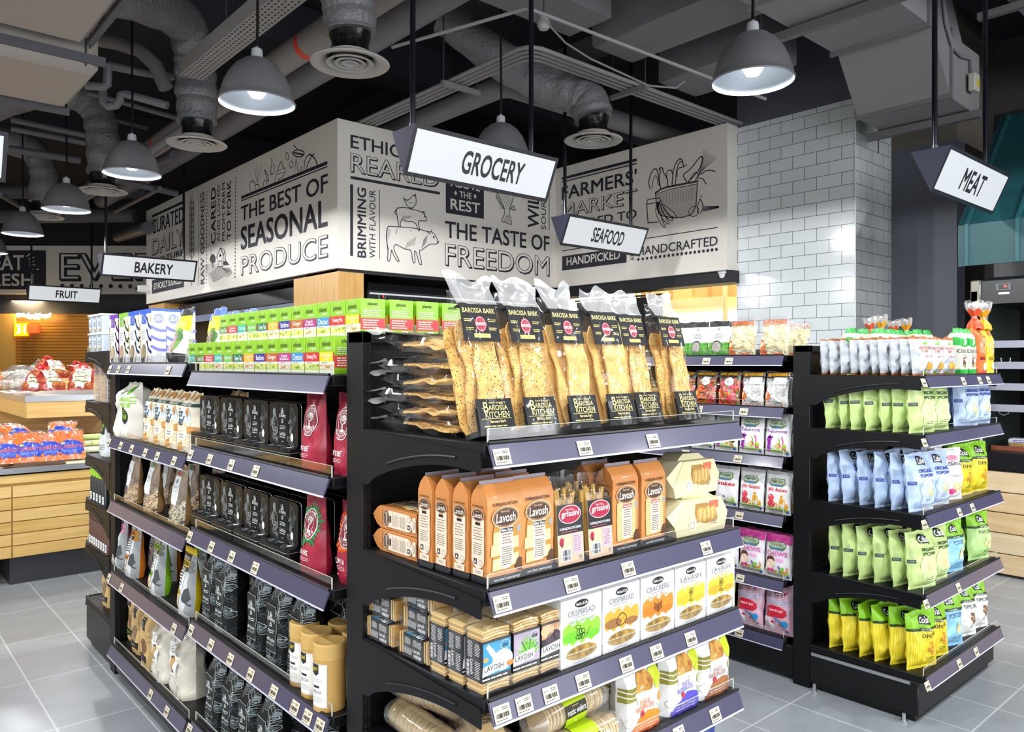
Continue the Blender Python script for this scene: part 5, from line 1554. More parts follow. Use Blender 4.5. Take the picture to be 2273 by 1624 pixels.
def bark(kind, dp=.058, tray=True):
    def fn():
        t = thing('flatbread_bag', 'x', 'flatbread bag'); w, h = .108, .3
        mats = [bark_mat('bark_seed', 'e0b566', 'bf8440', '3f3a2a', 150), bark_mat('bark_salt', 'e4bb6c', 'cc9448', 'f6e8c2', 230)]
        for i in range(3):
            m = MB(); slab(m, .066, .262 - .012 * i, .005, kind * 3 + i * 1.7, mats[kind % 2], .012 if tray else .006)
            o = m.build('crispbread', t); o.location = (.004 - .017 * i, -dp / 2 + .016 + (dp - .03) * i / 2, .012); o.rotation_euler = (0, .06 - .05 * i + .02 * kind, 0)
        m = MB()
        if tray:
            m.box(-.047, .047, -dp / 2 + .002, dp / 2 - .004, .0, .012, BBLK)
            m.prism([(-dp / 2 + .001, 0), (-dp / 2 + .001, .058), (-dp / 2 + .003, .06), (-dp / 2 + .004, 0)], 0, -.05, .05, BBLK)
        y0 = -dp / 2 - .0
        m.box(-.048, .048, y0 - .001, y0, .012 if tray else .02, .078, BBLK)
        decal(m, [T('bark baggy\'s', -.014, .066, .03, .072, GOLD, l=1), T('B', -.03, .05, -.018, .071, GOLD, b=.01, l=1), T('AROSSA', -.017, .053, .034, .064, GOLD, b=.008, l=1), T('KITCHEN', -.028, .037, .036, .05, GOLD, b=.008, l=1), R(-.04, .0345, .04, .0355, GOLD), T('Barossa Bark', -.018, .026, .024, .032, GOLD, b=.015, l=1), FP(-.036, .016, .036, .0215, 1, GOLDL, 1)], front(y0 - .001), base=.0004)
        m.build('base_label', t)
        m = MB(); m.box(-.049, .049, y0 - .001, y0, .205, .288, BBLK); m.box(-.049, .049, y0, y0 + .02, .286, .288, BBLK)
        d = [T('BAROSSA BARK', -.044, .269, .044, .28, GOLD, b=.012, l=1), E(0, .244, .015, .018, M('a31436', .4), 1, 24), EL(0, .244, .0125, .0155, .001, M('e8d8d8', .4), 2, 20), R(-.016, .239, .016, .249, M('a31436', .4), 3), T('BAROSSA', -.014, .2405, .014, .2475, WHP, b=.02, l=5), R(-.022, .213, .022, .222, GOLDL), T('Sea & Pepper', -.012, .2155, .012, .2195, M('8a7a3a', .5), l=2)]
        for (x, z) in ((-.032, .252), (-.03, .233), (.033, .252), (.032, .233)):
            d.append(FP(x - .012, z - .004, x + .012, z + .004, 2, GOLDL, 1))
        decal(m, d, front(y0 - .001), base=.0004); m.build('header_card', t)
        p = Pil(w, h + .032, dp + .004, seed=100 + kind, kind='gusset', wr=.006, nv=22); m = MB(); p.body(m, CFB)
        for s in p.G.values():
            pass
        m.build('clear_bag', t)
        m = MB(); r0 = .29
        def flap(u, v):
            n1 = noise.noise(Vector((u * 2.2, v * 1.6, kind * 2.3))); n2 = noise.noise(Vector((u * 4.5, v * 3, kind + 9.1)))
            return ((u - .5) * w * (1 + .16 * v * v), -dp / 2 * (1 - v) ** 1.5 - .001 - .016 * v * v + n1 * .02 * v + n2 * .006, r0 + .068 * v + (.022 * n1 + .008 * sin(u * 9 + kind)) * v * v)
        m.grid(14, 8, flap, film('bag_film4', opac=.1, rough=.18, edge=.4, haze=.26))
        m.build('hang_strip', t)
        return t
    return fn


for i, (x, y, k) in enumerate(((1.052, 1.238, 0), (1.185, 1.236, 2), (1.322, 1.234, 1), (1.462, 1.236, 3), (1.60, 1.262, 4), (1.735, 1.236, 6))):
    put(('bark', k), bark(k), (x * .985 + .012, y + .02, RA_D[0] + .004), 'upright clear flatbread bag, ' + ORD[i] + ' from the left on the top front shelf', 'flatbread bag', 'upright flatbread bags', tilt=-.27, rz=-.03 + .02 * (i % 3))
for i in range(6):
    put(('barkf', i % 2), bark(8 + i % 2, .034, False), (1.05 + .006 * (i % 3), 1.315 + .008 * (i % 2), RA_D[0] + .019 + .0345 * i), 'flatbread bag lying flat at the left, ' + ORD[i] + ' from the bottom of its stack', 'flatbread bag', 'flat flatbread bags', tilt=-pi / 2 + (.0 if i < 5 else .1), rz=.03 * (i % 3 - 1))
for i in range(3):
    put(('barkf', i % 2), bark(8 + i % 2, .034, False), (1.81, 1.36, RA_D[0] + .019 + .0345 * i), 'flatbread bag lying at the right end of the top front shelf, ' + ORD[i] + ' from the bottom', 'flatbread bag', 'flat flatbread bags', tilt=-pi / 2)
# ---- lavosh packets
def stripes(name, a, b_, n=150.0):
    if name in _m:
        return _m[name]
    mt = bpy.data.materials.new(name); mt.use_nodes = True; nt = mt.node_tree; b = nt.nodes['Principled BSDF']; b.inputs['Roughness'].default_value = .4; b.inputs['Coat Weight'].default_value = .25
    tc = nt.nodes.new('ShaderNodeTexCoord'); sp = nt.nodes.new('ShaderNodeSeparateXYZ'); nt.links.new(tc.outputs['Object'], sp.inputs[0])
    ad = nt.nodes.new('ShaderNodeMath'); nt.links.new(sp.outputs[0], ad.inputs[0]); nt.links.new(sp.outputs[1], ad.inputs[1])
    mu = nt.nodes.new('ShaderNodeMath'); mu.operation = 'MULTIPLY'; mu.inputs[1].default_value = n; nt.links.new(ad.outputs[0], mu.inputs[0])
    fr = nt.nodes.new('ShaderNodeMath'); fr.operation = 'FRACT'; nt.links.new(mu.outputs[0], fr.inputs[0])
    rp = nt.nodes.new('ShaderNodeValToRGB'); rp.color_ramp.interpolation = 'CONSTANT'; rp.color_ramp.elements[0].color = lin(a); rp.color_ramp.elements[1].color = lin(b_); rp.color_ramp.elements[1].position = .62
    nt.links.new(fr.outputs[0], rp.inputs[0]); nt.links.new(rp.outputs[0], b.inputs['Base Color'])
    _m[name] = mt
    return mt


LAV = stripes('lavosh_stripe', 'd9914f', 'c57d3d', 260.0); LAVP = M('d4894a', .4, coat=.25); BRN = M('4a3226', .4); PAP = M('ecdcc6', .5); LBK = M('191a1f', .3, coat=.4); CRK = M('eed99a', .75, bump=.3, bs=70)


def oval(cx, cz, rx, rz, nm, l=3):
    return [E(cx, cz, rx * 1.12, rz * 1.16, M('c98a52', .35), l, 24), EL(cx, cz, rx * 1.08, rz * 1.12, rx * .04, M('f0dcc0', .4), l + 1, 24), E(cx, cz, rx, rz, BRN, l + 1, 24), EL(cx, cz, rx * .95, rz * .93, rx * .03, M('c9a27a', .4), l + 2, 24), T(nm, cx - rx * .78, cz - rz * .5, cx + rx * .78, cz + rz * .42, M('f4e8d8', .4), b=.016, l=l + 3, sh=.1), T("Now that's", cx - rx * .4, cz + rz * .5, cx + rx * .3, cz + rz * .75, M('e8c8a0', .4), l=l + 3)]


def boxbag(mb, w, d, h, mat, seed, bot=None, hb=.018):
    """block-bottom packet with a folded top"""
    def ring(z, k, lift=0):
        return [(-w / 2 * k, -d / 2, z), (w / 2 * k, -d / 2, z), (w / 2 * k, d / 2, z), (-w / 2 * k, d / 2, z)]
    r = random.Random(seed)
    if bot:
        mb.box(-w / 2, w / 2, -d / 2, d / 2, 0, hb, bot, .002)
    a = MB()
    hh = h - (hb if bot else 0); z0 = hb if bot else 0
    nu, nv = 8, 12
    for (p, q) in (((-w / 2, -d / 2), (w / 2, -d / 2)), ((w / 2, -d / 2), (w / 2, d / 2)), ((w / 2, d / 2), (-w / 2, d / 2)), ((-w / 2, d / 2), (-w / 2, -d / 2))):
        def fn(u, v):
            x = p[0] + (q[0] - p[0]) * u; y = p[1] + (q[1] - p[1]) * u
            t = max(0, (v - .88) / .12)
            k = noise.noise(Vector((x * 60 + seed, v * 9, y * 60))) * .0016 * (1 - .0)
            n = Vector((q[1] - p[1], -(q[0] - p[0]), 0)).normalized()
            return (x + n.x * k, (y + n.y * k) * (1 - t * .82), z0 + hh * v)
        mb.grid(nu, nv, fn, mat)


def lavosh(snack):
    def fn():
        t = thing('lavosh_packet', 'x', 'cracker packet'); w, d, h = .096, .054, .205
        m = MB(); boxbag(m, w, d, h, LAV, 3, LBK, .016); wx = w / 2
        m.box(-wx * .98, wx * .98, -.0008, .0008, h - .002, h + .008, M('9a8f9a', .3))
        m.build('packet', t)
        m = MB(); nm = 'Lavosh'
        # window with crackers behind
        d_ = [PG(blob([(-.03, .025), (-.035, .06), (-.034, .12), (-.02, .135), (.02, .135), (.034, .12), (.038, .07), (.03, .03), (-.03, .025)], 2), M('b98a3a', .5) if not snack else M('c9a04a', .5), 1)]
        if snack:
            for k in range(17):
                z = .03 + k * .0054; d_.append(LN([(-.033, z), (.034, z + .002)], .0034, CRK, 2))
        else:
            for (x, z, s_) in ((-.02, .04, .016), (.022, .045, .015), (-.022, .07, .018), (.02, .08, .017), (-.018, .095, .015)):
                d_.append(PG([(x - s_, z - .012), (x + s_, z - .01), (x + s_ * .95, z + .014), (x - s_ * .9, z + .012)], CRK, 2))
        d_ += [PG(blob([(-.014, .035), (-.016, .12), (.02, .12), (.022, .04), (.012, .03), (-.006, .029), (-.014, .035)], 1), PAP, 3)] + oval(.0, .137, .034, .02, nm, 4)
        d_ += [T('KURRAJONG KITCHEN', -.034, .16, .034, .168, M('2a2220', .4), b=.03, l=3), R(-.014, .105, .02, .114, LBK if not snack else M('d8402a', .4), 5), T('Bite Size' if not snack else 'Snack Size', -.012, .107, .018, .1125, WHP, b=.02, l=6), FP(-.01, .08, .018, .103, 4, M('8a6a5a', .5), 5, .4), FP(-.011, .036, .018, .076, 9, M('6a5a50', .5), 5, .4), E(.036, .11, .006, .008, M('9a9a98', .4), 4), PG(blob([(.046, .018), (.03, .022), (.026, .035), (.036, .05), (.046, .045)], 2), M('5a3a26', .4), 4)]
        decal(m, d_, front(-d / 2 - .0018), base=.0004)
        decal(m, [T("now that's entertaining!", -.03, .004, .042, .0115, M('d8d8d8', .4), b=.01, l=1, sh=.2)], front(-d / 2), base=.0006); m.build('front_print', t)
        m = MB(); s_ = d / 2
        d_ = [PG([(-.02, .05), (-.02, .135), (.02, .135), (.02, .05)] + [(.02 * cos(a), .05 - .018 * sin(a)) for a in [pi * k / 8 for k in range(1, 8)]], PAP, 1)] + oval(0, .143, .019, .012, nm, 2) + [T('KURRAJONG', -.018, .158, .018, .163, M('2a2220', .4), b=.02, l=2), R(-.008, .122, .008, .128, LBK, 4), FP(-.015, .09, .015, .119, 5, M('8a6a5a', .5), 2, .3), FP(-.016, .06, .016, .086, 6, M('5a4a44', .5), 2, .3), R(-.014, .04, -.003, .052, LBK, 2), PG([(-.0125, .041), (-.0085, .051), (-.0045, .041), (-.0085, .045)], WHP, 3), EL(.009, .045, .005, .006, .0008, M('8a8078', .4), 2), R(-.017, .018, .017, .032, PAP, 1), FP(-.01, .021, .012, .028, 2, M('9a8a80', .5), 2)]
        decal(m, d_, left(-w / 2 - .0018), base=.0004); m.build('side_label', t)
        return t
    return fn


z2 = RA_D[1]
for i, yc in enumerate((1.244, 1.303, 1.362, 1.421)):
    put(('lav', 0), lavosh(0), (1.052 - .004 * i, yc, z2 + .0005), 'striped tan lavosh packet showing its narrow side, ' + ORD[i] + ' from the shelf front', 'cracker packet', 'tan lavosh packets standing sideways', rz=.02 * (i % 2))
for i in range(2):
    put(('lav', 0), lavosh(0), (1.055, 1.458, z2 + .0275 + .0555 * i), ['lower', 'upper'][i] + ' striped tan lavosh packet lying at the back left', 'cracker packet', 'tan lavosh packets lying down', tilt=-pi / 2)
put(('lav', 0), lavosh(0), (1.152, 1.25, z2 + .0005), 'tan lavosh packet with window, left of the grissini packets', 'cracker packet', rz=-.02)
for i, (x, y) in enumerate(((1.16, 1.32), (1.165, 1.385))):
    put(('lav', 0), lavosh(0), (x, y, z2 + .0005), 'tan lavosh packet in the ' + ORD[i + 1] + ' row behind the windowed one', 'cracker packet', 'tan lavosh packets behind the front')
for i, (x, y) in enumerate(((1.452, 1.255), (1.555, 1.25))):
    put(('lav', 1), lavosh(1), (x, y, z2 + .0005), ['snack size lavosh packet with red tag, right of the grissini', 'snack size lavosh packet with red tag, beside the cream cracker bags'][i], 'cracker packet', 'snack size lavosh packets')
put(('lav', 1), lavosh(1), (1.44, 1.32, z2 + .0005), 'snack size lavosh packet in the row behind the red tagged ones', 'cracker packet')
GRS = M('c9a24e', .7, bump=.2, bs=50)


def grissini():
    t = thing('grissini_packet', 'x', 'breadstick packet'); w, d, h = .09, .045, .2
    for i in range(9):
        m = MB(); x = -.036 + .009 * i; rr = random.Random(i); m.tube([(x, rr.uniform(-.01, .01), .01), (x + rr.uniform(-.004, .004), 0, .1), (x + rr.uniform(-.012, .012), rr.uniform(-.008, .01), .165 + rr.uniform(-.02, .012))], .0062, GRS, 8); m.build('breadstick', t)
    p = Pil(w, h, d, seed=140, kind='gusset', wr=.003); m = MB(); p.body(m, CFB); m.build('clear_bag', t)
    m = MB(); y = -d / 2 - .003; ST = stripes('gris_stripe', 'ecd2b4', 'd49a6a', 420.0)
    m.box(-.041, .041, y, y + .001, .004, .138, ST); RDM = M('a8183c', .35)
    decal(m, [R(-.041, .072, .041, .138, LBK, 1), E(0, .115, .036, .021, M('e8c8c0', .4), 2, 24), E(0, .115, .034, .019, RDM, 3, 24), T('grissini', -.028, .107, .03, .123, WHP, b=.02, l=4, sh=.1), T("Now that's", -.014, .124, .012, .129, M('f0d8d8', .4), l=4), T('KURRAJONG KITCHENS', -.034, .08, .034, .087, M('e8e8e8', .4), b=.02, l=2), FP(-.03, .075, .03, .0785, 1, M('c05070', .4), 2), R(.006, .026, .036, .07, M('d8b8c4', .5), 1), FP(.009, .03, .033, .067, 9, M('8a5a70', .5), 2, .35), R(-.034, .012, .0, .04, WHP, 1), BAR(-.031, .014, -.003, .037, M('1c2a3a', .5), 2, 13), PG([(-.034, .048), (-.024, .048), (-.022, .062), (-.03, .066), (-.036, .058)], RDM, 2), R(-.031, .045, -.026, .05, LBK, 3), E(.03, .016, .005, .005, M('9a98a0', .5), 2)], front(y), base=.0004); m.build('label', t)
    return t


for i, x in enumerate((1.248, 1.348)):
    put('gris', grissini, (x, 1.238, z2 + .0005), ['left', 'right'][i] + ' grissini packet with red oval label on the second front shelf', 'breadstick packet', 'grissini packets', tilt=-.06)
for i, x in enumerate((1.255, 1.35)):
    put('gris', grissini, (x, 1.30, z2 + .0005), 'grissini packet in the row behind, ' + ['left', 'right'][i], 'breadstick packet', 'grissini packets', tilt=-.03)
CRB = M('d9d3a8', .5, coat=.1); CRB2 = M('e3dcb2', .5)


def creambag():
    t = thing('cream_cracker_bag', 'x', 'cracker bag'); m = MB()
    m.prism([(-.11, 0), (.1, 0), (.115, .05), (.085, .095), (-.07, .098), (-.12, .03)], 1, -.06, .06, CRB)
    for i, v in enumerate(m.v):
        q = Vector(v); m.v[i] = tuple(q)
    decal(m, [PG(blob([(-.03, .085), (-.035, .05), (-.01, .03), (.04, .022), (.07, .03), (.06, .06), (.03, .085), (-.03, .085)], 2), M('a8803a', .6), 1), R(.03, .066, .07, .088, M('dd6a4a', .5), 2), FP(.035, .045, .072, .062, 3, M('b8b088', .5), 2, .3), R(-.06, .012, -.03, .042, M('efe8cc', .5), 2), EL(-.045, .027, .009, .01, .0015, M('8a6a4a', .5), 3), E(.055, .028, .007, .007, M('9a8a78', .5), 3)], front(-.06), base=.0006); m.build('paper_bag', t)
    m = MB()
    for k in range(9):
        m.ball((-.02 + .009 * k, -.061, .05 + .003 * (k % 3)), .02, M('dcb872' if k % 2 else 'c29a55', .7), 8, 6, (.35, .12, 1))
    m.build('crackers', t)
    m = MB(); m.prism([(-.12, .03), (-.15, .06), (-.085, .1), (-.07, .098)], 1, -.058, .058, CRB2); m.prism([(-.06, .096), (.085, .094), (.05, .112), (-.03, .116)], 1, -.03, .03, CRB2); m.build('folded_end', t)
    return t


for i in range(2):
    put('cream', creambag, (1.762, 1.275 + .02 * i, z2 + .0005 + .101 * i), ['lower', 'upper'][i] + ' cream paper cracker bag at the right of the second front shelf', 'cracker bag', 'cream cracker bags', rz=-.06 + .1 * i, sc=.95)
# ---- square cracker packs
CK1 = M('e6c684', .75, bump=.25, bs=60); CK2 = M('d2a863', .75, bump=.25, bs=60)


def sbe(kind):
    def fn():
        t = thing('cracker_pack', 'x', 'cracker pack'); w, d, h = .078, .056, .14
        m = MB(); n = 22
        for i in range(n):
            z = .004 + (h - .012) * i / n; a = random.Random(i).uniform(-.0015, .0015)
            c = CK1 if i % 2 else CK2
            m.grid(6, 1, lambda u, v: (-w / 2 + .003 + (w - .006) * u + a, -d / 2 + .003 + (d - .006) * v, z + .0055 + .0028 * sin(u * pi)), c)
            for (y, fl) in ((-d / 2 + .003, False), (d / 2 - .003, True)):
                m.grid(6, 1, lambda u, v: (-w / 2 + .003 + (w - .006) * u + a, y, z + .0045 * v + .0028 * sin(u * pi) + .001), c, flip=fl)
            for (x, fl) in ((-w / 2 + .003, True), (w / 2 - .003, False)):
                m.grid(1, 1, lambda u, v: (x + a, -d / 2 + .003 + (d - .006) * u, z + .0045 * v + .001), c, flip=fl)
        m.build('cracker_stack', t)
        m = MB(); z0, z1 = .028, .112; m.box(-w / 2, w / 2, -d / 2, d / 2, z0, z1, LBK)
        c1 = M(['2f9ac8', 'b4a6b8', 'c99a6a'][kind], .5)
        fd = [R(-w / 2 + .002, z0 + .014, w / 2 - .002, z1 - .004, c1, 1), EL(.022, .097, .013, .009, .001, WHP, 4), T('sbe', .014, .092, .03, .101, M('1d4a6a', .5) if kind == 0 else M('3a2a4a', .5) if kind == 1 else WHP, b=.02, l=4)]
        if kind == 0:
            fd += [E(.015, .066, .028, .022, M('f0f2f4', .6), 2), PG([(-.03, .1), (-.022, .106), (.0, .08), (-.01, .072)], M('dfe4e8', .6), 2), E(-.03, .075, .007, .005, M('d8a05a', .6), 2), E(.035, .055, .01, .006, M('c8853a', .6), 3)]
        elif kind == 1:
            for k in range(22):
                a = pi * (k + .5) / 22; r = .028 if k % 2 else .02
                fd.append(LN([(.004, .055), (.004 + cos(a) * r * 1.1, .06 + sin(a) * r * 1.3)], .004, M('7ac23a' if k % 3 else '3f8a1e', .5), 2 + k % 2))
        else:
            fd += [R(-w / 2 + .002, z0 + .014, w / 2 - .002, .078, M('2a1f2c', .5), 2), E(.0, .076, .025, .018, M('4a3040', .5, var='20141c', vs=90), 3), E(-.02, .095, .02, .014, M('e0b98a', .5), 3)]
        fd += [PG([(-.04, .042), (.02, .048), (.022, .07), (-.038, .062)], WHP, 4), T('LAVOSH', -.034, .051, .016, .062, M('1c1c20', .5), b=.012, l=5), T(['WITH SEA SALT', 'ROAST ROSEMARY', 'FIG & WALNUT'][kind], -.034, .045, .004, .0495, M(['3fa8d0', '8a6ab0', 'd8a05a'][kind], .5), l=5), FP(-.04, .032, .04, .038, 1, WHP, 3, .5)]
        decal(m, fd, front(-d / 2), base=.0004)
        sd = [T('Lavosh', -.01, .04, .0, .07, WHP, rot=-90, l=1, b=.01), FP(-.02, .074, -.002, .108, 12, WHP, 1, .35), BAR(-.022, .034, -.014, .068, WHP, 1, 18, 3, True), FP(.004, .034, .022, .07, 10, WHP, 1, .35), FP(.004, .08, .022, .106, 8, WHP, 1, .35)]
        decal(m, sd, left(-w / 2), base=.0004); m.build('label_band', t)
        p = Pil(w + .008, h + .03, d + .008, seed=150 + kind, kind='gusset', wr=.004); m = MB(); p.body(m, CFB); m.build('clear_wrap', t)
        return t
    return fn


z3 = RA_D[2]
for i, yc in enumerate((1.238, 1.301, 1.364)):
    put(('sbe', (0, 1, 0)[i]), sbe((0, 1, 0)[i]), (1.0245 - .001 * i, yc, z3 + .0005), ['blue fronted', 'second', 'third'][i] + ' cracker pack from the front in the left column of the third front shelf', 'cracker pack', 'standing cracker packs')
for i, (k, x) in enumerate(((1, 1.108), (2, 1.19 - .001))):
    put(('sbe', k), sbe(k), (x, 1.238, z3 + .0005), ['rosemary pictured cracker pack right of the blue fronted one', 'dark fig pictured cracker pack beside the white boxes'][i], 'cracker pack', 'standing cracker packs')
for i, k in enumerate((1, 2)):
    put(('sbe', k), sbe(k), (1.11 + .08 * i, 1.305, z3 + .0005), 'cracker pack in the second row behind the ' + ['rosemary', 'fig'][i] + ' one', 'cracker pack', 'standing cracker packs')
for c, yb in enumerate((1.40, 1.545)):
    for k in range(3):
        put(('sbe', 0), sbe(0), (1.026 + .006 * (k % 2), yb - .008 * k * (c == 0), z3 + .031 + .0605 * k), ['lowest', 'middle', 'topmost'][k] + ' cracker pack lying in the ' + ['nearer', 'farther'][c] + ' of two piles at the left', 'cracker pack', 'lying cracker packs', tilt=-pi / 2, sc=.93)
# ---- white window boxes
BXW = M('f0f1f2', .4, coat=.15)
HB = [('CRISPBREAD', 'herb almond', '8fd83a', '6cc22a', 'herb'), ('CRISPBREAD', 'cinnamon almond', 'd9a83a', '9a6a3a', 'almond'), ('CRACKERS', 'herb flax', 'f08a2a', 'e87a1a', 'sprig'), ('LAVASH', 'herb', 'e8d23a', 'd8b82a', 'flower'), ('LAVASH', 'sesame', 'e8c43a', 'd8a82a', 'flower')]


def hbox(i):
    def fn():
        t = thing('window_box', 'x', 'cracker box'); ttl, sub, c1, c2, ic = HB[i]; w, d, h = .133, .062, .15
        A_, B_ = M(c1, .5), M(c2, .5); NK = M('1a1a1c', .5); GY = M('8a8a90', .5)
        m = MB(); m.prism([(-d / 2, 0), (d / 2, 0), (d / 2, h), (-d / 2 + .012, h + .008), (-d / 2, h)], 0, -w / 2, w / 2, BXW)
        x = w / 2
        band = [(-x + .006, .056)] + [(-x + .006 + (w - .012) * k / 12, .05 + .006 * ((k * 7) % 3 - 1)) for k in range(1, 12)] + [(x - .004, .062)] + [(x - .004 - (w - .01) * k / 12, .093 + .005 * ((k * 5) % 3 - 1)) for k in range(13)]
        fd = [PG(blob(band + band[:1], 2), A_, 1), E(-.03, .065, .03, .012, B_, 2), E(.035, .06, .025, .009, B_, 2), E(0, .136, .022, .009, NK, 2, 22), T('Herbs of Life', -.018, .1325, .018, .1395, WHP, b=.02, l=3), T(ttl, -.044, .111, .044, .124, GY, l=2), FP(-.03, .106, .03, .109, 1, GY, 2, .5), T(sub, -.04, .094, .04, .104, A_ if i else M('5aa81e', .5), l=3, sh=.2), E(0, .027, .05, .016, M('7a6026', .6, var='c9a04a', vs=70), 3, 28), EL(0, .027, .05, .016, .001, M('b0a890', .4), 4, 28), FP(-.03, .004, .03, .009, 2, GY, 2, .3)]
        if ic == 'almond':
            fd += [LN(blob([(-.02, .066), (-.012, .08), (.004, .086), (.02, .07), (.006, .056), (-.012, .056), (-.02, .066)], 3), .0018, NK, 4)] + [E(-.01 + .007 * k, .066 + .003 * (k % 3), .0012, .0012, NK, 4, 6) for k in range(4)]
        elif ic == 'flower':
            fd += [EL(0, .08, .009, .011, .0012, NK, 4), EL(0, .08, .004, .005, .001, NK, 4), LN([(0, .069), (0, .054)], .0012, NK, 4), EL(-.005, .06, .005, .003, .001, NK, 4), EL(.006, .058, .005, .003, .001, NK, 4)] + [LN([(0, .08), (.009 * cos(a), .08 + .011 * sin(a))], .0007, NK, 4) for a in (0, .8, 1.6, 2.4, 3.2, 4, 4.8, 5.5)]
        elif ic == 'sprig':
            fd += [LN([(0, .055), (0, .088)], .0014, NK, 4)] + [LN([(0, .058 + k * .004), (.016 * s_, .068 + k * .004)], .0016, NK, 4) for k in range(5) for s_ in (-1, 1)]
        else:
            fd += [EL(-.012 + .008 * (k % 3), .062 + .011 * (k // 3), .008, .0045, .0014, NK, 4, 10, .5 * k) for k in range(7)] + [LN([(.014, .06), (.028, .078)], .0014, NK, 4)]
        decal(m, fd, front(-d / 2), base=.0004)
        decal(m, [FP(-.02, .06, .02, .12, 8, GY, 1, .2), E(-.02, .045, .012, .01, A_, 1)], left(-x), base=.0004)
        m.build('carton', t)
        m = MB(); decal(m, [E(0, .004, .018, .008, NK, 1, 18)], lambda a, b_, o: (a, b_, h + .0042 + o - (b_ - .004) * .15), base=.001); m.build('tab_slot', t)
        return t
    return fn


for i in range(5):
    put(('hb', i), hbox(i), (1.272 + .1385 * i, 1.236, z3 + .0005), 'white window box, ' + ORD[i] + ' from the left, with ' + ['green', 'brown', 'orange', 'yellow', 'amber'][i] + ' brush stroke', 'cracker box', 'white window boxes')
for i in range(5):
    put(('hb', i), hbox(i), (1.285 + .137 * i, 1.304, z3 + .0005), 'white window box in the second row, ' + ORD[i] + ' from the left', 'cracker box', 'white window boxes')
# ---- round crackers in film, wafers, tortas
RC = M('e2c98c', .75, bump=.2, bs=50); RC2 = M('d0b06e', .75)


def roll(kind):
    def fn():
        t = thing('cracker_roll', 'x', 'cracker roll'); L_, r = .2, .034
        m = MB(); n = 34
        for i in range(n):
            x = -L_ / 2 + L_ * i / n; rr = random.Random(i + kind * 50); dy, dz = rr.uniform(-.003, .003), rr.uniform(-.003, .003); k = 16
            c = RC if i % 3 else RC2
            vs = [(x + e, dy + r * cos(2 * pi * q / k), r + dz + r * sin(2 * pi * q / k)) for e in (0, L_ / n * .72) for q in range(k)]
            m.add(vs, [tuple(range(k - 1, -1, -1)), tuple(range(k, 2 * k))] + [(q, (q + 1) % k, k + (q + 1) % k, k + q) for q in range(k)], c)
        m.build('crackers', t)
        m = MB(); R_ = r + .004
        def fn2(u, v):
            x = (-L_ / 2 - .045) + (L_ + .09) * v; e = min(v, 1 - v) / .14; e = min(1, e) ** .6
            a = 2 * pi * u; k = 1 + .05 * noise.noise(Vector((x * 30, cos(a) * 2, sin(a) * 2 + kind)))
            return (x, R_ * cos(a) * (.25 + .75 * e) * k * (1.15 if e < 1 else 1), r + R_ * sin(a) * (.08 + .92 * e) * k)
        m.grid(20, 26, fn2, film('bag_film5', opac=.07, rough=.1, edge=.5, haze=.1)); m.build('clear_wrap', t)
        if kind:
            m = MB(); c = M(['', 'b5d016', '1f9fc2'][kind], .4); R2 = r + .0055
            cm = lambda a, b_, o: (a, -(R2 + o) * cos(b_ / R2), r + (R2 + o) * sin(b_ / R2))
            cuts = [-.06 + .006 * q for q in range(32)]
            decal(m, [R(-.045, -.03, .03, .09, c, 0), R(-.045, -.004, .03, .024, M('33301f', .4) if kind == 1 else M('15161c', .4), 1), T('rustic wafers', -.04, .002, .026, .015, WHP, b=.012, l=2), FP(-.02, .017, .005, .021, 1, M('c9b25a', .4), 2), E(-.008, -.016, .003, .003, WHP, 1)], cm, (), cuts, base=.0003); m.build('label_band', t)
        return t
    return fn


z4 = RA_D[3]
for i, (x, y, z, rz) in enumerate(((1.06, 1.30, 0, 1.25), (1.135, 1.31, 0, 1.4), (1.05, 1.52, 0, 1.5), (1.10, 1.36, .062, 1.1), (1.09, 1.54, .066, 1.7), (1.15, 1.47, .004, 1.45))):
    put(('roll', 0), roll(0), (x, y, z4 + .006 + z), 'clear bag of round crackers, ' + ['front left', 'front right', 'back left', 'upper front', 'upper back', 'middle'][i] + ' of the pile on the fourth front shelf', 'cracker roll', 'bagged round crackers', rz=rz)
for i, (k, x, y, z) in enumerate(((2, 1.16, 1.225, .0), (1, 1.29, 1.225, .001), (1, 1.30, 1.30, .0), (1, 1.285, 1.268, .064))):
    put(('roll', k), roll(k), (x if i else 1.13, y + (.0 if i else .0), z4 + .006 + z), ['blue banded wafer roll at the left of the wafers', 'front lime banded wafer roll', 'rear lime banded wafer roll', 'topmost lime banded wafer roll reading rustic wafers'][i], 'wafer roll', 'wafer rolls', rz=0.03 * i) if i else None
TB = [('f08a1e', 'e8703a', 'orange'), ('5a4fc8', '5a4fc8', 'violet'), ('a86a3a', '9a5a30', 'brown')]


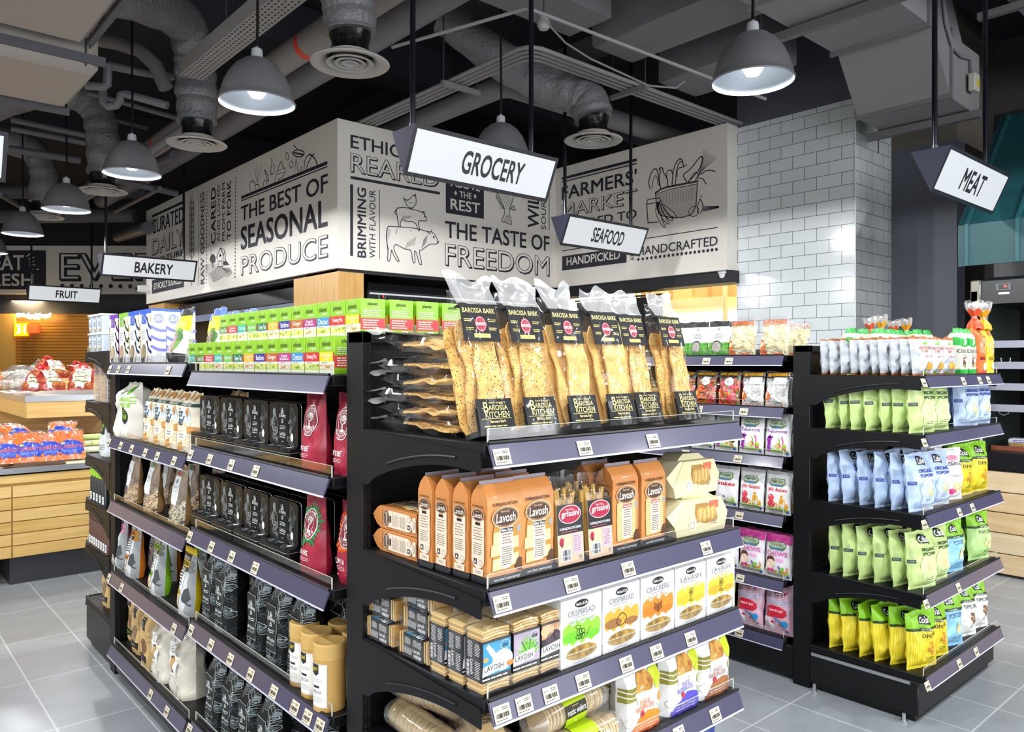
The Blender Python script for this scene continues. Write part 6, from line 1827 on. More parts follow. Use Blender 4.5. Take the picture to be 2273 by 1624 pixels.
def torta(i):
    def fn():
        c, c2, _ = TB[i]; w, d, h = .148, .06, .165; p = Pil(w, h, d, seed=170 + i, kind='gusset', wr=.003); m = MB(); p.body(m, M('e9eaea', .4, coat=.2))
        OL = M('8f8a2e', .5); LM = M('c9d81e', .45); CK = M('e6b04e', .6, var='a8682a', vs=45); C1 = M(c, .4); NMc = M(['ec8a5a', '8a84cc', 'b08a80'][i], .5)
        d_ = [R(-.072, .085, .0, .118, OL, 1), LN(blob([(-.072, .112), (-.04, .104), (-.005, .112)]), .003, WHP, 2), LN(blob([(-.072, .1), (-.04, .092), (-.005, .1)]), .003, WHP, 2), PG(blob([(.01, .125), (.04, .15), (.072, .152), (.072, .11), (.03, .105), (.01, .125)], 2), LM, 1), T('TORTAS DE ACEITE', -.045, .149, .05, .158, M('7a8a3a', .5), b=.01, l=2), E(0, .115, .032, .036, CK, 2, 24), PG([(-.035, .1), (.035, .1), (.028, .07), (-.028, .07)], M('f0e4dc', .5), 3), E(.055, .105, .012, .014, M('d4dc3a', .5), 2), E(.06, .072, .011, .012, M('e89a2a' if i == 0 else 'b8b878', .5), 2), E(.06, .072, .007, .008, M('f4c04a' if i == 0 else 'd8d0a0', .5), 3), T('INES', -.018, .068, .02, .079, NMc, b=.03), T('ROSALES', -.034, .054, .034, .066, NMc, b=.03), PG(blob([(-.055, .004), (-.045, .02), (.0, .05), (.05, .045), (.06, .03), (.06, .004)], 2), C1, 2), R(-.055, .001, .06, .014, M(c2, .4), 3), FP(-.04, .008, .05, .03, 3, M('f0dcc8', .4), 4, .25), E(-.01, .047, .007, .008, M('b8303a', .4), 4), EL(-.055, .035, .012, .012, .001, M('b8a890', .5), 2), LN([(.05, .055), (.062, .03)], .003, M('a8b88a', .5), 2)]
        p.art(m, d_)
        return m.build('flatbread_packet')
    return fn


for i, x in enumerate((1.50, 1.665, 1.81)):
    put(('torta', i), torta(i), (x, 1.238, z4 + .0005), TB[i][2] + ' accented white flatbread packet on the fourth front shelf', 'flatbread packet', 'white flatbread packets')
for i, x in enumerate((1.51, 1.67, 1.812)):
    put(('torta', i), torta(i), (x, 1.305, z4 + .0005), 'white flatbread packet in the row behind the ' + TB[i][2] + ' one', 'flatbread packet', 'white flatbread packets')


def waterc():
    p = Pil(.13, .27, .07, seed=190, kind='pillow', wr=.004); m = MB(); p.body(m, M('23408c', .4, coat=.2)); p.art(m, [T('water', -.045, .2, .045, .225, WHP, b=.02), T('WAFER THIN', -.045, .235, .045, .245, WHP, b=.01), R(-.06, .09, .06, .16, M('d8b060', .5), 1)]); return m.build('blue_cracker_bag')


put('waterc', waterc, (1.80, 1.25, RA_D[4] + .0005), 'blue cracker bag on the bottom front shelf', 'cracker bag')
put('waterc', waterc, (1.63, 1.25, RA_D[4] + .0005), 'blue cracker bag in the middle of the bottom front shelf', 'cracker bag')
# ================================================================ sweets on the run behind the popcorn rack
ZQ = cz
PCL = film('bag_film6', opac=.05, rough=.09, edge=.4, haze=.04)


def sweetbag(kind):
    """clear bag of sweets with printed top and corner"""
    def fn():
        t = thing('sweets_bag', 'x', 'sweets bag'); w, h, d = (.15, .185, .06) if kind == 0 else (.122, .165, .05)
        mats = [vor('swt0', ['e2d9ae', 'e9e0bc', 'd8cc98'], 55, 1.0, .4, stretch=(1, 1, 1.6)), vor('swt1', ['d8402a', 'e8821e', '8a1e2a', '3f8a2a', 'd84a5a'], 75, 1.0, .25, stretch=(1, 1, 2)), vor('swt2', ['dcdcda', 'e4e4e2', 'd0d0ce'], 75, 1.0, .5), vor('swt1b', ['c92a3a', 'e8821e', '4a9a2e', 'd8304a', 'e86a7a'], 70, 1.0, .25, stretch=(1.6, 1, 1))]
        g = Pil(w * .94, h * .8, d * .94, seed=200 + kind, kind='pillow', wr=.008); m = MB(); g.body(m, mats[kind]); m.build('sweets', t)
        p = Pil(w, h, d, seed=210 + kind, kind='pillow', wr=.006); m = MB(); p.body(m, PCL); m.build('clear_bag', t)
        m = MB(); OR = M('e8641a', .4); YE_ = M('f2b41e', .4)
        d_ = []
        if kind == 0:
            d_ += [T('eversweet', -.06, h * .78, .062, h * .9, OR, b=.03, l=2)]
        else:
            d_ += [PG([(-w * .42, h * .84), (w * .42, h * .88), (w * .42, h * .96), (-w * .42, h * .93)], M('4a2a14', .4) if kind != 2 else M('c9861e', .4), 1), T('eversweet', -w * .4, h * .86, w * .4, h * .95, YE_, b=.02, l=2), E(.01, h * .68, .026, .021, M('e4e4ea', .4), 2) if kind in (1, 3) else R(-.01, h * .62, .05, h * .82, M('ecedf0', .45), 2), T('sweets', -.004, h * .66, .024, h * .7, M('8a8a9a', .5), l=3)]
        d_ += [PG(blob([(-w * .48, .02), (-w * .48, .075), (-w * .3, .07), (-w * .2, .045), (-w * .3, .03), (-w * .22, .012), (-w * .48, .012)], 2), OR, 1), PG(blob([(-w * .46, .03), (-w * .44, .06), (-w * .33, .06), (-w * .3, .045), (-w * .46, .03)], 2), M('f6d8a0', .4), 2), R(-w * .45, .003, w * .3, .01, OR, 1)]
        p.art(m, d_); m.build('print', t)
        return t
    return fn


for i, y in enumerate((2.06, 1.89)):
    put(('sw', 0), sweetbag(0), (XQ + .05, y, ZQ[0] + .0005), 'clear bag of pale yellow sweets, ' + ['left', 'right'][i] + ' one on the top candy shelf', 'sweets bag', 'bags of pale yellow sweets', rz=RZ, tilt=-.12)
put(('sw', 0), sweetbag(0), (XQ + .19, 1.885, ZQ[0] + .0005), 'clear bag of pale yellow sweets behind the right one, top candy shelf', 'sweets bag', 'bags of pale yellow sweets', rz=RZ, tilt=-.5)


def kale(i):
    def fn():
        p = Pil(.115, .175, .05, seed=220 + i, kind='doy', wr=.004); m = MB(); p.body(m, M('eceeee', .4, coat=.2)); BT = M('16181a', .4); GN = M('5fae2e', .5, var='2f7a1e', vs=60)
        p.art(m, [R(-.057, .145, .057, .174, BT, 1), R(-.057, .0, .057, .065, GN, 1), E(-.002, .045, .028, .03, BT, 2), E(-.002, .042, .025, .026, M('b8b0a8', .7, var='7a7470', vs=200), 3), T('LARGE\nGREENS', -.022, .085, .028, .11, M('5a6064', .5), l=2), T('organic', -.015, .112, .02, .119, M('6ac23a', .5), l=2), E(.0, .132, .008, .006, M('9aa0a2', .5), 2)]); return m.build('snack_pouch')
    return fn


for i, (y, x) in enumerate(((2.19, 0), (2.31, 0), (2.42, .0), (2.25, .1), (2.15, .1))):
    put(('kale', i % 2), kale(i % 2), (XQ + .05 + x, y, ZQ[0] + .0005), 'black-topped white and green pouch, ' + (ORD[i] + ' from the right in front' if i < 3 else ['farther', 'nearer'][i - 3] + ' one in the second row'), 'snack pouch', 'black-topped pouches', rz=RZ, tilt=-.06)
for i, (k, y) in enumerate(((2, 1.875), (2, 2.0), (3, 2.13), (1, 2.265), (1, 2.39))):
    put(('sw', k), sweetbag(k), (XQ + .045, y, ZQ[1] + .0005), 'clear sweets bag of ' + ['white marshmallows', 'white marshmallows', 'red and orange jellies', 'mixed jellies', 'mixed jellies'][i] + ', ' + ORD[i] + ' from the right', 'sweets bag', 'bags of loose sweets', rz=RZ, tilt=-.1)
for i, (k, y) in enumerate(((2, 1.9), (3, 2.08), (1, 2.3))):
    put(('sw', k), sweetbag(k), (XQ + .13, y, ZQ[1] + .0005), 'clear sweets bag in the second row, ' + ORD[i] + ' from the right', 'sweets bag', 'bags of loose sweets', rz=RZ, tilt=-.05)


def natural(kind):
    def fn():
        w, h, d = .132, .195, .05; p = Pil(w, h, d, seed=230 + kind, kind='pillow', wr=.004); m = MB(); BASE = [M('d3d5d7', .35, coat=.3), M('d9dadb', .35, coat=.3), M('eeeaf0', .35, coat=.3), M('e2e4e4', .35, coat=.3)][kind]; p.body(m, BASE)
        GN = M('5a7a4a', .5); GNL = M('b8c8a8', .5); BL = M('4a7a9a', .5); WT = M('f2f2f2', .4)
        zt = .145
        d_ = [R(-.064, .02, .064, .13, WT, 1) if kind != 2 else R(-.064, .155, .064, .194, M('d8309a', .35), 1), PG([(-.042, zt - .006), (-.036, zt + .016), (.036, zt + .018), (.044, zt - .004), (.03, zt - .02), (-.03, zt - .02)], GN, 2), PG([(-.038, zt - .003), (-.033, zt + .013), (.033, zt + .015), (.04, zt - .002), (.028, zt - .008), (-.028, zt - .008)], GNL, 3), T('THE NATURAL', -.033, zt - .004, .033, zt + .009, M('23402a', .5), b=.02, l=4), PG([(-.03, zt - .009), (.03, zt - .009), (.022, zt - .02), (-.022, zt - .02)], BL, 3)]
        nm = ['Squirms', 'Jelly Babies', 'CHEWS', 'Snakes'][kind]; nc = M(['7a2a9a', 'd82a3a', 'e070b8', 'c9283a'][kind], .4)
        d_ += [T(nm, -.05, .1, .05, .12, nc, b=.025, l=4, sh=.1)]
        rr = random.Random(kind)
        pal = [['8a2ab0', 'b83ac0', 'a8d83a', 'e83a8a', '7ac82a', 'd8c23a'], ['e84a5a', 'e86a7a', 'f0a81e', '7ac23a', 'd83a4a', 'e8b84a'], ['f4d8c0', '5a2a1e', 'e83a9a', 'd88a2a', '7ac83a', '6a3a9a'], ['6ac23a', 'e84a3a', 'f0f0f0', 'c9e06a', 'd8302a', '8a8a8a']][kind]
        if kind == 0:
            for (x, c, a) in ((-.035, pal[0], 0), (-.03, pal[1], .1)):
                d_.append(LN(blob([(x - .012, .025), (x - .006, .05), (x - .004, .075), (x + .008, .088)], 3), .017, M(c, .4), 2))
            d_ += [LN(blob([(.03, .03), (.036, .06), (.03, .085)], 3), .006, M(pal[3], .4), 2), LN(blob([(-.005, .04), (.01, .06), (.02, .05)], 3), .006, M(pal[5], .4), 2), LN(blob([(.012, .03), (.02, .07), (.012, .08)], 3), .005, M(pal[4], .4), 2)]
        elif kind == 1:
            d_ += [E(-.028, .072, .017, .017, M(pal[0], .4), 2), E(-.026, .045, .022, .016, M(pal[4], .4), 2), E(.028, .06, .01, .014, M(pal[2], .4), 2), E(.028, .08, .008, .008, M(pal[2], .4), 2), LN([(.014, .035), (.02, .07)], .005, M(pal[5], .4), 3), LN([(.044, .04), (.04, .07)], .005, M(pal[5], .4), 3)]
        elif kind == 2:
            d_ += [E(-.03, .065, .023, .026, M(pal[0], .5), 2), PG(blob([(-.054, .06), (-.05, .09), (-.03, .098), (-.01, .09), (-.006, .07), (-.02, .082), (-.045, .08), (-.054, .06)], 2), M(pal[1], .5), 3), E(-.03, .03, .018, .012, M(pal[2], .4), 2), R(.0, .075, .035, .09, M('f4b0dc', .4), 2)]
        for k in range(9):
            d_.append(E(rr.uniform(-.005 if kind else .0, .052), rr.uniform(.022, .05), rr.uniform(.006, .011), rr.uniform(.004, .007), M(rr.choice(pal[2:]), .4), 3, 9, rr.uniform(0, 3)))
        d_ += [PG(blob([(-.06, .02), (-.05, .035), (-.02, .03), (.02, .026), (.05, .032), (.06, .02)], 2), M('9ad83a', .4), 2), E(.05, .012, .007, .006, M('2f5ab0', .4), 3)]
        p.art(m, d_); return m.build('candy_pouch')
    return fn


for r, (k, z, nm) in enumerate(((0, ZQ[2], 'purple lettered'), (1, ZQ[3], 'red lettered'), (2, ZQ[4], 'pink-topped'))):
    n = 4 if r == 0 else 3
    for i in range(n):
        kk = k if not (r == 1 and i == 2) else 3
        put(('nat', kk), natural(kk), (XQ + .04, 1.866 + .138 * i, z + .0005), nm + ' white sweets pouch, ' + ORD[i] + ' from the post on the ' + ['third', 'fourth', 'fifth'][r] + ' candy shelf', 'sweets pouch', nm + ' sweets pouches', rz=RZ, tilt=-.1, sc=1 if r != 2 else 1.03)
    for i in range(2):
        put(('nat', k), natural(k), (XQ + .11, 1.87 + .138 * i, z + .0005), nm + ' white sweets pouch in the second row, ' + ['right', 'left'][i], 'sweets pouch', nm + ' sweets pouches', rz=RZ, tilt=-.06)


def mallow(kind):
    def fn():
        w, h, d = .148, .235, .07; p = Pil(w, h, d, seed=250 + kind, kind='pillow', wr=.007); m = MB()
        if kind:
            p.body(m, M('d8c81e', .35, coat=.3)); p.art(m, [R(-.07, .1, .07, .18, M('3f8a2a', .4), 1), T('SOUR', -.05, .12, .05, .16, WHP, b=.03)]); return m.build('candy_bag')
        PK = M('f2c4d8', .35, coat=.3); p.body(m, PK); RDm = M('d81e3a', .35); BLm = M('7a9ae0', .4); WT = M('f6eef2', .4)
        d_ = [PG(blob([(-.06, .07), (-.05, .13), (.045, .125), (.055, .08), (.0, .075), (-.06, .07)], 2), RDm, 2), E(-.045, .2, .02, .014, RDm, 2), PG([(-.02, .19), (.02, .21), (.012, .18), (.05, .2), (.03, .17), (-.02, .17)], M('b01a3a', .35), 2), T('Pascall', -.052, .168, .03, .19, WT, b=.03, l=3), T('Marshmallows', -.064, .135, .066, .16, BLm, b=.05, l=3), T('Marshmallows', -.064, .135, .066, .16, WT, b=.012, l=4), T('Sweet & Light', -.035, .1, .035, .114, WT, b=.015, l=3), PG(blob([(-.005, .08), (.02, .055), (.05, .07), (.06, .05), (.04, .03), (.0, .06), (-.005, .08)], 2), M('2f9ae0', .4), 3), E(-.02, .05, .006, .006, RDm, 2), E(.01, .04, .005, .005, RDm, 2), E(-.045, .06, .018, .02, WT, 1), E(-.03, .03, .02, .016, WT, 1), E(.05, .02, .006, .005, M('2f5ab0', .4), 3)]
        p.art(m, d_); return m.build('marshmallow_bag')
    return fn


for i in range(3):
    put(('mal', 0), mallow(0), (XQ + .055 + (.02 if i == 2 else 0), 1.872 + .152 * i, ZQ[5] + .0005), 'pink marshmallow bag, ' + ORD[i] + ' from the post on the lowest candy shelf', 'marshmallow bag', 'pink marshmallow bags', rz=RZ, tilt=-.12) if i < 2 else put(('mal', 1), mallow(1), (XQ + .055, 2.18, ZQ[5] + .0005), 'yellow and green candy bag on the lowest candy shelf', 'candy bag', rz=RZ, tilt=-.1)
for i in range(2):
    put(('mal', 0), mallow(0), (XQ + .15, 1.88 + .152 * i, ZQ[5] + .0005), 'pink marshmallow bag in the second row, ' + ['right', 'left'][i], 'marshmallow bag', 'pink marshmallow bags', rz=RZ, tilt=-.1)
# ================================================================ popcorn on the right end rack
GD1 = M('c5dd8c', .42, coat=.12); BL1 = M('b3c8e6', .42, coat=.12); DG = M('1f3d24', .45); DB = M('1f2f9a', .4)


def cobs(kind, seed):
    """kinds: 0 green organic, 1 blue organic, 2 yellow natural, 3 sky blue natural, 4 white natural, 5 lime natural, 6 white coconut"""
    def fn():
        w, h, d = .165, .232, .066
        base = ['c5dd8c', 'b3c8e6', 'f2e13a', '8fc8ee', 'eceeea', 'b4dc8a', 'f0eef0'][kind]
        B0 = M(base, .42, coat=.12, bump=.5, bs=16); UP = M('8ccc1e', .42, coat=.15, bump=.5, bs=16); p = Pil(w, h, d, seed=seed, kind='pillow', wr=.0075, nu=18, nv=24)
        m = MB(); nat = kind in (2, 3, 4, 5)
        p.body(m, B0, (lambda u, v, s: UP if v > .67 else B0) if nat else None)
        PC = M('f0e2b0', .6, var='dcbf78', vs=60) if kind not in (2, 4) else M('e8a83a', .6, var='b8681e', vs=60) if kind == 2 else M('9a6a3a', .6, var='6a4424', vs=60)
        ink = DB if kind == 1 else DG
        d_ = []
        if nat:
            d_ += [R(-w / 2, h * .67, w / 2, h * .715, DG, 2), T('NATURAL', -.02, h * .68, .03, h * .703, WHP, b=.02, l=3), T('POPCORN', -.03, h * .55, .062, h * .62, M('2a3a2a', .5) if kind != 3 else M('1f4a7a', .5), b=.004, l=3)]
            if kind == 2:
                d_ += [R(-w / 2 + .008 * q, .0, -w / 2 + .008 * q + .002, h * .67, M('e4cf24', .45), 1) for q in range(21)]
            lz = h * .83
        else:
            if kind == 6:
                d_ += [E(.0, h * .8, .03, .012, M('e8a0b8', .5), 2), T('COCONUT', -.035, h * .45, .045, h * .49, M('3a3a3a', .5), l=3), T('ORGANIC', -.035, h * .66, .05, h * .73, M('2a2a2a', .5), b=.01, l=3), E(.02, h * .25, .03, .025, PC, 2), E(-.01, .04, .03, .012, M('e83a8a', .5), 2)]
            else:
                d_ += [T('ORGANIC', -.03, h * .665, .062, h * .725, ink, b=.035, l=3), T('POPCORN', -.03, h * .585, .062, h * .64, ink, b=.035, l=3), PG(blob([(-.02, .03), (-.04, .1), (-.02, .14), (.05, .14), (.078, .1), (.07, .03), (-.02, .03)], 2), M('cfe1a0' if kind == 0 else 'c2d4ec', .45), 1)]
                d_ += [R(-w / 2 + .002, h * .47, -w / 2 + .026, h * .53, M('2c3a3a' if kind == 0 else '2636a8', .45), 2), FP(-w / 2 + .004, h * .48, -w / 2 + .024, h * .52, 3, M('8a9a90', .5), 3)]
                d_ += [LN([(-w / 2 + .006, h * (.55 + .02 * q)), (-w / 2 + .018, h * (.55 + .02 * q))], .0008, M('7a8a70', .5), 2) for q in range(9)]
            lz = h * .855
        if kind != 6:
            d_ += [PG(blob([(-.03, lz - .012), (-.034, lz + .012), (-.01, lz + .024), (.018, lz + .016), (.022, lz), (.026, lz - .02), (.008, lz - .012), (-.03, lz - .012)], 2), M('17251c', .45) if kind != 1 else M('22283a', .45), 3), T('Cobs', -.026, lz - .008, .018, lz + .014, WHP, b=.03, l=4, sh=.2)]
            for (x, z) in ((.02, .1), (.032, .085), (.012, .08), (.026, .066)):
                d_.append(E(x + .005, z, .009, .011, PC, 3, 10, z * 40))
            d_ += [FP(.0, .035, .05, .048, 2, ink, 3, .3)]
        p.art(m, d_)
        return m.build('popcorn_bag')
    return fn


NMK = ['pale green', 'pale blue', 'yellow and green', 'sky blue and green', 'white and green', 'lime and green', 'white and pink']
SHN = ['top', 'second', 'third', 'fourth', 'bottom']
rr = random.Random(5)


def bags(level, ys, kinds, x, desc):
    for i, y in enumerate(ys):
        k = kinds[i] if isinstance(kinds, (list, tuple)) else kinds
        put(('cobs', k, i % 3), cobs(k, 300 + k * 7 + (i % 3) * 3), (x + rr.uniform(-.006, .006), y, RP_D[level] + .0005), NMK[k] + ' popcorn bag, ' + desc(i) + ', ' + SHN[level] + ' shelf', 'popcorn bag', NMK[k] + ' popcorn bags on the ' + SHN[level] + ' shelf', tilt=rr.uniform(-.11, -.02), rz=rr.uniform(-.36, -.2), sc=rr.uniform(.97, 1.02))


fr = lambda i: ORD[i] + ' from front in left column'
X0 = XP + .098
bags(1, [1.262 + .057 * i for i in range(7)], 0, X0, fr)
bags(2, [1.262 + .066 * i for i in range(6)], 1, X0, fr)
bags(3, [1.262 + .066 * i for i in range(6)], 0, X0, fr)
bags(4, [1.262 + .066 * i for i in range(6)], 2, X0, fr)
c2 = lambda i: ORD[i] + ' in the second column'
c3 = lambda i: ORD[i] + ' in the third column'
c4 = lambda i: ORD[i] + ' in the fourth column'
c5 = lambda i: ORD[i] + ' in the fifth column'
bags(1, [1.27, 1.335, 1.4], 0, X0 + .173, c2); bags(1, [1.34, 1.41], 1, X0 + .35, c3); bags(1, [1.27, 1.335], 1, X0 + .535, c4); bags(1, [1.27, 1.335], 1, X0 + .705, c5)
bags(2, [1.27, 1.335, 1.4], 1, X0 + .175, c2); bags(2, [1.28, 1.345], 6, X0 + .355, c3); bags(2, [1.29, 1.355], 2, X0 + .53, c4); bags(2, [1.28, 1.345], 2, X0 + .7, c5)
bags(3, [1.27, 1.335, 1.4], 0, X0 + .175, c2); bags(3, [1.27, 1.335], 3, X0 + .36, c3); bags(3, [1.33, 1.40], 5, X0 + .53, c4); bags(3, [1.27, 1.335], 5, X0 + .7, c5)
bags(4, [1.27, 1.335, 1.4], 2, X0 + .17, c2); bags(4, [1.275, 1.34], 3, X0 + .35, c3); bags(4, [1.275, 1.34], 4, X0 + .53, c4); bags(4, [1.275, 1.34], 4, X0 + .7, c5)


def chips(seed):
    def fn():
        w, h, d = .128, .158, .05; p = Pil(w, h, d, seed=seed, kind='pillow', wr=.0085, nu=18, nv=20); m = MB(); B0 = M('bcc1c8', .42, coat=.15, bump=.6, bs=18); BR = M('a8622e', .45)
        p.body(m, B0, lambda u, v, s: BR if v > .965 or v < .03 else B0)
        p.art(m, [PG([(-.005, .128), (.025, .145), (.022, .125)], M('7ad02a', .4), 2), T('SWEET POTATO', -.035, .106, .04, .117, M('c8642a', .5), b=.02, l=2), T('CHIPS', -.015, .093, .02, .103, M('c8642a', .5), b=.02, l=2), T('with salt', -.005, .072, .035, .082, M('c84a3a', .5), l=2, sh=.3), PG(blob([(-.005, .03), (.005, .06), (.02, .045), (.035, .05), (.045, .028), (.02, .018), (-.005, .03)], 2), M('d8a02a', .5), 2), E(.0, .012, .012, .005, M('7ad02a', .4), 2)])
        return m.build('chips_bag')
    return fn


for i, y in enumerate([1.25 + .0425 * k for k in range(10)]):
    put(('chips', i % 3), chips(400 + i % 3 * 5), (XP + .08 + rr.uniform(-.006, .006), y, RP_D[0] + .0005), 'white chips bag, ' + ORD[i] + ' from front in left column, top shelf', 'chips bag', 'white chips bags', tilt=rr.uniform(-.12, -.03), rz=rr.uniform(-.3, -.12))
for i, (x, y) in enumerate(((.215, 1.255), (.345, 1.255), (.22, 1.30), (.35, 1.30), (.22, 1.345), (.35, 1.345))):
    put(('chips', i % 3), chips(400 + i % 3 * 5), (XP + x, y, RP_D[0] + .0005), 'white chips bag, ' + ['second', 'third'][i % 2] + ' column, ' + ORD[i // 2] + ' row, top shelf', 'chips bag', 'white chips bags', tilt=-.06, rz=-.22)


def rice(seed):
    def fn():
        w, h, d = .1, .205, .06; p = Pil(w, h, d, seed=seed, kind='gusset', wr=.004); m = MB(); B0 = M('d9d8c4', .4, coat=.1); GN = M('22a83a', .4, coat=.15); p.body(m, B0, lambda u, v, s: GN if v > .9 or v < .1 else B0)
        p.art(m, [PG([(-.05, .13), (-.05, .165), (.0, .15), (.05, .165), (.05, .13), (.0, .12)], GN, 1), E(0, .145, .02, .017, WHP, 2), EL(0, .145, .016, .012, .003, GN, 3), T('ORGANIC RICE', -.046, .095, .046, .112, M('5a6058', .5), b=.01, l=2), T('CAKES', -.025, .08, .025, .09, M('8a9088', .5), l=2), E(0, .05, .02, .018, M('6a2a3a', .5), 2), E(.005, .058, .008, .007, M('b8e06a', .5), 3), E(-.005, .04, .016, .006, M('9ad83a', .5), 2), LN([(-.02, .07), (.02, .075)], .005, M('7a3a2a', .5), 3)])
        return m.build('rice_cake_bag')
    return fn


for i, (x, y) in enumerate(((.465, 1.25), (.57, 1.25), (.11, 1.56), (.23, 1.56), (.35, 1.555), (.47, 1.50), (.58, 1.50), (.47, 1.42), (.58, 1.42), (.23, 1.49), (.35, 1.49))):
    put(('rice', 0), rice(430), (XP + x, y, RP_D[0] + .0005), ['green-topped rice cake bag in front, left of the orange bag', 'green-topped rice cake bag in front, touching the orange bag'][i] if i < 2 else 'green-topped cream rice cake bag at the back, number ' + ORD[i - 2] + ' behind the chips bags', 'rice cake bag', 'rice cake bags', rz=.05 * (i % 3 - 1))


def tied(kind):
    def fn():
        t = thing('tied_rice_cake_bag', 'x', 'rice cake bag'); c, c2 = [('e8702a', 'e2532a'), ('f4c41e', 'e8a81e')][kind]; w, h, d = .105, .225, .07
        p = Pil(w, h, d, seed=440 + kind, kind='gusset', wr=.003); m = MB(); B0 = M(c, .38, coat=.25); p.body(m, B0)
        p.art(m, [E(0, .185, .022, .012, M('d8b81e', .4), 2), E(-.004, .185, .012, .008, M('b83a1e', .4), 3), T('THIN', -.03, .15, .03, .165, M('f4d8b8', .5), b=.01, l=2), T('RICE', -.034, .12, .034, .147, M('f4d8b8', .5), b=.01, l=2), T('CAKES', -.034, .095, .034, .117, M('f4d8b8', .5), b=.01, l=2), R(-.035, .065, .04, .08, M('8a1e2a' if kind == 0 else 'a8861e', .4), 2), E(.02, .035, .022, .018, M('e8d8b8', .5), 2), R(-.045, .005, .045, .016, M('d84a3a' if kind == 0 else 'e8d83a', .4), 2)]); m.build('packet', t)
        m = MB(); prof = [(.046, .205), (.04, .225), (.022, .245), (.008, .258), (.008, .263), (.02, .275), (.038, .295), (.046, .315), (.05, .335)]
        wp = lambda q, a: q + Vector((q.x * .14 * sin(a * 7 + q.z * 30), q.y * (.12 * sin(a * 6) - .25), .006 * sin(a * 5)))
        m.lathe(prof[:7], M(c2, .35, coat=.3), n=30, warp=wp); m.build('gathered_top', t)
        m = MB(); m.lathe(prof[5:], film('bag_film7', opac=.12, rough=.1, edge=.5, haze=.12), n=30, warp=wp); m.build('clear_frill', t)
        m = MB(); m.lathe([(.009, .256), (.011, .2605), (.009, .265)], M('d8d8d8', .3, m=.5), n=12); m.build('tie', t)
        return t
    return fn


put(('tied', 0), tied(0), (XP + .685, 1.252, RP_D[0] + .0005), 'orange tied rice cake bag at the right end of the top shelf', 'rice cake bag')
put(('tied', 1), tied(1), (XP + .80, 1.252, RP_D[0] + .0005), 'yellow tied rice cake bag at the far right of the top shelf', 'rice cake bag')
for i, (k, x, y) in enumerate(((0, .44, 1.60), (1, .56, 1.6), (0, .68, 1.59), (1, .80, 1.58))):
    put(('tied', k), tied(k), (XP + x, y, RP_D[0] + .0005), ['orange', 'yellow'][k] + ' tied rice cake bag ' + ['at the back, leftmost', 'at the back, left of middle', 'at the back, right of middle', 'at the back, rightmost'][i], 'rice cake bag', 'tied rice cake bags', tilt=-.08, sc=(.8, .84, .78, .82)[i], rz=.3 * (i % 2))
# ================================================================ chiller, awning, store room, produce stand
CHB = M('17171b', .35); CHG = M('85878c', .3, m=.5)
# open chiller on the right
XCH = 5.98
t = thing('open_chiller', 'black open chiller with clear edged shelves on the right', 'chiller', (XCH, 0, 0))
CH0, CH1 = -1.2, 1.92
m = MB(); m.box(.95, 1.05, CH0, CH1, .72, 2.02, CHB); m.box(.0, .95, CH1 - .04, CH1, .8, 1.95, CHB); m.box(.0, 1.0, CH0, CH1, .72, .84, CHB); m.build('cabinet', t)
m = MB(); m.prism([(.02, 1.86), (.02, 2.02), (.1, 2.05), (1.0, 2.05), (1.0, 1.98), (.14, 1.9), (.1, 1.84)], 1, CH0, CH1 - .06, M('1b1b20', .3)); m.build('canopy', t)
m = MB(); m.box(.0, .06, CH1 - .06, CH1 + .005, 1.86, 2.03, M('77746a', .3, m=.6), .008); m.build('end_cap', t)
q = onX(2228, 636, XCH + .02)
m = MB(); m.box(.012, .02, q.y - .045, q.y + .045, q.z - .025, q.z + .022, M('5a5a5c', .3)); decal(m, [R(-q.y - .028, q.z - .017, -q.y + .028, q.z + .016, M('0a0a0a', .3), 1), E(-q.y + .012, q.z + .002, .01, .008, M('ff2a1e', .4, e=4), 2, 8)], left(.012)); m.build('temperature_display', t)
m = MB(); m.box(.012, .019, q.y - .035, q.y + .03, q.z - .052, q.z - .038, M('d8d8d8', .4)); m.build('sticker', t)
for i, z in enumerate((.98, 1.13, 1.28, 1.43, 1.58)):
    if i == 0:
        continue
    m = MB(); m.box(.22, .94, CH0, CH1 - .05, z - .012, z, CHB); s_ = m.build('shelf', t)
    m = MB(); m.box(.2, .22, CH0, CH1 - .05, z - .02, z + .03, M('a7a9b6', .2, coat=.4)); m.build('price_rail', s_)
m = MB(); m.prism([(.05, .84), (.05, 1.55), (.2, 1.86), (.9, 1.86), (.9, .84)], 1, CH1 - .055, CH1 - .045, M('2c3a36', .12, coat=.5)); m.build('end_glass', t)
m = MB(); m.tube([(.04, CH1 - .05, .86), (.04, CH1 - .05, 1.54), (.19, CH1 - .05, 1.85)], .012, M('c9cbc8', .25, m=.6), 8); m.build('glass_edge', t)
for i, (px, py) in enumerate(((2232, 800), (2228, 915))):
    q = onX(px, py, XCH + .3); m = MB(); m.tube([(.3, q.y + .03, q.z + .02), (.3, q.y + .025, q.z - .01), (.3, q.y, q.z - .02), (.3, q.y - .03, q.z - .005), (.3, q.y - .03, q.z + .02)], .004, M('c9c9c4', .4), 6); m.build('cable', t)
PINE = [wood('pine%d' % i, c0, c1, 1, 2.2) for i, (c0, c1) in enumerate((('d9b98a', 'e8cfa6'), ('e0c498', 'ecd8b4'), ('d4b282', 'e4c99c')))]
t2 = thing('plank_base', 'pale pine plank cladding under the open chiller', 'plank base', (XCH, 0, 0))
for i in range(5):
    m = MB(); m.box(-.02, .0, CH0, CH1 - .01, .02 + .139 * i, .02 + .139 * i + .133, PINE[i % 3], .002); m.build('plank', t2)
m = MB(); m.box(.005, .9, CH0, CH1 - .01, 0, .715, M('3a2e22', .7)); m.build('carcass', t2)


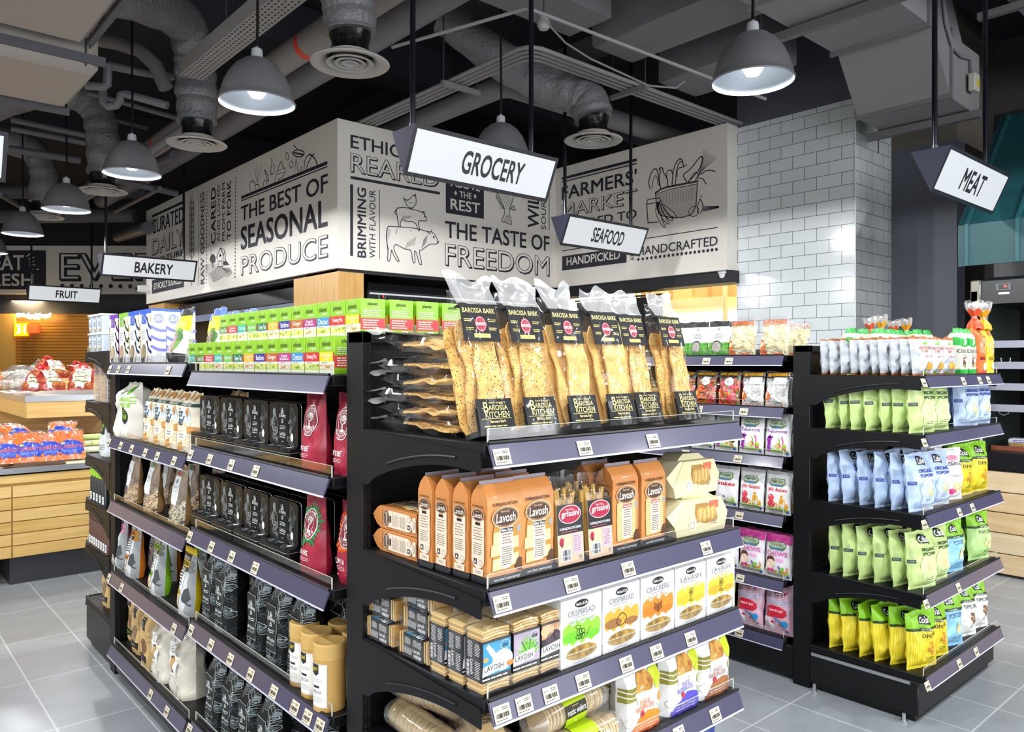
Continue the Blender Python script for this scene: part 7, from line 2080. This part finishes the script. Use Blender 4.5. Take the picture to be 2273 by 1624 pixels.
def bread():
    t = thing('bread_loaf', 'x', 'loaf'); m = MB(); m.box(-.12, .12, -.05, .05, 0, .075, M('b58a52', .7, bump=.3, bs=40), .022, 3); m.build('loaf', t); m = MB(); m.box(-.122, .05, -.052, .052, .03, .078, M('d9dce8', .4, coat=.4), .02, 2); decal(m, [FP(-.09, .045, .03, .07, 2, M('4a4a9a', .5), 1)], front(-.052)); m.build('wrap', t); return t


put('bread', bread, (XCH + .35, 1.66, .8405), 'wrapped loaf on the chiller floor', 'loaf', rz=RZ)
m = MB(); m.box(.18, .2, 1.45, 1.85, .8401, .87, M('8a4a2e', .5)); o = tag(m.build('product_strip'), 'brown strip at the front of the chiller floor', 'strip'); o.location = (XCH, 0, 0)
# teal awning
TEAL = M('184c52', .5); TEAL2 = M('205a60', .5)
t = thing('awning', 'teal metal awning with standing seams over the chiller', 'awning', (6.2, 0, .04))
a0, a1 = -1.5, 2.075
m = MB(); m.prism([(0, 2.12), (0, 2.42), (.95, 3.42), (.97, 3.4), (.02, 2.4), (.02, 2.12)], 1, a0, a1, TEAL); m.prism([(.0, 2.4), (.95, 3.4), (.95, 2.4)], 1, a1 - .02, a1, TEAL); m.build('sheet', t)
for i in range(9):
    y = a1 - .02 - .36 * i
    if i == 0:
        y = a1 - .06
    m = MB(); m.prism([(-.012, 2.12), (-.012, 2.425), (.94, 3.43), (.95, 3.42), (.0, 2.41), (.0, 2.12)], 1, y - .012, y + .012, TEAL2); m.build('seam', t)
m = MB(); m.box(.95, 1.0, a0, a1 + .05, 2.06, 3.45, CHB); m.build('back_board', t)
# black chillers under the sign walls
t = thing('black_fridge', 'black wall fridge with white price rail behind the tea boxes', 'fridge', (XS + .4, YE + .12, 0))
m = MB(); m.box(0, 2.45, .45, .6, 0, 2.2, CHB); m.box(0, 2.45, 0, .45, 1.9, 2.2, CHB, .01); m.box(0, 2.45, .0, .45, 0, .5, CHB); m.build('cabinet', t)
for z in (1.05, 1.5):
    m = MB(); m.box(.02, 2.43, .02, .44, z - .02, z, CHB); s_ = m.build('shelf', t)
    m = MB(); m.box(.02, 2.43, .0, .02, z - .02, z + .02, CHG); m.build('price_rail', s_)
q0 = onY(805, 648, YE + .1); 
m = MB(); m.tube([(.02, -.01, q0.z - .005), (2.3, -.01, q0.z - .005)], .01, M('dfe3e6', .3), 8); m.build('white_rail', t)
q = onY(850, 658, YE + .1); m = MB(); m.box(q.x - XS - .4 - .04, q.x - XS - .4 + .04, -.006, 0, q.z - .03, q.z + .03, M('8a8a8c', .3)); decal(m, [R(q.x - XS - .4 - .032, q.z - .024, q.x - XS - .4 + .032, q.z + .024, M('0c0c0c', .3), 1), R(q.x - XS - .4 + .006, q.z - .008, q.x - XS - .4 + .018, q.z + .016, M('ff2a1e', .4, e=3), 2)], front(-.006)); m.build('temperature_display', t)
t = thing('black_fridge', 'black fridge canopy under the left sign wall', 'fridge', (XS + .12, YE + 1.1, 0))
m = MB(); m.box(.3, .6, 0, 4.0, 0, 2.2, CHB); m.box(0, .3, 0, 4.0, 0, .5, CHB); m.box(.06, .3, 0, 4.0, 2.12, 2.3, CHB, .01); m.build('cabinet', t)
m = MB(); m.prism([(.0, 2.02), (.06, 2.12), (.3, 2.12), (.3, 2.08)], 1, .02, 3.98, M('8f92a8', .25, coat=.3)); m.build('light_rail', t)
# black sliding panel, store room shelf and cartons
q0 = onX(1275, 640, XC + .2); q1 = onX(1475, 625, XC + .2)
m = MB(); m.box(XC + .14, XC + .18, q1.y, YE - .05, 0, 2.2, M('19191d', .4)); m.tube([(XC + .12, q1.y - .05, 2.215), (XC + .12, YE - .05, 2.215)], .012, M('6a6a70', .3, m=.5), 8)
o = tag(m.build('sliding_panel'), 'black sliding panel hanging beside the store room opening', 'panel')
SHC = M('e9dca6', .45)
t = thing('store_shelf', 'cream metal storage shelf in the back room', 'shelf', (7.35, 0, 0))
sy0, sy1 = onX(1610, 690, 7.35).y, onX(1485, 690, 7.35).y + .5
for (x, y) in ((0, sy0), (0, sy1), (.6, sy0), (.6, sy1)):
    m = MB(); m.box(x - .02, x + .02, y - .02, y + .02, 0, 2.45, SHC); m.build('post', t)
for z in (.5, 1.3, 2.19):
    m = MB(); m.box(-.025, .625, sy0, sy1, z - .11, z, SHC); m.build('shelf', t)
CBD = M('dcb678', .65); CBD2 = M('d0a668', .65)
for i, (a, b_, h) in enumerate(((sy0 + .02, sy0 + .42, .34), (sy0 + .46, sy0 + 1.05, .36), (sy0 + 1.1, sy1 - .05, .34))):
    m = MB(); m.box(7.38, 7.9, a, b_, 2.1905, 2.19 + h, CBD if i % 2 else CBD2, .004); decal(m, [R(-(a + b_) / 2 - .03, 2.191, -(a + b_) / 2 + .03, 2.19 + h, M('c08a44', .4), 1)], left(7.38)); tag(m.build('carton'), 'brown carton on the store room shelf, ' + ['right', 'middle', 'left'][i] + ' one', 'carton', 'cartons in the store room')


def dome(label, p):
    t = thing('dome_camera', label, 'camera', p); m = MB(); m.lathe([(.001, .0), (.075, .0), (.078, -.02), (.07, -.03)], M('d9dadd', .35), n=28); m.build('base', t)
    m = MB(); m.lathe([(.07, -.03), (.066, -.06), (.05, -.09), (.025, -.108), (.001, -.112)], M('e2e3e6', .25, coat=.4), n=28); m.build('dome', t); return t


q = onX(1610, 585, XF + .12); dome('white dome camera under the right sign wall', (q.x, yr + .1, ZB - .122 + .122))
t = thing('wall_camera', 'small white camera at the left end of the left sign wall', 'camera', (XS - .0, 12.55, ZB + .22)); m = MB(); m.lathe([(.001, 0), (.06, 0), (.06, .12), (.05, .16), (.001, .18)], M('e8e8ea', .3), n=20)
m.v = [(-v[2], v[1], v[0]) for v in m.v]; m.build('body', t); m = MB(); m.ball((-.19, 0, 0), .025, M('2a2a2c', .3), 10, 7); m.build('lens', t)
# ---------------------------------------------------------------- produce stand at the left
OAK = wood('oak_h', 'c99d52', 'dcb672', 0, 2.4, .4); OAKD = wood('oak_h2', 'd2a75c', 'e2c080', 0, 2.4, .4); GALV = M('b4b6ba', .3, m=.7)
YFR = 5.9
t = thing('produce_stand', 'oak produce stand with steel edged trays at the left', 'produce stand')
bl, br_ = -1.4, 2.3
m = MB(); m.box(.86, br_, YFR + .05, YFR + 1.6, 0, .18, M('2c2c32', .5)); m.box(bl, .84, YFR + .45, YFR + 1.6, 0, .18, M('2c2c32', .5)); m.build('plinth', t)
zt = onY(110, 1032, YFR).z
m = MB(); m.box(bl, br_, YFR + .02, YFR + 3.1, .18, zt - .05, OAK); m.build('carcass', t)
xs = [bl, onY(27, 1100, YFR).x, br_]
for k in range(2):
    n = 6; zz0, zz1 = .185, onY(110, 1070, YFR).z
    for i in range(n):
        m = MB(); m.box(xs[k] + .004, xs[k + 1] - .004, YFR, YFR + .02, zz0 + (zz1 - zz0) * i / n, zz0 + (zz1 - zz0) * (i + 1) / n - .006, OAKD if i % 2 else OAK, .002); m.build('board', t)
m = MB(); m.box(bl, br_, YFR - .01, YFR + .02, onY(110, 1066, YFR).z, zt - .045, OAKD, .003); m.build('top_board', t)
m = MB(); m.box(bl, br_, YFR - .02, YFR - .012, zt - .045, zt, GALV); m.box(bl, br_, YFR - .02, YFR + .85, zt - .045, zt - .037, GALV); m.build('steel_edge', t)
# upper tier
YU = YFR + .75
cu = onY(59, 892, YU)
zu1 = onY(130, 880, YU).z; zu0 = onY(130, 920, YU).z
m = MB(); m.box(cu.x + .02, br_, YU + .02, YU + 2.4, zu0, zu1 - .02, OAK); m.box(cu.x, br_, YU, YU + .02, zu0 - .02, zu1 - .03, OAKD, .003); m.box(cu.x, cu.x + .02, YU + .02, YU + 2.4, zu0 - .02, zu1 - .03, OAKD, .003); m.build('upper_tray', t)
m = MB(); m.box(cu.x - .01, br_, YU - .01, YU + .0, zu1 - .035, zu1 + .01, GALV); m.box(cu.x - .01, cu.x, YU, YU + 2.4, zu1 - .035, zu1 + .01, GALV); m.box(cu.x, br_, YU, YU + 2.4, zu1 - .02, zu1 - .012, GALV); m.build('upper_steel_edge', t)
m = MB(); m.box(bl, br_, YU + 2.4, YU + 2.46, .18, 1.32, OAKD); m.build('back_board', t)
# carrots
CAR = M('ef6a14', .4, coat=.35, var='f58a2a', vs=14); CFM = film('bag_film8', opac=.06, rough=.1, edge=.45, haze=.03); CBL = M('1f49c8', .35, coat=.3)


def carrots(k):
    def fn():
        t = thing('carrot_bag', 'x', 'carrot bag'); w, h, d = .19, .26, .085; p = Pil(w, h, d, seed=500 + k, kind='pillow', wr=.01)
        rr = random.Random(k)
        for i in range(7):
            m = MB(); x = -.066 + .022 * i; z0, z1 = .03, .225
            m.tube([(x, -.01 + rr.uniform(-.012, .012), z0), (x + rr.uniform(-.008, .008), -.016 + rr.uniform(-.006, .006), .09), (x + rr.uniform(-.01, .01), -.012, .17), (x, rr.uniform(-.01, .01), z1)], [.006, .015, .018, .011], CAR, 9); m.build('carrot', t)
        m = MB(); g = Pil(w * .93, h * .93, d * .8, seed=500 + k, kind='pillow', wr=.01); g.body(m, CAR); m.build('carrots_behind', t)
        m = MB(); p.body(m, CFM); m.build('clear_bag', t)
        m = MB(); p.art(m, [PG(blob([(-.088, .035), (-.08, .12), (-.03, .13), (.07, .125), (.085, .035), (.03, .03), (-.088, .035)], 2), CBL, 1), T('CARROTS', -.07, .07, .07, .095, M('e8641e', .4), b=.02, l=3), FP(-.06, .045, .05, .06, 2, M('8aa8e8', .4), 2), E(-.05, .112, .013, .008, M('e8d83a', .4), 2)]); m.build('print', t)
        return t
    return fn


for i, (px, py, rz, tl, dz) in enumerate(((22, 1024, .1, -.75, 0), (68, 1020, -.1, -.7, 0), (114, 1016, .05, -.75, 0), (160, 1012, -.05, -.7, 0), (62, 975, .5, -1.0, .1), (132, 965, -.3, -1.0, .1))):
    q = onY(px, py, YFR + .08 + (.2 if i > 3 else 0))
    put(('car', i % 2), carrots(i % 2), (q.x, q.y, zt + .02 + dz), 'clear carrot bag with blue print, ' + ['leftmost in front', 'second in front', 'third in front', 'rightmost in front', 'upper left', 'upper right'][i], 'carrot bag', 'carrot bags', tilt=tl, rz=rz)


def leek(k):
    def fn():
        t = thing('leek', 'x', 'leek'); m = MB(); m.tube([(-.14, 0, .022), (0, 0, .022), (.12, 0, .022), (.17, 0, .026)], [.02, .021, .022, .03], M(['e6ecc0', 'd8e2a0', 'f0f2da'][k], .5, var=['c6d88a', 'b0c86a', 'e0e8c0'][k], vs=9), 12); m.build('stalk', t); return t
    return fn


nb = 0
for r in range(5):
    for c in range(2):
        q = onY(197 + 12 * c, 1000 - 20 * r, YFR + .1 + .05 * r)
        put(('leek', (r + c) % 3), leek((r + c) % 3), (q.x + .12 * c, q.y, zt - .035 + .04 * r), 'pale ' + ['left', 'right'][c] + ' leek, ' + ORD[r] + ' layer, right of the carrot bags', 'leek', 'leeks beside the carrot bags', rz=.1 * (r % 2))
for i, (px, py, r) in enumerate(((10, 945, .055), (20, 935, .05), (0, 930, .06), (8, 920, .05))):
    q = onY(px, py, YFR + .35); m = MB(); m.ball((0, 0, r), r, M('b98a68', .7, bump=.3, bs=30), 14, 10, (1.15, 1, .95)); m.tube([(r * .8, 0, r * 1.4), (r * 1.1, 0, r * 1.7)], r * .25, M('c9a078', .7), 8); o = tag(m.build('swede'), 'brown root vegetable at the left edge, ' + ORD[i] + ' from the front', 'vegetable', 'brown root vegetables'); o.location = (q.x, q.y + .04 * i, zt - .036 + .05 * (i // 2))
# onion bags on the upper tier
ON = M('c9702e', .4, coat=.3, var='a84a24', vs=18); NET = film('red_net', opac=.1, tint=(.95, .35, .35, 1), rough=.3, edge=.3, haze=.25, body='d8302a'); WB = M('f0eeee', .5); REDH = M('d81e2e', .4)


def onions(k):
    def fn():
        t = thing('onion_bag', 'x', 'onion bag'); rr = random.Random(k + 4); w, h, d = .19, .24, .11
        for i in range(11):
            m = MB(); m.ball((0, 0, 0), .034, ON, 14, 10, (1, 1, .92)); m.tube([(0, 0, .028), (0, 0, .043)], [.01, .003], M('b8803a', .6), 8); o = m.build('onion', t)
            o.location = (-.056 + .056 * (i % 3) + rr.uniform(-.01, .01), rr.uniform(-.018, .018), .045 + .048 * (i // 3) + rr.uniform(-.01, .01)); o.rotation_euler = (rr.uniform(-1.5, 1.5), rr.uniform(-1, 1), 0)
        p = Pil(w, h, d, seed=520 + k, kind='pillow', wr=.012); m = MB(); p.body(m, NET); m.build('net_bag', t)
        m = MB(); GRp = M('8f9a3a', .5); d_ = [PG([(-.06, .015), (.075, .025), (.07, .215), (-.05, .225)], WB, 1)]
        for q in range(4):
            d_.append(PG([(-.045, .05 + .042 * q), (.06, .052 + .042 * q), (.06, .064 + .042 * q), (-.045, .063 + .042 * q)], GRp, 2)); d_.append(FP(-.04, .053 + .042 * q, .05, .062 + .042 * q, 1, M('4a4a1e', .5), 3))
        for q in range(5):
            d_.append(E(-.03 + .02 * q, .08 + .042 * (q % 3), .011, .009, M('e0a08a', .5, var='c9706a', vs=60), 2))
        p.art(m, d_); m.build('label', t)
        m = MB(); m.tube([(-.02, 0, .235), (-.03, 0, .27), (0, 0, .295), (.03, 0, .27), (.02, 0, .235)], .009, REDH, 8); m.build('handle', t)
        return t
    return fn


for i, (px, py, rz, tl, dy, dz) in enumerate(((75, 866, -.5, -.9, .16, 0), (122, 868, .35, -.8, .12, .0), (178, 868, -.35, -.75, .14, .0), (130, 838, .2, -.9, .38, .09), (200, 858, .3, -.9, .42, .05), (85, 842, -.6, -1.0, .42, .07))):
    q = onY(px, py, YU + dy); put(('oni', i % 2), onions(i % 2), (q.x, q.y, zu1 + .045 + dz), 'red net onion bag with white label, ' + ['leftmost in front', 'middle in front', 'right in front', 'upper middle', 'far right at the back', 'upper left'][i], 'onion bag', 'red net onion bags', tilt=tl, rz=rz, sc=.95)
rr = random.Random(11)
for i in range(16):
    px = 2 + (i % 8) * 8.5; py = 838 - 17 * (i // 8); q = onY(px, py, YU + 1.5 + .12 * (i // 8)); c = ['e88a4a', 'e8a07a', 'd8607a', 'f0b48a'][i % 4]
    m = MB(); m.ball((0, 0, .05), .05, M(c, .4, coat=.2), 14, 10, (1.1, 1, .95)); m.tube([(0, 0, .095), (0, 0, .108)], [.008, .003], M('a8803a', .6), 6)
    o = tag(m.build('onion'), 'loose onion at the left edge of the upper tray, ' + ['front', 'back'][i // 8] + ' row, ' + ORD[i % 8] + ' from the left', 'onion', 'loose onions'); o.location = (q.x, q.y, zu1 + .0 + .07 * (i // 8) + rr.uniform(0, .015))


def mush():
    t = thing('mushroom_bag', 'x', 'mushroom bag'); rr = random.Random(3); MU = M('ece6da', .6)
    for i in range(14):
        m = MB(); m.ball((0, 0, .012), .03, MU, 12, 8, (1, 1, .7)); m.tube([(0, 0, 0), (0, 0, -.02)], .011, MU, 8); o = m.build('mushroom', t); o.location = (-.09 + .045 * (i % 5) + rr.uniform(-.01, .01), -.05 + .05 * (i // 5), .05 + rr.uniform(0, .03)); o.rotation_euler = (rr.uniform(-1, 1), rr.uniform(-1, 1), 0)
    p = Pil(.28, .2, .14, seed=530, kind='pillow', wr=.012); m = MB(); p.body(m, film('bag_film9', opac=.1, rough=.1, edge=.5, haze=.06)); m.v = [(v[0], v[2] - .1, v[1] + .07) for v in m.v]; m.build('clear_bag', t)
    return t


for i, (px, py, dy) in enumerate(((40, 868, .75), (72, 830, 1.2), (45, 850, 1.05), (100, 812, 1.5))):
    q = onY(px, py, YU + dy); put('mush', mush, (q.x, q.y, zu1 + .02 + (.07 if i == 2 else .12 if i == 3 else 0)), 'clear bag of white mushrooms, ' + ['front', 'third', 'second', 'rearmost'][i] + ' one left of the onion bags', 'mushroom bag', 'bags of white mushrooms', rz=.2 * i)
